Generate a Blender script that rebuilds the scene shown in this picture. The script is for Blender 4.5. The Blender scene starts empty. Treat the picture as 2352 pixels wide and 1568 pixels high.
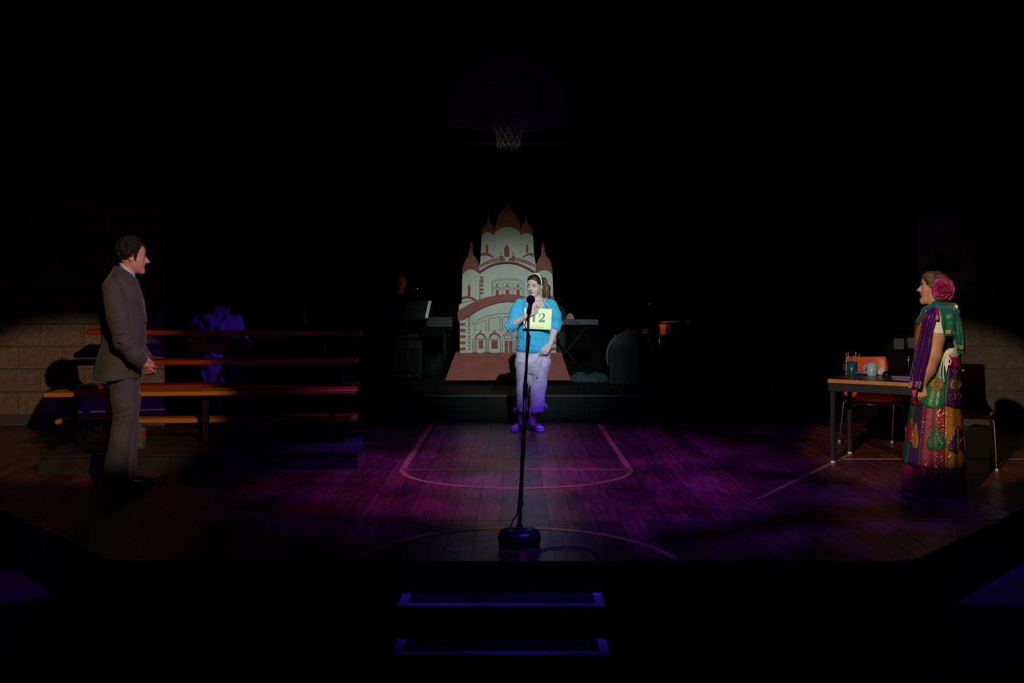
import bpy, math, random
import numpy as np
from mathutils import Vector, Matrix

random.seed(7)
SC = bpy.context.scene
COL = SC.collection

# ------------------------------------------------------------------ camera
FPX, CX, HY, H = 2200.0, 1176.0, 679.0, 1.41      # focal length in px, principal column, horizon row, eye height (m)
cam_d = bpy.data.cameras.new('camera')
cam_d.sensor_width = 36.0
cam_d.lens = FPX / 2352.0 * 36.0
cam_d.shift_y = -(784.0 - HY) / 2352.0
cam_d.clip_end = 100
cam = bpy.data.objects.new('camera', cam_d)
cam.location = (0, 0, H)
cam.rotation_euler = (math.radians(90), 0, 0)
COL.objects.link(cam)
SC.camera = cam

# ------------------------------------------------------------------ world and exposure
SC.view_settings.view_transform = 'Standard'
SC.view_settings.look = 'None'
SC.view_settings.exposure = 0.0
SC.view_settings.gamma = 1.0
SC.view_settings.use_curve_mapping = False
W = bpy.data.worlds.new('dark_house')
SC.world = W
W.use_nodes = True
W.node_tree.nodes['Background'].inputs[0].default_value = (0.6, 0.7, 1.0, 1)
W.node_tree.nodes['Background'].inputs[1].default_value = 0.0006


# ------------------------------------------------------------------ stage lamps
def spot(name, loc, target, power, color, angle, blend=0.3, size=0.05, gobo=None):
    d = bpy.data.lights.new(name, 'SPOT')
    d.energy = power
    d.color = color
    d.spot_size = math.radians(angle)
    d.spot_blend = blend
    d.shadow_soft_size = size
    if gobo:                                         # a breakup gobo in the lamp: (noise scale, low, high)
        d.use_nodes = True
        nt = d.node_tree
        em = nt.nodes['Emission']
        tc = nt.nodes.new('ShaderNodeTexCoord')
        nz = nt.nodes.new('ShaderNodeTexNoise')
        nz.inputs['Scale'].default_value = gobo[0]
        nz.inputs['Detail'].default_value = 1.5
        mr = nt.nodes.new('ShaderNodeMapRange')
        mr.inputs[1].default_value = gobo[1]
        mr.inputs[2].default_value = gobo[2]
        mr.inputs[3].default_value = 0.04
        mr.inputs[4].default_value = 1.0
        nt.links.new(tc.outputs['Normal'], nz.inputs['Vector'])
        nt.links.new(nz.outputs['Fac'], mr.inputs[0])
        nt.links.new(mr.outputs[0], em.inputs['Strength'])
    o = bpy.data.objects.new(name, d)
    o.location = loc
    o.rotation_euler = (Vector(target) - Vector(loc)).to_track_quat('-Z', 'Y').to_euler()
    COL.objects.link(o)
    return o


# front-of-house profile spots on the three actors
spot('spot_centre', (0.9, 0.0, 5.3), (0.16, 11.3, 1.17), 4000, (0.88, 1.0, 0.95), 14.6, 0.85, 0.03)
spot('spot_temple', (-0.4, 0.0, 5.2), (-0.1, 12.8, 1.9), 520, (0.95, 1.0, 0.62), 8.5, 1.0, 0.03)
spot('spot_suit', (1.5, 0.0, 4.15), (-3.12, 7.4, 0.98), 1300, (1.0, 0.64, 0.43), 13.3, 0.40, 0.03)
spot('spot_skirt', (-1.5, 0.0, 4.0), (3.0, 7.4, 0.90), 1850, (1.0, 0.74, 0.48), 13.6, 0.38, 0.03)
# coloured washes from the grid
spot('wash_purple', (0.3, 6.0, 6.2), (0.3, 7.95, 0.0), 2500, (0.20, 0.03, 1.0), 42, 0.75, 0.06, gobo=(7.0, 0.28, 0.62))
spot('wash_red', (-0.8, 6.6, 6.0), (-0.5, 7.4, 0.0), 380, (1.0, 0.12, 0.20), 32, 0.95, 0.06, gobo=(9.0, 0.42, 0.66))
spot('wash_amber', (-0.3, 6.3, 6.2), (-0.15, 7.75, 0.0), 170, (1.0, 0.50, 0.22), 24, 1.0, 0.05)
spot('wash_blue', (1.7, 5.0, 5.4), (0.8, 7.4, 0.0), 1350, (0.10, 0.03, 1.0), 62, 0.9, 0.06, gobo=(11.0, 0.40, 0.64))
spot('side_blue', (2.8, 4.6, 4.4), (-2.45, 9.3, 0.90), 480, (0.12, 0.025, 1.0), 14.5, 0.9, 0.05)
spot('white_special', (0.25, 3.0, 6.0), (0.12, 6.0, 0.0), 190, (0.9, 0.95, 1.0), 7.0, 0.5, 0.02)
spot('side_blue_right', (-1.5, 6.0, 5.2), (3.0, 10.0, 0.3), 170, (0.14, 0.03, 1.0), 15, 0.8, 0.05)
spot('rim_violet', (3.0, 5.3, 3.9), (-2.75, 6.95, 1.05), 260, (0.22, 0.08, 1.0), 15, 0.7, 0.04)
spot('house_violet', (0.6, 4.0, 5.5), (0.2, 4.9, -0.3), 24, (0.16, 0.02, 1.0), 40, 0.9, 0.05)
spot('corner_violet_left', (-3.3, 4.0, 5.4), (-3.05, 5.8, -0.35), 130, (0.34, 0.03, 1.0), 9, 0.8, 0.05)
spot('corner_violet_right', (3.3, 4.0, 5.4), (3.05, 5.75, -0.35), 60, (0.24, 0.03, 1.0), 11, 0.8, 0.05)


# ------------------------------------------------------------------ projection helpers
def P(px, py, Y):
    """point at depth Y (m) that a photo pixel looks at"""
    return Vector(((px - CX) / FPX * Y, Y, H - (py - HY) / FPX * Y))


def G(px, py, z=0.0):
    """point on the horizontal plane z that a photo pixel looks at"""
    return P(px, py, FPX * (H - z) / (py - HY))


# ------------------------------------------------------------------ materials
MATS = {}


def mat(name, color=(0.5, 0.5, 0.5), rough=0.6, metal=0.0, var=0.0, vscale=8.0, bump=0.0, bscale=60.0, spec=0.5,
        sheen=0.0, per_object=0.0, stretch=None, emit=None, trans=0.0, color2=None, coat=0.0):
    if name in MATS:
        return MATS[name]
    m = bpy.data.materials.new(name)
    m.use_nodes = True
    nt = m.node_tree
    b = nt.nodes['Principled BSDF']
    c = (*color, 1)
    b.inputs['Base Color'].default_value = c
    b.inputs['Roughness'].default_value = rough
    b.inputs['Metallic'].default_value = metal
    b.inputs['Specular IOR Level'].default_value = spec
    if coat:
        b.inputs['Coat Weight'].default_value = coat
        b.inputs['Coat Roughness'].default_value = 0.15
    if sheen:
        b.inputs['Sheen Weight'].default_value = sheen
        b.inputs['Sheen Roughness'].default_value = 0.4
    if trans:
        b.inputs['Transmission Weight'].default_value = trans
    if emit:
        b.inputs['Emission Color'].default_value = (*emit[:3], 1)
        b.inputs['Emission Strength'].default_value = emit[3]
    if var or bump or per_object:
        tc = nt.nodes.new('ShaderNodeTexCoord')
        mp = nt.nodes.new('ShaderNodeMapping')
        if stretch:
            mp.inputs['Scale'].default_value = stretch
        nt.links.new(tc.outputs['Object'], mp.inputs['Vector'])
        vec = mp.outputs['Vector']
        if per_object:
            oi = nt.nodes.new('ShaderNodeObjectInfo')
            add = nt.nodes.new('ShaderNodeVectorMath')
            add.operation = 'MULTIPLY_ADD'
            cmb = nt.nodes.new('ShaderNodeCombineXYZ')
            for i in range(3):
                nt.links.new(oi.outputs['Random'], cmb.inputs[i])
            add.inputs[1].default_value = (37, 53, 71)
            nt.links.new(cmb.outputs[0], add.inputs[0])
            nt.links.new(vec, add.inputs[2])
            vec = add.outputs[0]
    col_out = None
    if var:
        nz = nt.nodes.new('ShaderNodeTexNoise')
        nz.inputs['Scale'].default_value = vscale
        nz.inputs['Detail'].default_value = 5
        nt.links.new(vec, nz.inputs['Vector'])
        mr = nt.nodes.new('ShaderNodeMapRange')
        mr.inputs[1].default_value = 0.3
        mr.inputs[2].default_value = 0.7
        nt.links.new(nz.outputs['Fac'], mr.inputs[0])
        mx = nt.nodes.new('ShaderNodeMix')
        mx.data_type = 'RGBA'
        c2 = color2 if color2 else tuple(max(0, x * (1 - var)) for x in color)
        mx.inputs['A'].default_value = c
        mx.inputs['B'].default_value = (*c2, 1)
        nt.links.new(mr.outputs[0], mx.inputs['Factor'])
        col_out = mx.outputs['Result']
    if per_object:
        hsv = nt.nodes.new('ShaderNodeHueSaturation')
        mr2 = nt.nodes.new('ShaderNodeMapRange')
        mr2.inputs[3].default_value = 1 - per_object
        mr2.inputs[4].default_value = 1 + per_object
        nt.links.new(oi.outputs['Random'], mr2.inputs[0])
        nt.links.new(mr2.outputs[0], hsv.inputs['Value'])
        if col_out:
            nt.links.new(col_out, hsv.inputs['Color'])
        else:
            hsv.inputs['Color'].default_value = c
        col_out = hsv.outputs['Color']
    if col_out:
        nt.links.new(col_out, b.inputs['Base Color'])
    if bump:
        nb = nt.nodes.new('ShaderNodeTexNoise')
        nb.inputs['Scale'].default_value = bscale
        nb.inputs['Detail'].default_value = 4
        nt.links.new(vec, nb.inputs['Vector'])
        bp = nt.nodes.new('ShaderNodeBump')
        bp.inputs['Strength'].default_value = bump
        bp.inputs['Distance'].default_value = 0.02
        nt.links.new(nb.outputs['Fac'], bp.inputs['Height'])
        nt.links.new(bp.outputs[0], b.inputs['Normal'])
    MATS[name] = m
    return m


def glitter(name, color, amount=0.12, scale=420.0, fleck=(1.0, 0.82, 0.45), rough=0.55):
    """woven cloth sewn with tiny tilted sequins"""
    if name in MATS:
        return MATS[name]
    m = mat(name, color, rough, var=0.45, vscale=90, bump=0.3, bscale=300)
    nt = m.node_tree
    b = nt.nodes['Principled BSDF']
    tc = nt.nodes.new('ShaderNodeTexCoord')
    vo = nt.nodes.new('ShaderNodeTexVoronoi')
    vo.inputs['Scale'].default_value = scale
    nt.links.new(tc.outputs['Object'], vo.inputs['Vector'])
    sep = nt.nodes.new('ShaderNodeSeparateColor')
    nt.links.new(vo.outputs['Color'], sep.inputs[0])
    lt = nt.nodes.new('ShaderNodeMath')
    lt.operation = 'LESS_THAN'
    lt.inputs[1].default_value = amount
    nt.links.new(sep.outputs[0], lt.inputs[0])
    old = b.inputs['Base Color'].links[0].from_socket
    mx = nt.nodes.new('ShaderNodeMix')
    mx.data_type = 'RGBA'
    nt.links.new(lt.outputs[0], mx.inputs['Factor'])
    nt.links.new(old, mx.inputs['A'])
    mx.inputs['B'].default_value = (*fleck, 1)
    nt.links.new(mx.outputs['Result'], b.inputs['Base Color'])
    nt.links.new(lt.outputs[0], b.inputs['Metallic'])
    mr = nt.nodes.new('ShaderNodeMapRange')
    mr.inputs[3].default_value = rough
    mr.inputs[4].default_value = 0.28
    nt.links.new(lt.outputs[0], mr.inputs[0])
    nt.links.new(mr.outputs[0], b.inputs['Roughness'])
    ge = nt.nodes.new('ShaderNodeNewGeometry')
    sb = nt.nodes.new('ShaderNodeVectorMath')
    sb.operation = 'SUBTRACT'
    nt.links.new(vo.outputs['Color'], sb.inputs[0])
    sb.inputs[1].default_value = (0.5, 0.5, 0.5)
    sc = nt.nodes.new('ShaderNodeVectorMath')
    sc.operation = 'SCALE'
    nt.links.new(sb.outputs[0], sc.inputs[0])
    ml = nt.nodes.new('ShaderNodeMath')
    ml.operation = 'MULTIPLY'
    ml.inputs[1].default_value = 0.9
    nt.links.new(lt.outputs[0], ml.inputs[0])
    nt.links.new(ml.outputs[0], sc.inputs['Scale'])
    ad = nt.nodes.new('ShaderNodeVectorMath')
    nt.links.new(ge.outputs['Normal'], ad.inputs[0])
    nt.links.new(sc.outputs[0], ad.inputs[1])
    nm = nt.nodes.new('ShaderNodeVectorMath')
    nm.operation = 'NORMALIZE'
    nt.links.new(ad.outputs[0], nm.inputs[0])
    nt.links.new(nm.outputs[0], b.inputs['Normal'])
    return m


# ------------------------------------------------------------------ objects
BASE = {}
WARP = None            # (x, y, angle, sx): turns a figure that was laid out facing across the view about its own foot point


def warp(v):
    if WARP is None:
        return v
    x0, y0, a, sx = WARP
    v = np.array(v, dtype=np.float64)
    x, y = (v[:, 0] - x0) * sx, v[:, 1] - y0
    v[:, 0], v[:, 1] = x0 + x * math.cos(a) - y * math.sin(a), y0 + x * math.sin(a) + y * math.cos(a)
    return v


def link(o, parent=None):
    COL.objects.link(o)
    if parent is not None:
        o.parent = parent
    return o


def tag(o, label=None, cat=None, group=None, kind=None):
    if label:
        o['label'] = label
    if cat:
        o['category'] = cat
    if group:
        o['group'] = group
    if kind:
        o['kind'] = kind
    return o


def thing(name, label, cat, base, group=None):
    o = bpy.data.objects.new(name, None)
    o.empty_display_size = 0.1
    o.location = base
    BASE[o.name] = Vector(base)
    link(o)
    return tag(o, label, cat, group)


def mesh_obj(name, verts, faces, material, parent=None, smooth=False, base=None, label=None):
    """verts are world positions; the origin becomes the parent's base (or `base`, or the mesh's own foot)"""
    v = warp(np.array([tuple(p) for p in verts], dtype=np.float64))
    if parent is not None:
        b = np.array(BASE[parent.name])
    elif base is not None:
        b = np.array(base)
    else:
        b = np.array([(v[:, 0].min() + v[:, 0].max()) / 2, (v[:, 1].min() + v[:, 1].max()) / 2, v[:, 2].min()])
    me = bpy.data.meshes.new(name)
    me.from_pydata((v - b).tolist(), [], [tuple(f) for f in faces])
    me.materials.append(material)
    if smooth:
        me.polygons.foreach_set('use_smooth', [True] * len(me.polygons))
    me.update()
    o = bpy.data.objects.new(name, me)
    if parent is None:
        o.location = b
    BASE[o.name] = Vector(b)
    link(o, parent)
    if label:
        o['label'] = label
    return o


class MB:
    """collects shapes of ONE part"""

    def __init__(s):
        s.v, s.f = [], []

    def add(s, v, f):
        n = len(s.v)
        s.v += [tuple(p) for p in v]
        s.f += [tuple(i + n for i in q) for q in f]
        return s

    def box(s, lo, hi, R=None, c=None, bev=0.0):
        x0, y0, z0 = lo
        x1, y1, z1 = hi
        if bev > 0:
            v, f = bevel_box(lo, hi, bev)
        else:
            v = [(x0, y0, z0), (x1, y0, z0), (x1, y1, z0), (x0, y1, z0), (x0, y0, z1), (x1, y0, z1), (x1, y1, z1), (x0, y1, z1)]
            f = [(0, 3, 2, 1), (4, 5, 6, 7), (0, 1, 5, 4), (1, 2, 6, 5), (2, 3, 7, 6), (3, 0, 4, 7)]
        if R is not None:
            c = Vector(c)
            v = [R @ (Vector(p)) + c for p in v]
        return s.add(v, f)

    def hexa(s, bottom, top):
        v = list(bottom) + list(top)
        return s.add(v, [(0, 3, 2, 1), (4, 5, 6, 7), (0, 1, 5, 4), (1, 2, 6, 5), (2, 3, 7, 6), (3, 0, 4, 7)])

    def tube(s, pts, r, n=10, closed=False, cap=True):
        pts = [Vector(p) for p in pts]
        m = len(pts)
        rs = r if isinstance(r, (list, tuple)) else [r] * m
        v, f = [], []
        up = Vector((0, 0, 1))
        prev = None
        for i, p in enumerate(pts):
            if closed:
                t = pts[(i + 1) % m] - pts[i - 1]
            else:
                t = pts[min(i + 1, m - 1)] - pts[max(i - 1, 0)]
            t = t.normalized() if t.length > 1e-9 else Vector((0, 0, 1))
            if prev is None:
                a = t.cross(up)
                if a.length < 1e-3:
                    a = t.cross(Vector((1, 0, 0)))
            else:
                a = prev - t * prev.dot(t)
            a.normalize()
            prev = a
            b = t.cross(a)
            for k in range(n):
                an = 2 * math.pi * k / n
                v.append(p + (a * math.cos(an) + b * math.sin(an)) * rs[i])
        for i in range(m if closed else m - 1):
            j = (i + 1) % m
            for k in range(n):
                k2 = (k + 1) % n
                f.append((i * n + k, i * n + k2, j * n + k2, j * n + k))
        if not closed and cap:
            f.append(tuple(range(n - 1, -1, -1)))
            f.append(tuple((m - 1) * n + k for k in range(n)))
        return s.add(v, f)

    def lathe(s, prof, c, n=24, R=None, cap=True):
        """prof: (radius, height) from bottom to top about the local z axis"""
        c = Vector(c)
        v, f = [], []
        for (r, z) in prof:
            for k in range(n):
                an = 2 * math.pi * k / n
                p = Vector((r * math.cos(an), r * math.sin(an), z))
                v.append((R @ p if R is not None else p) + c)
        m = len(prof)
        for i in range(m - 1):
            for k in range(n):
                k2 = (k + 1) % n
                f.append((i * n + k, i * n + k2, (i + 1) * n + k2, (i + 1) * n + k))
        if cap:
            f.append(tuple(range(n - 1, -1, -1)))
            f.append(tuple((m - 1) * n + k for k in range(n)))
        return s.add(v, f)

    def ell(s, c, r, R=None, nu=16, nv=10):
        c = Vector(c)
        v = []
        f = []
        for j in range(nv + 1):
            th = math.pi * j / nv
            for i in range(nu):
                ph = 2 * math.pi * i / nu
                p = Vector((r[0] * math.sin(th) * math.cos(ph), r[1] * math.sin(th) * math.sin(ph), -r[2] * math.cos(th)))
                v.append((R @ p if R is not None else p) + c)
        for j in range(nv):
            for i in range(nu):
                i2 = (i + 1) % nu
                f.append((j * nu + i, j * nu + i2, (j + 1) * nu + i2, (j + 1) * nu + i))
        return s.add(v, f)

    def prism(s, poly, o, ux, uy, un, t0, t1):
        """extrude a 2D polygon: point = o + x*ux + y*uy + n*un, n from t0 to t1"""
        o, ux, uy, un = Vector(o), Vector(ux), Vector(uy), Vector(un)
        n = len(poly)
        a = 0
        for i in range(n):
            x1, y1 = poly[i]
            x2, y2 = poly[(i + 1) % n]
            a += x1 * y2 - x2 * y1
        pl = list(poly) if a > 0 else list(reversed(poly))
        v = [o + ux * x + uy * y + un * t0 for x, y in pl] + [o + ux * x + uy * y + un * t1 for x, y in pl]
        f = [tuple(range(n - 1, -1, -1)), tuple(range(n, 2 * n))]
        f += [(i, (i + 1) % n, n + (i + 1) % n, n + i) for i in range(n)]
        return s.add(v, f)

    def build(s, name, material, parent=None, smooth=False, base=None, label=None):
        return mesh_obj(name, s.v, s.f, material, parent, smooth, base, label)


def bevel_box(lo, hi, b):
    xs, ys, zs = (lo[0], hi[0]), (lo[1], hi[1]), (lo[2], hi[2])
    v, idx = [], {}
    for i in (0, 1):
        for j in (0, 1):
            for k in (0, 1):
                for ax in range(3):
                    p = [xs[i], ys[j], zs[k]]
                    s = [1 if i == 0 else -1, 1 if j == 0 else -1, 1 if k == 0 else -1]
                    for a in range(3):
                        if a != ax:
                            p[a] += s[a] * b
                    idx[(i, j, k, ax)] = len(v)
                    v.append(tuple(p))
    f = []
    for ax in range(3):
        o1, o2 = [(1, 2), (2, 0), (0, 1)][ax]
        for sd in (0, 1):
            q = []
            for (p1, p2) in ((0, 0), (1, 0), (1, 1), (0, 1)):
                c = [0, 0, 0]
                c[ax], c[o1], c[o2] = sd, p1, p2
                q.append(idx[(c[0], c[1], c[2], ax)])
            f.append(tuple(q) if sd else tuple(reversed(q)))
    for ax in range(3):                      # edges along ax
        o1, o2 = [(1, 2), (2, 0), (0, 1)][ax]
        for p1 in (0, 1):
            for p2 in (0, 1):
                c0, c1 = [0, 0, 0], [0, 0, 0]
                c0[o1] = c1[o1] = p1
                c0[o2] = c1[o2] = p2
                c1[ax] = 1
                q = (idx[(*c0, o1)], idx[(*c1, o1)], idx[(*c1, o2)], idx[(*c0, o2)])
                f.append(q if (p1 + p2) % 2 == 0 else tuple(reversed(q)))
    for i in (0, 1):
        for j in (0, 1):
            for k in (0, 1):
                q = tuple(idx[(i, j, k, a)] for a in range(3))
                f.append(q if (i + j + k) % 2 == 0 else tuple(reversed(q)))
    return v, f


def rotz(a):
    return Matrix.Rotation(a, 3, 'Z')


def frame(d, up=(0, 0, 1)):
    """matrix whose Y axis is d and whose Z axis is close to up"""
    y = Vector(d).normalized()
    z = Vector(up) - y * Vector(up).dot(y)
    z.normalize()
    x = y.cross(z)
    return Matrix((x, y, z)).transposed()


def catmull(keys, n):
    """smooth resampling of a list of equal-length tuples"""
    k = np.array(keys, dtype=float)
    m = len(k)
    t = np.linspace(0, m - 1, n)
    out = []
    for x in t:
        i = min(int(x), m - 2)
        u = x - i
        p0, p1, p2, p3 = k[max(i - 1, 0)], k[i], k[i + 1], k[min(i + 2, m - 1)]
        out.append(0.5 * ((2 * p1) + (-p0 + p2) * u + (2 * p0 - 5 * p1 + 4 * p2 - p3) * u * u + (-p0 + 3 * p1 - 3 * p2 + p3) * u ** 3))
    return np.array(out)


def text_obj(name, s, size, o, ux, uy, material, parent, thick=0.0006, width=None):
    """flat lettering laid on a surface: baseline origin o, right ux, up uy"""
    cu = bpy.data.curves.new(name, 'FONT')
    cu.body = s
    cu.size = size
    cu.extrude = thick
    tmp = bpy.data.objects.new('tmp', cu)
    COL.objects.link(tmp)
    dg = bpy.context.evaluated_depsgraph_get()
    me = bpy.data.meshes.new_from_object(tmp.evaluated_get(dg))
    bpy.data.objects.remove(tmp)
    ux, uy = Vector(ux).normalized(), Vector(uy).normalized()
    un = ux.cross(uy)
    xs = [v.co.x for v in me.vertices]
    k = (width / (max(xs) - min(xs))) if width else 1.0
    v = [Vector(o) + ux * ((p.co.x - min(xs)) * k) + uy * p.co.y + un * p.co.z for p in me.vertices]
    f = [tuple(q.vertices) for q in me.polygons]
    bpy.data.meshes.remove(me)
    return mesh_obj(name, v, f, material, parent)


def cloth(name, edge_a, edge_b, material, parent, n=24, m=14, fold=0.0, waves=3, out=(0, -1, 0), thick=0.004, puff=0.0, phase=0.0):
    """a draped strip between two edges (world points), with pleats running along its length and a real thickness"""
    A = catmull([tuple(p) for p in edge_a], n)
    B = catmull([tuple(p) for p in edge_b], n)
    out = np.array(out, dtype=float)
    V = []
    for side in (0, 1):
        for i in range(n):
            for j in range(m):
                t = j / (m - 1)
                p = A[i] * (1 - t) + B[i] * t
                w = fold * (math.sin(2 * math.pi * waves * t + phase + 1.3 * i / n) + 0.45 * math.sin(2 * math.pi * waves * 1.7 * t + 2.1 - 2.4 * i / n) + 0.25 * math.sin(9.0 * i / n + 5 * t)) * min(1, 0.35 + i / n)
                p = p + out * (w + puff * math.sin(math.pi * t)) - out * thick * side
                V.append(tuple(p))
    q = []
    nm = n * m
    for i in range(n - 1):
        for j in range(m - 1):
            a = i * m + j
            q.append((a, a + 1, a + m + 1, a + m))
            q.append((nm + a, nm + a + m, nm + a + m + 1, nm + a + 1))
    rim = [(0 * m + j) for j in range(m)] + [i * m + m - 1 for i in range(1, n)] + [(n - 1) * m + j for j in range(m - 2, -1, -1)] + [i * m for i in range(n - 2, 0, -1)]
    for i in range(len(rim)):
        a, b = rim[i], rim[(i + 1) % len(rim)]
        q.append((b, a, nm + a, nm + b))
    return mesh_obj(name, V, q, material, parent, smooth=True)


# ------------------------------------------------------------------ distance-field modelling for bodies, clothes and hair
class Field:
    def __init__(s, lo, hi, res):
        s.lo = np.array(lo, dtype=np.float32)
        s.res = res
        s.n = np.ceil((np.array(hi) - np.array(lo)) / res).astype(int) + 1
        s.F = np.full(s.n, 1.0, dtype=np.float32)

    def _sl(s, lo, hi):
        a = np.clip(np.floor((np.array(lo) - s.lo) / s.res).astype(int), 0, s.n - 1)
        b = np.clip(np.ceil((np.array(hi) - s.lo) / s.res).astype(int) + 1, 0, s.n)
        if (b <= a).any():
            return None, None
        g = [(np.arange(a[i], b[i]) * s.res + s.lo[i]).astype(np.float32) for i in range(3)]
        return (slice(a[0], b[0]), slice(a[1], b[1]), slice(a[2], b[2])), (g[0][:, None, None], g[1][None, :, None], g[2][None, None, :])

    def _put(s, sl, d, k, op):
        f = s.F[sl]
        if op == 'add':
            if k <= 0:
                s.F[sl] = np.minimum(f, d)
            else:
                h = np.clip(0.5 + 0.5 * (d - f) / k, 0, 1)
                s.F[sl] = d + (f - d) * h - k * h * (1 - h)
        else:
            d = -d
            if k <= 0:
                s.F[sl] = np.maximum(f, d)
            else:
                h = np.clip(0.5 - 0.5 * (d - f) / k, 0, 1)
                s.F[sl] = d + (f - d) * h + k * h * (1 - h)

    def cap(s, a, b, ra, rb=None, k=0.01, op='add', flat=None):
        a, b = np.array(a, dtype=np.float32), np.array(b, dtype=np.float32)
        rb = ra if rb is None else rb
        R = max(ra, rb) + k + 3 * s.res
        sl, g = s._sl(np.minimum(a, b) - R, np.maximum(a, b) + R)
        if sl is None:
            return s
        ba = b - a
        L = float(ba @ ba) + 1e-9
        px, py, pz = g[0] - a[0], g[1] - a[1], g[2] - a[2]
        t = np.clip((px * ba[0] + py * ba[1] + pz * ba[2]) / L, 0, 1)
        qx, qy, qz = px - t * ba[0], py - t * ba[1], pz - t * ba[2]
        d2 = qx * qx + qy * qy + qz * qz
        if flat is not None:                       # (axis, factor > 1): squeeze along the axis
            n = np.array(flat[0], dtype=np.float32)
            n = n / np.linalg.norm(n)
            c = qx * n[0] + qy * n[1] + qz * n[2]
            d2 = d2 + c * c * (flat[1] ** 2 - 1)
        s._put(sl, np.sqrt(d2) - (ra + (rb - ra) * t), k, op)
        return s

    def chain(s, pts, rs, k=0.01, flat=None):
        for i in range(len(pts) - 1):
            s.cap(pts[i], pts[i + 1], rs[i], rs[i + 1], k, flat=flat)
        return s

    def ell(s, c, r, R=None, k=0.01, op='add'):
        c = np.array(c, dtype=np.float32)
        m = max(r) + k + 3 * s.res
        sl, g = s._sl(c - m, c + m)
        if sl is None:
            return s
        x, y, z = g[0] - c[0], g[1] - c[1], g[2] - c[2]
        if R is not None:
            M = np.array(R, dtype=np.float32)      # columns are local axes
            x, y, z = (x * M[0, 0] + y * M[1, 0] + z * M[2, 0], x * M[0, 1] + y * M[1, 1] + z * M[2, 1], x * M[0, 2] + y * M[1, 2] + z * M[2, 2])
        k0 = np.sqrt((x / r[0]) ** 2 + (y / r[1]) ** 2 + (z / r[2]) ** 2)
        k1 = np.sqrt((x / r[0] ** 2) ** 2 + (y / r[1] ** 2) ** 2 + (z / r[2] ** 2) ** 2) + 1e-6
        s._put(sl, k0 * (k0 - 1) / k1, k, op)
        return s

    def column(s, keys, k=0.01, op='add', pw=2.0, inset=0.0):
        """upright lofted volume; keys (z, cx, cy, rx, ry) listed from top to bottom or bottom to top"""
        K = np.array(sorted(keys), dtype=float)
        S = catmull(K, 60)
        S[:, 3:] -= inset
        z0, z1 = S[0, 0], S[-1, 0]
        rx, ry = S[:, 3].max(), S[:, 4].max()
        m = k + 3 * s.res
        sl, g = s._sl((S[:, 1].min() - rx - m, S[:, 2].min() - ry - m, z0 - m), (S[:, 1].max() + rx + m, S[:, 2].max() + ry + m, z1 + m))
        if sl is None:
            return s
        z = g[2][0, 0]
        c = [np.interp(z, S[:, 0], S[:, i]).astype(np.float32)[None, None, :] for i in range(1, 5)]
        x, y = g[0] - c[0], g[1] - c[1]
        ax, ay = np.abs(x / c[2]), np.abs(y / c[3])
        k0 = (ax ** pw + ay ** pw) ** (1 / pw)
        k1 = np.sqrt((x / c[2] ** 2) ** 2 + (y / c[3] ** 2) ** 2) + 1e-6
        d = (k0 - 1) * np.minimum(np.maximum(k0, 0.3) / k1, 2.0)
        d = np.maximum(d, np.maximum(z0 - g[2], g[2] - z1))
        s._put(sl, d.astype(np.float32), k, op)
        return s

    def half(s, p, n, k=0.004, lo=None, hi=None):
        """cut away everything on the side the normal n points to"""
        sl, g = s._sl(s.lo if lo is None else lo, (s.lo + s.n * s.res) if hi is None else hi)
        p, n = np.array(p), np.array(n) / np.linalg.norm(n)
        d = -((g[0] - p[0]) * n[0] + (g[1] - p[1]) * n[1] + (g[2] - p[2]) * n[2])
        s._put(sl, d.astype(np.float32), k, 'sub')
        return s

    def ripple(s, amp, freqs, seed=0, lo=None, hi=None):
        """soft cloth folds: sums of sine sheets; freqs are (kx, ky, kz) vectors in rad/m"""
        sl, g = s._sl(s.lo if lo is None else lo, (s.lo + s.n * s.res) if hi is None else hi)
        rs = np.random.RandomState(seed)
        d = 0
        for f in freqs:
            ph = rs.rand() * 6.28
            w = np.sin(1.7 * (g[0] * f[1] * 0.15 + g[2] * f[0] * 0.1) + ph)
            d = d + np.sin(g[0] * f[0] + g[1] * f[1] + g[2] * f[2] + ph * 3 + 1.2 * w)
        s.F[sl] += (amp * d).astype(np.float32)
        return s

    def minus(s, other, off=0.0):
        """hollow out another field of the same grid"""
        s.F = np.maximum(s.F, -(other.F - off))
        return s

    def mesh(s, name, material, parent=None, base=None, label=None):
        F, n = s.F, s.n
        F[0], F[-1] = 1, 1
        F[:, 0], F[:, -1] = 1, 1
        F[:, :, 0], F[:, :, -1] = 1, 1
        S = F < 0
        cnt = np.zeros(n - 1, dtype=np.int8)
        for i in (0, 1):
            for j in (0, 1):
                for k in (0, 1):
                    cnt += S[i:n[0] - 1 + i, j:n[1] - 1 + j, k:n[2] - 1 + k]
        act = np.argwhere((cnt > 0) & (cnt < 8))
        ids = np.full(n - 1, -1, dtype=np.int32)
        ids[act[:, 0], act[:, 1], act[:, 2]] = np.arange(len(act))
        pos = np.zeros((len(act), 3))
        num = np.zeros(len(act))
        for ax in range(3):
            o1, o2 = [(1, 2), (0, 2), (0, 1)][ax]
            for p in (0, 1):
                for q in (0, 1):
                    a = act.copy()
                    a[:, o1] += p
                    a[:, o2] += q
                    b = a.copy()
                    b[:, ax] += 1
                    fa, fb = F[a[:, 0], a[:, 1], a[:, 2]], F[b[:, 0], b[:, 1], b[:, 2]]
                    mk = (fa < 0) != (fb < 0)
                    t = fa[mk] / (fa[mk] - fb[mk])
                    pt = a[mk].astype(float)
                    pt[:, ax] += t
                    pos[mk] += pt
                    num[mk] += 1
        pos = warp(pos / num[:, None] * s.res + s.lo)
        Q = []
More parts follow.
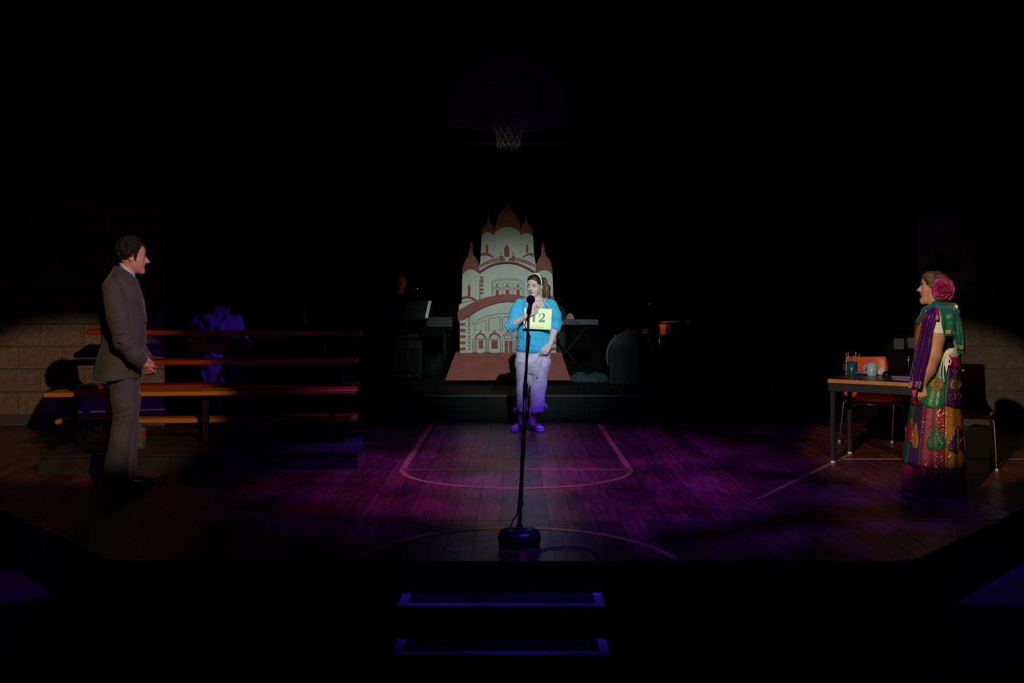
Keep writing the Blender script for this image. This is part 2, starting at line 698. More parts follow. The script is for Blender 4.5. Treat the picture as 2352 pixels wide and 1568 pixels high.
        for ax in range(3):
            o1, o2 = [(1, 2), (2, 0), (0, 1)][ax]
            sl0 = [slice(1, n[i] - 1) for i in range(3)]
            sl0[ax] = slice(0, n[ax] - 1)
            sl1 = list(sl0)
            sl1[ax] = slice(1, n[ax])
            A, B = S[tuple(sl0)], S[tuple(sl1)]
            for sign in (0, 1):
                e = np.argwhere(A & ~B if sign else B & ~A)
                off = np.array([1, 1, 1])
                off[ax] = 0
                e = e + off
                c = []
                for (d1, d2) in ((1, 1), (0, 1), (0, 0), (1, 0)):
                    g = e.copy()
                    g[:, o1] -= d1
                    g[:, o2] -= d2
                    c.append(ids[g[:, 0], g[:, 1], g[:, 2]])
                q = np.stack(c, 1)
                Q.append(q if sign else q[:, ::-1])
        Q = np.concatenate(Q)
        Q = Q[(Q >= 0).all(1)]
        b = np.array(BASE[parent.name]) if parent is not None else np.array(base)
        me = bpy.data.meshes.new(name)
        me.vertices.add(len(pos))
        me.vertices.foreach_set('co', (pos - b).astype(np.float32).ravel())
        me.loops.add(len(Q) * 4)
        me.loops.foreach_set('vertex_index', Q.astype(np.int32).ravel())
        me.polygons.add(len(Q))
        me.polygons.foreach_set('loop_start', np.arange(0, len(Q) * 4, 4, dtype=np.int32))
        me.polygons.foreach_set('use_smooth', np.ones(len(Q), dtype=bool))
        me.update(calc_edges=True)
        me.materials.append(material)
        o = bpy.data.objects.new(name, me)
        if parent is None:
            o.location = b
        BASE[o.name] = Vector(b)
        link(o, parent)
        if label:
            o['label'] = label
        return o


# ================================================================== THE SETTING
M_black = mat('black_paint', (0.012, 0.012, 0.013), 0.55, var=0.4, vscale=20)
M_wood = mat('stained_plank', (0.17, 0.042, 0.026), 0.37, var=0.7, vscale=5, stretch=(6, 0.8, 1), per_object=0.45, bump=0.06, bscale=25, color2=(0.045, 0.016, 0.012))
M_line = mat('court_paint', (0.40, 0.27, 0.05), 0.45, var=0.4, vscale=14)
M_block = mat('concrete_block', (0.30, 0.228, 0.172), 0.95, var=0.35, vscale=16, per_object=0.10, bump=0.6, bscale=55)
M_mortar = mat('mortar', (0.15, 0.15, 0.16), 0.95, var=0.3, vscale=30)
M_basegrey = mat('grey_base', (0.10, 0.10, 0.11), 0.7, var=0.2)
M_dark = mat('black_masking', (0.005, 0.005, 0.006), 0.95, var=0.3, vscale=3, spec=0.05)
M_deck = mat('deck_paint', (0.009, 0.0105, 0.0105), 0.7, spec=0.12, var=0.6, vscale=5, bump=0.1, bscale=30)

YE = 5.09                                             # downstage edge of the stage


def stage_x(Y):                                       # half width of the deck, cut at 45 degrees downstage
    return min(6.0, 2.13 + max(0.0, Y - YE))


fl = MB()
poly = [(-2.13, YE), (2.13, YE), (6.0, YE + 3.87), (6.0, 15.0), (-6.0, 15.0), (-6.0, YE + 3.87)]
fl.prism(poly, (0, 0, 0), (1, 0, 0), (0, 1, 0), (0, 0, 1), -0.5, -0.004)
floor = tag(fl.build('floor', M_black, base=(0, 0, 0)), 'dark stained plank stage floor with court lines', kind='structure')
rows = [(YE + 0.002, 6.0), (6.004, 8.3), (8.304, 10.6)]
PW = 0.15
gap = 0.0016
k = -40
while k < 40:
    x0, x1 = k * PW + 0.08, (k + 1) * PW + 0.08
    k += 1
    for (y0, y1) in rows:
        a0, a1 = x0 + gap, x1 - gap
        yy = y0
        lim = lambda x: YE + max(0.0, abs(x) - 2.13) + 0.002
        c0, c1 = max(y0, lim(a0)), max(y0, lim(a1))
        if c0 >= y1 and c1 >= y1:
            continue
        c0, c1 = min(c0, y1 - 1e-3), min(c1, y1 - 1e-3)
        dz = random.uniform(-0.0006, 0.0006)
        b = MB()
        b.hexa([(a0, c0, -0.016), (a1, c1, -0.016), (a1, y1, -0.016), (a0, y1, -0.016)], [(a0, c0, dz), (a1, c1, dz), (a1, y1, dz), (a0, y1, dz)])
        b.build('floor_plank', M_wood, floor)


def strip(pts, w, name='court_line', m=M_line, z=0.0025, closed=False):
    """painted line on the floor along 2D points"""
    n = len(pts)
    top = []
    for i in range(n):
        a = Vector(pts[i - 1]) if (i > 0 or closed) else Vector(pts[0])
        c = Vector(pts[(i + 1) % n]) if (i < n - 1 or closed) else Vector(pts[-1])
        t = (c - a).normalized()
        nrm = Vector((-t.y, t.x))
        top.append((Vector(pts[i]) + nrm * w / 2, Vector(pts[i]) - nrm * w / 2))
    v, f = [], []
    for a, b in top:
        v += [(a.x, a.y, z), (b.x, b.y, z), (a.x, a.y, 0.0005), (b.x, b.y, 0.0005)]
    for i in range(n if closed else n - 1):
        p, q = 4 * i, 4 * ((i + 1) % n)
        f += [(p, p + 1, q + 1, q), (p + 1, p + 3, q + 3, q + 1), (p + 2, p, q, q + 2)]
    return mesh_obj(name, v, f, m, floor)


LX, LR, LY = 0.035, 0.92, 7.77
strip([(LX - LR, 10.55), (LX - LR, 9.0), (LX - LR, LY)], 0.05)
strip([(LX + LR, 10.55), (LX + LR, 9.0), (LX + LR, LY)], 0.05)
strip([(LX - LR, LY), (LX + LR, LY)], 0.035)
strip([(LX + LR * math.cos(t), LY + 0.76 * math.sin(t)) for t in np.linspace(math.pi, 2 * math.pi, 48)], 0.045)
strip([(0.02 + 0.87 * math.cos(t), 4.95 + 0.87 * math.sin(t)) for t in np.linspace(0.17, math.pi - 0.17, 40)], 0.045)
g1, g2 = G(1740, 1146), G(1953, 1043)
strip([(g1.x, g1.y), (g2.x, g2.y)], 0.04)
g1, g2 = G(1905, 1054), G(2420, 1054)
strip([(g1.x, g1.y), (g2.x, g2.y)], 0.02, m=mat('pale_line', (0.42, 0.36, 0.27), 0.5))

# upstage band deck
DK = 0.26
dk = MB().box((-2.85, 11.04, 0.0), (2.75, 14.6, DK))
deck = tag(dk.build('band_platform', M_deck), 'low dark painted platform the band and temple cut-out stand on', 'platform')
MB().box((-2.86, 11.02, DK - 0.014), (2.76, 11.06, DK + 0.004), bev=0.003).build('nosing', mat('deck_edge', (0.05, 0.05, 0.06), 0.4), deck)

# side walls of concrete block
WY = 10.4
BW, BH = 0.476, 0.247


def block_wall(name, x0, x1, zmax, label, bx0, bx1, bz0, bz1, phase, bm=M_block):
    w = MB().box((x0, WY + 0.012, 0.0), (x1, WY + 0.2, zmax)).build(name, M_mortar, base=(x0, WY, 0))
    tag(w, label, kind='structure')
    r = 0
    z = 0.115
    while z < bz1:
        off = (r % 2) * BW / 2 + phase
        x = x0 - BW + off
        while x < x1:
            a, b = max(x + 0.005, x0), min(x + BW - 0.005, x1)
            if b - a > 0.03 and b > bx0 and a < bx1:
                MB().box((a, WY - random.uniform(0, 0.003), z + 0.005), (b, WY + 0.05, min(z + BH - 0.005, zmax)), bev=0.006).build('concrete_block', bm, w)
            x += BW
        z += BH
        r += 1
    return w


wl = block_wall('wall_left', -7.0, -3.75, 5.6, 'tan concrete block wall behind the bleachers', -6.7, -3.75, 0, 2.5, 0.205)
MB().box((-7.0, WY - 0.012, 0.0), (-3.75, WY + 0.011, 0.112), bev=0.004).build('baseboard_left', M_basegrey)['kind'] = 'structure'
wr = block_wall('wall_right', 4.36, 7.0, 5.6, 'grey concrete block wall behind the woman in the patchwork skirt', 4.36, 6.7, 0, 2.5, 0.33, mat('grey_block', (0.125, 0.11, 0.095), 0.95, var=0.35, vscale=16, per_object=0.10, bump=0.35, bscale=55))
MB().box((4.38, WY - 0.012, 0.0), (7.0, WY + 0.011, 0.112), bev=0.004).build('baseboard_right', M_basegrey)['kind'] = 'structure'
MB().box((-3.76, WY - 0.03, 0.0), (-3.66, WY + 0.22, 5.6), bev=0.01).build('trim_1', M_dark)['kind'] = 'structure'
MB().box((4.05, WY - 0.004, 0.0), (4.37, WY + 0.22, 5.6), bev=0.01).build('trim_shade_2', M_dark)['kind'] = 'structure'  # wall-end trim widened in black to stand in for the shadow there
MB().box((-7.2, 15.0, -0.5), (7.2, 15.2, 6.0)).build('wall_back', M_dark)['kind'] = 'structure'
MB().box((-7.2, -4.0, -0.66), (-7.0, 15.2, 6.0)).build('wall_side_left', M_dark)['kind'] = 'structure'
MB().box((7.0, -4.0, -0.66), (7.2, 15.2, 6.0)).build('wall_side_right', M_dark)['kind'] = 'structure'
MB().box((-7.2, 7.6, 6.9), (7.2, 15.2, 7.0)).build('ceiling', M_dark)['kind'] = 'structure'
# the header the backboard hangs on
hd = MB().box((-3.7, 11.2, 3.22), (4.1, 11.4, 6.0)).build('wall_header', M_dark)
hd['kind'] = 'structure'
MB().box((-3.7, 11.19, 3.20), (4.1, 11.42, 3.26), bev=0.006).build('trim_3', mat('header_edge', (0.03, 0.03, 0.025), 0.7))['kind'] = 'structure'
MB().box((-7.2, -4.0, -0.76), (7.2, 9.2, -0.66)).build('floor', M_dark)['kind'] = 'structure'

# seating risers at both sides of the thrust
M_carpet = mat('dark_carpet', (0.12, 0.11, 0.13), 0.95, var=0.4, vscale=40, bump=0.3, bscale=200)
for s, lab in ((-1, 'left'), (1, 'right')):
    b = MB()
    px = [(s * 2.51, 5.46), (s * 6.9, 5.46), (s * 6.9, 8.97), (s * 6.02, 8.97)]
    b.prism(px, (0, 0, 0), (1, 0, 0), (0, 1, 0), (0, 0, 1), -0.66, -0.35)
    t = b.build('seating_riser', M_carpet)
    tag(t, f'dark carpeted seating riser off the {lab} corner of the stage', 'riser')

# steps up to the stage
st = thing('stage_steps', 'two dark steps edged with blue tape below the stage edge', 'steps', (0, 4.87, -0.66))
M_step = mat('step_carpet', (0.02, 0.02, 0.024), 0.8, var=0.4, vscale=30)
M_tape = mat('pale_tape', (0.75, 0.75, 0.78), 0.5, var=0.25, vscale=25)
for (y0, y1, zt, lx, rx) in ((4.87, YE, -0.167, G(913, 1392, -0.167).x, G(1392, 1392, -0.167).x), (4.65, 4.87, -0.333, G(900, 1503, -0.333).x, G(1402, 1503, -0.333).x)):
    MB().box((lx, y0, zt - 0.03), (rx, y1, zt), bev=0.003).build('tread', M_step, st)
    MB().box((lx + 0.01, y0 + 0.015, -0.66 if zt < -0.2 else -0.333), (rx - 0.01, y0 + 0.03, zt - 0.03)).build('riser_board', M_step, st)
    for sx in (lx, rx):
        MB().box((sx + (0.012 if sx < 0 else -0.012), y0 + 0.03, -0.66), (sx + (0.04 if sx < 0 else -0.04), y1, zt - 0.03)).build('side_panel', M_step, st)
    a = MB().box((lx + 0.001, y0, zt), (rx - 0.001, y0 + 0.05, zt + 0.0012))
    a.box((lx + 0.001, y0 - 0.0012, zt - 0.012), (rx - 0.001, y0, zt + 0.001))
    a.build('edge_tape', M_tape, st)
    MB().box((lx + 0.001, y0 + 0.05, zt), (lx + 0.048, y1 - 0.004, zt + 0.0012)).build('side_tape', M_tape, st)
    MB().box((rx - 0.048, y0 + 0.05, zt), (rx - 0.001, y1 - 0.004, zt + 0.0012)).build('side_tape', M_tape, st)

# ================================================================== BASKETBALL HOOP
YB = 10.92
hoop = thing('basketball_hoop', 'fan-shaped basketball backboard with rim and net high above the stage', 'hoop', P(1168, 240, YB))
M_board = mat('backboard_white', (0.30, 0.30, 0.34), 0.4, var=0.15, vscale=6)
M_bline = mat('backboard_stripe', (0.03, 0.03, 0.03), 0.5)


def bp(px, py):
    q = P(px, py, YB)
    return (q.x, q.z)


fan = [(1030, 288), (1033, 235), (1042, 214), (1062, 182), (1085, 160), (1110, 143), (1140, 134), (1168, 131), (1197, 134), (1226, 143), (1251, 160), (1274, 182), (1296, 214), (1306, 235), (1307, 288), (1290, 291), (1240, 298), (1200, 303), (1168, 305), (1136, 303), (1096, 298), (1047, 291)]
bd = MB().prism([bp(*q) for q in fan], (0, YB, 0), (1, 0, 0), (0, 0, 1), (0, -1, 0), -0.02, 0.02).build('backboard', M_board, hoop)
o_, i_ = [bp(1103, 178), bp(1237, 278)], [bp(1113, 188), bp(1226, 267)]
(xa, zb), (xb, za) = o_
(xc, zd), (xd, zc) = i_
sq = MB()
for lo, hi in (((xa, zd), (xb, zb)), ((xa, za), (xb, zc)), ((xa, zc), (xc, zd)), ((xd, zc), (xb, zd))):
    sq.box((lo[0], YB - 0.024, lo[1]), (hi[0], YB - 0.019, hi[1]))
sq.build('target_square', M_bline, bd)
rz = P(1168, 268, YB - 0.35).z
rc = Vector((P(1168, 268, YB - 0.35).x, YB - 0.02 - 0.15 - 0.228, rz))
M_rim = mat('rim_orange', (0.22, 0.05, 0.02), 0.4, metal=0.3)
rim = MB().tube([rc + Vector((0.228 * math.cos(t), 0.228 * math.sin(t), 0)) for t in np.linspace(0, 2 * math.pi, 40)[:-1]], 0.009, 8, closed=True).build('rim', M_rim, hoop, smooth=True)
bk = MB().box((rc.x - 0.06, YB - 0.17, rz - 0.09), (rc.x + 0.06, YB - 0.02, rz + 0.012), bev=0.006)
bk.build('bracket', M_rim, hoop)
net = MB()
NS = 12
lev = [(0.226, 0.0), (0.19, 0.09), (0.155, 0.17), (0.135, 0.235), (0.125, 0.295), (0.13, 0.35)]
for j in range(len(lev) - 1):
    for i in range(NS):
        for s in (-1, 1):
            a0 = 2 * math.pi * (i + 0.5 * (j % 2)) / NS
            a1 = a0 + s * math.pi / NS
            (r0, d0), (r1, d1) = lev[j], lev[j + 1]
            net.tube([rc + Vector((r0 * math.cos(a0), r0 * math.sin(a0), -d0)), rc + Vector((r1 * math.cos(a1), r1 * math.sin(a1), -d1))], 0.0042, 5)
net.build('net', mat('net_cord', (0.55, 0.55, 0.55), 0.8), hoop, smooth=True)
MB().box((rc.x - 0.25, YB + 0.021, rz - 0.05), (rc.x + 0.25, 11.205, rz + 0.5), bev=0.01).build('wall_mount', M_black, hoop)


# ================================================================== BLEACHERS (stage right, left in the photo)
LF, RF = Vector((-3.75, 7.55, 0)), Vector((-1.25, 7.79, 0))
U = (RF - LF).normalized()
V = Vector((-U.y, U.x, 0))
ZP = 0.148
M_plat = mat('bleacher_platform_paint', (0.035, 0.034, 0.03), 0.42, var=0.5, vscale=9)
pf = thing('bleacher_platform', 'low black riser box under the front row of the bleachers', 'platform', LF)
MB().hexa([LF + U * 0.01 + V * 0.01, RF - U * 0.01 + V * 0.01, RF + V * 1.2 - U * 0.01, LF + V * 1.2 + U * 0.01], [p + Vector((0, 0, ZP - 0.02)) for p in (LF + U * 0.01 + V * 0.01, RF - U * 0.01 + V * 0.01, RF + V * 1.2 - U * 0.01, LF + V * 1.2 + U * 0.01)]).build('riser_box', M_plat, pf)
MB().hexa([p + Vector((0, 0, ZP - 0.02)) for p in (LF, RF, RF + V * 1.22, LF + V * 1.22)], [p + Vector((0, 0, ZP)) for p in (LF, RF, RF + V * 1.22, LF + V * 1.22)]).build('deck_board', M_plat, pf)

bl = thing('bleachers', 'three-row bleachers with yellow front boards and red boards behind', 'bleachers', LF + V * 0.3)
M_yel = mat('yellow_board', (0.62, 0.22, 0.015), 0.42, var=0.12, vscale=9)
M_red = mat('red_board', (0.42, 0.035, 0.012), 0.38, var=0.15, vscale=9)
M_frame = mat('bleacher_steel', (0.015, 0.015, 0.017), 0.4, metal=0.4)


def board(name, L, R, depth, th, m, label=None):
    L, R = Vector(L), Vector(R)
    u = (R - L)
    ln = u.length
    u.normalize()
    v = Vector((-u.y, u.x, 0)).normalized()
    n = u.cross(v)
    Rm = Matrix((u, v, n)).transposed()
    return MB().box((0, 0, -th), (ln, depth, 0), Rm, L, bev=0.007).build(name, m, bl, label=label)


board('seat_board', P(98, 903, 7.85), P(817, 895, 8.09), 0.34, 0.036, M_yel, 'yellow seat board of the front row')
board('foot_board', P(125, 964, 8.22), P(820, 957, 8.46), 0.26, 0.040, M_yel, 'yellow foot board')
board('seat_board', P(147, 829, 8.75), P(819, 825, 8.99), 0.32, 0.042, M_red, 'red seat board of the second row')
board('foot_board', P(179, 886, 9.05), P(820, 879, 9.29), 0.26, 0.038, M_red, 'red foot board')
board('seat_board', P(198, 757, 9.5), P(826, 762, 9.74), 0.30, 0.048, M_red, 'dark red top row board')


def rect_post(a, b, w, m=M_frame, name='post'):
    a, b = Vector(a), Vector(b)
    d = (b - a)
    x = d.cross(V if abs(d.normalized().dot(V)) < 0.9 else Vector((0, 0, 1))).normalized()
    y = d.cross(x).normalized()
    h = w / 2
    MB().hexa([a + (x * i + y * j) * h for i, j in ((-1, -1), (1, -1), (1, 1), (-1, 1))], [b + (x * i + y * j) * h for i, j in ((-1, -1), (1, -1), (1, 1), (-1, 1))]).build(name, m, bl)


for pxf, Yf in ((170, 8.02), (473, 8.12), (762, 8.22)):
    X = (pxf - CX) / FPX * Yf
    b0 = Vector((X, Yf, 0))
    zt = [0.565, 0.76, 1.0]
    dv = [0.0, 0.92, 1.66]
    for i in range(3):
        p = b0 + V * dv[i]
        rect_post(p + Vector((0, 0, ZP if i == 0 else 0)), p + Vector((0, 0, zt[i])), 0.048)
        rect_post(p + Vector((0, 0, zt[i] + 0.006)) - V * 0.10, p + Vector((0, 0, zt[i] + 0.006)) + V * 0.18, 0.03, name='seat_bracket')
    rect_post(b0 + V * 0.01 + Vector((0, 0, 0.295)), b0 + V * 1.66 + Vector((0, 0, 0.295)), 0.03, name='cross_rail')
    rect_post(b0 + V * 0.92 + Vector((0, 0, 0.50)), b0 + V * 1.66 + Vector((0, 0, 0.50)), 0.03, name='cross_rail')
    rect_post(b0 + V * 0.92 + Vector((0, 0, 0.02)), b0 + V * 1.66 + Vector((0, 0, 0.9)), 0.024, name='brace')
# gussets under the front seat at the left end
for pxf, Yf in ((170, 8.02),):
    X = (pxf - CX) / FPX * Yf
    MB().box((X - 0.05, Yf - 0.03, 0.50), (X + 0.05, Yf + 0.03, 0.572), bev=0.012).build('gusset', M_frame, bl)

# things standing on the riser
jp = G(322, 1029, ZP)
jar = thing('snack_jar', 'clear plastic jar with blue lid on the bleacher riser', 'jar', (jp.x, jp.y, ZP))
M_clear = mat('clear_plastic', (0.9, 0.9, 0.9), 0.08, trans=0.92)
MB().lathe([(0.043, 0.0), (0.047, 0.008), (0.047, 0.165), (0.041, 0.178), (0.039, 0.178), (0.045, 0.163), (0.045, 0.010), (0.0, 0.008)], (jp.x, jp.y, ZP), 24, cap=False).build('jar_body', M_clear, jar, smooth=True)
MB().lathe([(0.044, 0.176), (0.047, 0.180), (0.047, 0.198), (0.043, 0.203)], (jp.x, jp.y, ZP), 24).build('lid', mat('blue_lid', (0.02, 0.05, 0.25), 0.4), jar, smooth=True)
lab = MB()
n0 = 10
v, f = [], []
for i in range(n0 + 1):
    an = -math.pi / 2 - 0.2 + 1.3 * i / n0
    for z in (0.105, 0.150):
        for r in (0.0472, 0.0482):
            v.append((jp.x + r * math.cos(an), jp.y + r * math.sin(an), ZP + z))
for i in range(n0):
    a, b = 4 * i, 4 * i + 4
    f += [(a + 1, b + 1, b + 3, a + 3), (a, a + 2, b + 2, b), (a, b, b + 1, a + 1), (a + 2, a + 3, b + 3, b + 2)]
lab.add(v, f).build('label_band', mat('red_label', (0.25, 0.02, 0.03), 0.5), jar)
cp = G(195, 1000, ZP)
cup = thing('paper_cup', 'small white paper cup under the left end of the bleachers', 'cup', (cp.x, cp.y, ZP))
MB().lathe([(0.016, 0.0), (0.022, 0.055), (0.021, 0.055), (0.015, 0.003)], (cp.x, cp.y, ZP), 18, cap=False).build('cup_wall', mat('cup_white', (0.8, 0.76, 0.68), 0.6), cup, smooth=True)
MB().lathe([(0.0225, 0.053), (0.0232, 0.0555), (0.0225, 0.058), (0.0212, 0.0555)], (cp.x, cp.y, ZP), 18, cap=False).build('cup_rim', MATS['cup_white'], cup, smooth=True)


# ================================================================== TEMPLE CUT-OUT
YT = 12.85
M_cream = mat('cream_scenic_paint', (0.42, 0.455, 0.41), 0.8, var=0.10, vscale=3.5)
M_brick = mat('brick_red_scenic_paint', (0.24, 0.070, 0.055), 0.8, var=0.25, vscale=7)
M_ink = mat('black_outline_paint', (0.012, 0.012, 0.012), 0.85)
tower = thing('temple_cutout', 'painted plywood cut-out of a cream temple with brick-red domes behind the woman in blue', 'set piece', (P(1166, 873, YT).x, YT, DK))


def zA(x, y): return (960 + x / 3.409, 440 + y / 3.409)
def zB(x, y): return (1045 + x / 15.174, 740 + y / 15.174)
def zC(x, y): return (1050 + x / 10.453, 610 + y / 10.453)
def zD(x, y): return (1060 + x / 9.223, 460 + y / 9.223)


AXP = 1166.8


def flat(pts, conv=None):
    out = []
    for q in pts:
        px, py = conv(*q) if conv else q
        w = P(px, py, YT)
        out.append((w.x, w.z))
    return out


def slab(name, pts, conv, n0, n1, m, parent=tower):
    """flat board in the tower plane; n is the distance in front of that plane (m)"""
    return MB().prism(flat(pts, conv), (0, YT, 0), (1, 0, 0), (0, 0, 1), (0, -1, 0), n0, n1).build(name, m, parent)


def line(name, pts, conv, w, n0, n1, m, parent):
    """painted line of width w (photo px) as a thin raised strip"""
    q = [Vector(conv(*p)) if conv else Vector(p) for p in pts]
    L, R = [], []
    for i in range(len(q)):
        t = (q[min(i + 1, len(q) - 1)] - q[max(i - 1, 0)]).normalized()
        nr = Vector((-t.y, t.x)) * w / 2
        L.append(q[i] + nr)
        R.append(q[i] - nr)
    return slab(name, [tuple(p) for p in L] + [tuple(p) for p in reversed(R)], None, n0, n1, m, parent)


def smooth2(pts, n=24):
    return [tuple(p) for p in catmull(pts, n)]


def ring(cx, cy, r0, r1, a0, a1, n=14, ky=1.0):
    out = [(cx + r1 * math.cos(t), cy - ky * r1 * math.sin(t)) for t in np.linspace(a0, a1, n)]
    out += [(cx + r0 * math.cos(t), cy - ky * r0 * math.sin(t)) for t in np.linspace(a1, a0, n)]
    return out


def disc(cx, cy, r, n=12):
    return [(cx + r * math.cos(2 * math.pi * i / n), cy + r * math.sin(2 * math.pi * i / n)) for i in range(n)]


def mirror(pts, conv):
    return [(2 * AXP - conv(*p)[0], conv(*p)[1]) for p in pts]


T = 0.004
# ---- plinth: a sloping skirt on casters
a = [P(*zA(293, 1262), YT - 0.10), P(*zA(1122, 1262), YT - 0.10), P(*zA(1197, 1477), YT - 0.42), P(*zA(213, 1477), YT - 0.42)]
zb = a[2].z
back = YT + 0.25
pl = MB()
pl.hexa([Vector((a[3].x, a[3].y, zb)), Vector((a[2].x, a[2].y, zb)), Vector((a[2].x - 0.02, back, zb)), Vector((a[3].x + 0.02, back, zb))],
        [Vector((a[0].x, a[0].y, a[0].z)), Vector((a[1].x, a[1].y, a[0].z)), Vector((a[1].x, back, a[0].z)), Vector((a[0].x, back, a[0].z))])
plinth = pl.build('plinth', M_brick, tower)
for sx in (-0.6, 0.6):
    for yy in (YT - 0.15, YT + 0.12):
        MB().lathe([(0.02, -0.012), (0.028, -0.01), (0.028, 0.01), (0.02, 0.012)], (P(1166, 873, YT).x + sx, yy, DK + 0.028), 14, Matrix.Rotation(math.pi / 2, 3, 'Y')).build('caster', M_ink, tower, smooth=True)
for sx in (-0.45, 0.45):
    c = P(AXP, 700, YT).x + sx
    MB().hexa([Vector((c - 0.02, YT + 0.005, 0.95)), Vector((c + 0.02, YT + 0.005, 0.95)), Vector((c + 0.02, YT + 0.03, 0.95)), Vector((c - 0.02, YT + 0.03, 0.95))],
              [Vector((c - 0.02, YT + 0.005, 1.9)), Vector((c + 0.02, YT + 0.005, 1.9)), Vector((c + 0.02, YT + 0.03, 1.9)), Vector((c - 0.02, YT + 0.03, 1.9))]).build('back_batten', M_cream, tower)

# ---- upper tier: three towers with domes
U0, U1 = 0.0, 0.012
up_arcC = smooth2([(705, 672), (760, 620), (850, 575), (970, 555), (1090, 575), (1180, 620), (1243, 680)], 18)
up = slab('upper_tier', [(425, 745), (410, 1120), (400, 1290), (375, 1400), (385, 1560), (1575, 1560), (1580, 1400), (1560, 1290), (1535, 1120), (1515, 760)] +
          smooth2([(1510, 755), (1450, 715), (1380, 695), (1310, 705), (1250, 742)], 10) + list(reversed(up_arcC)) + smooth2([(697, 752), (620, 690), (550, 670), (490, 690), (430, 742)], 10), zD, U0, U1, M_cream)
slab('dome', smooth2([(702, 660), (715, 560), (745, 430), (800, 310), (870, 210), (930, 140), (952, 60), (970, 15), (990, 60), (1020, 140), (1080, 220), (1160, 340), (1220, 450), (1243, 560), (1246, 670)], 40) + list(reversed(up_arcC)), zD, 0.002, 0.018, M_brick)
slab('dome', smooth2([(428, 742), (435, 640), (462, 560), (520, 510), (543, 480)], 14) + [(552, 400), (563, 300), (570, 215), (578, 300), (590, 400), (600, 480)] + smooth2([(605, 485), (660, 530), (688, 590), (698, 752)], 12) + smooth2([(695, 752), (620, 690), (550, 670), (490, 690), (432, 742)], 12), zD, 0.001, 0.016, M_brick)
slab('dome', smooth2([(1250, 742), (1256, 600), (1290, 520), (1335, 485)], 10) + [(1350, 400), (1366, 290), (1384, 400), (1408, 490)] + smooth2([(1412, 495), (1460, 540), (1500, 600), (1512, 755)], 10) + smooth2([(1508, 756), (1450, 715), (1380, 695), (1310, 705), (1254, 742)], 12), zD, 0.001, 0.016, M_brick)
line('outline', up_arcC, zD, 1.0, U1, U1 + 0.008, M_ink, up)
line('outline', [(702, 672), (700, 1230)], zD, 0.6, U1, U1 + 0.002, mat('seam_grey', (0.25, 0.25, 0.22), 0.9), up)
line('outline', [(1246, 680), (1250, 1230)], zD, 0.6, U1, U1 + 0.002, MATS['seam_grey'], up)
slab('window', [(515, 1110), (515, 965), (530, 930), (555, 930), (570, 965), (570, 1110)], zD, U1, U1 + T, M_brick, up)
slab('window', [(905, 1195), (905, 1015), (945, 960), (950, 925), (970, 925), (975, 960), (1015, 1010), (1015, 1195)], zD, U1, U1 + T, M_brick, up)
slab('window', [(1368, 1115), (1368, 960), (1385, 925), (1400, 930), (1415, 965), (1415, 1115)], zD, U1, U1 + T, M_brick, up)
for x in (842, 1096):
    slab('dot', disc(x, 1122, 19), zD, U1, U1 + T, M_brick, up)
aw = smooth2([(413, 1122), (480, 1105), (560, 1120), (640, 1160), (682, 1200)], 14) + smooth2([(668, 1222), (590, 1175), (500, 1155), (413, 1175)], 14)
slab('awning', aw, zD, U1, U1 + 0.007, M_brick, up)
slab('awning', smooth2([(1532, 1120), (1470, 1115), (1380, 1135), (1290, 1190)], 12) + smooth2([(1300, 1218), (1380, 1165), (1450, 1155), (1534, 1195)], 12), zD, U1, U1 + 0.007, M_brick, up)
line('outline', smooth2([(413, 1178), (500, 1158), (590, 1178), (664, 1222)], 12), zD, 0.8, U1, U1 + 0.003, M_ink, up)
line('outline', smooth2([(1304, 1220), (1380, 1169), (1450, 1159), (1534, 1198)], 12), zD, 0.8, U1, U1 + 0.003, M_ink, up)
balL = smooth2([(390, 1365), (560, 1275), (700, 1232), (812, 1208)], 12) + smooth2([(825, 1272), (700, 1302), (560, 1347), (395, 1428)], 12)
slab('balustrade', balL, zD, U1, U1 + 0.006, M_brick, up)
slab('balustrade', smooth2([(1128, 1208), (1240, 1232), (1380, 1275), (1560, 1365)], 12) + smooth2([(1560, 1425), (1380, 1347), (1240, 1302), (1118, 1272)], 12), zD, U1, U1 + 0.006, M_brick, up)
for side in (0, 1):
    A = smooth2([(415, 1372), (560, 1295), (700, 1250), (805, 1226)], 14)
    for i, (x, y) in enumerate(A):
        cx = x if side == 0 else 1945 - x
        slab('baluster', [(cx - 4, y), (cx + 5, y - 2), (cx + 5, y + 38), (cx - 4, y + 40)], zD, U1 + 0.006, U1 + 0.009, M_cream, up)
slab('parapet_step', [(805, 1170), (880, 1170), (887, 1218), (922, 1234), (922, 1276), (805, 1290)], zD, U1, U1 + 0.008, M_brick, up)
slab('parapet_step', [(1135, 1165), (1080, 1165), (1060, 1218), (1005, 1234), (1005, 1276), (1135, 1290)], zD, U1, U1 + 0.008, M_brick, up)

# ---- side turrets
S0, S1 = 0.03, 0.042
tl = slab('turret', smooth2([(22, 1560), (100, 1480), (190, 1450), (280, 1470), (385, 1542)], 14) + [(385, 2420), (10, 2420), (8, 2300), (18, 1700)], zD, S0, S1, M_cream)
slab('dome', smooth2([(22, 1548), (30, 1440), (45, 1370), (85, 1270), (140, 1190)], 14) + [(150, 1168), (257, 1168)] + smooth2([(262, 1172), (300, 1210), (345, 1290), (375, 1400), (387, 1530)], 14) + smooth2([(385, 1540), (280, 1470), (190, 1450), (100, 1480), (24, 1558)], 14), zD, S0 + 0.002, S1 + 0.006, M_brick, tl)
slab('spire_block', [(150, 1163), (257, 1163), (250, 1092), (155, 1092)], zD, S0 + 0.002, S1 + 0.005, M_brick, tl)
slab('spire_block', [(170, 1087), (246, 1087), (240, 994), (180, 994)], zD, S0 + 0.002, S1 + 0.004, M_brick, tl)
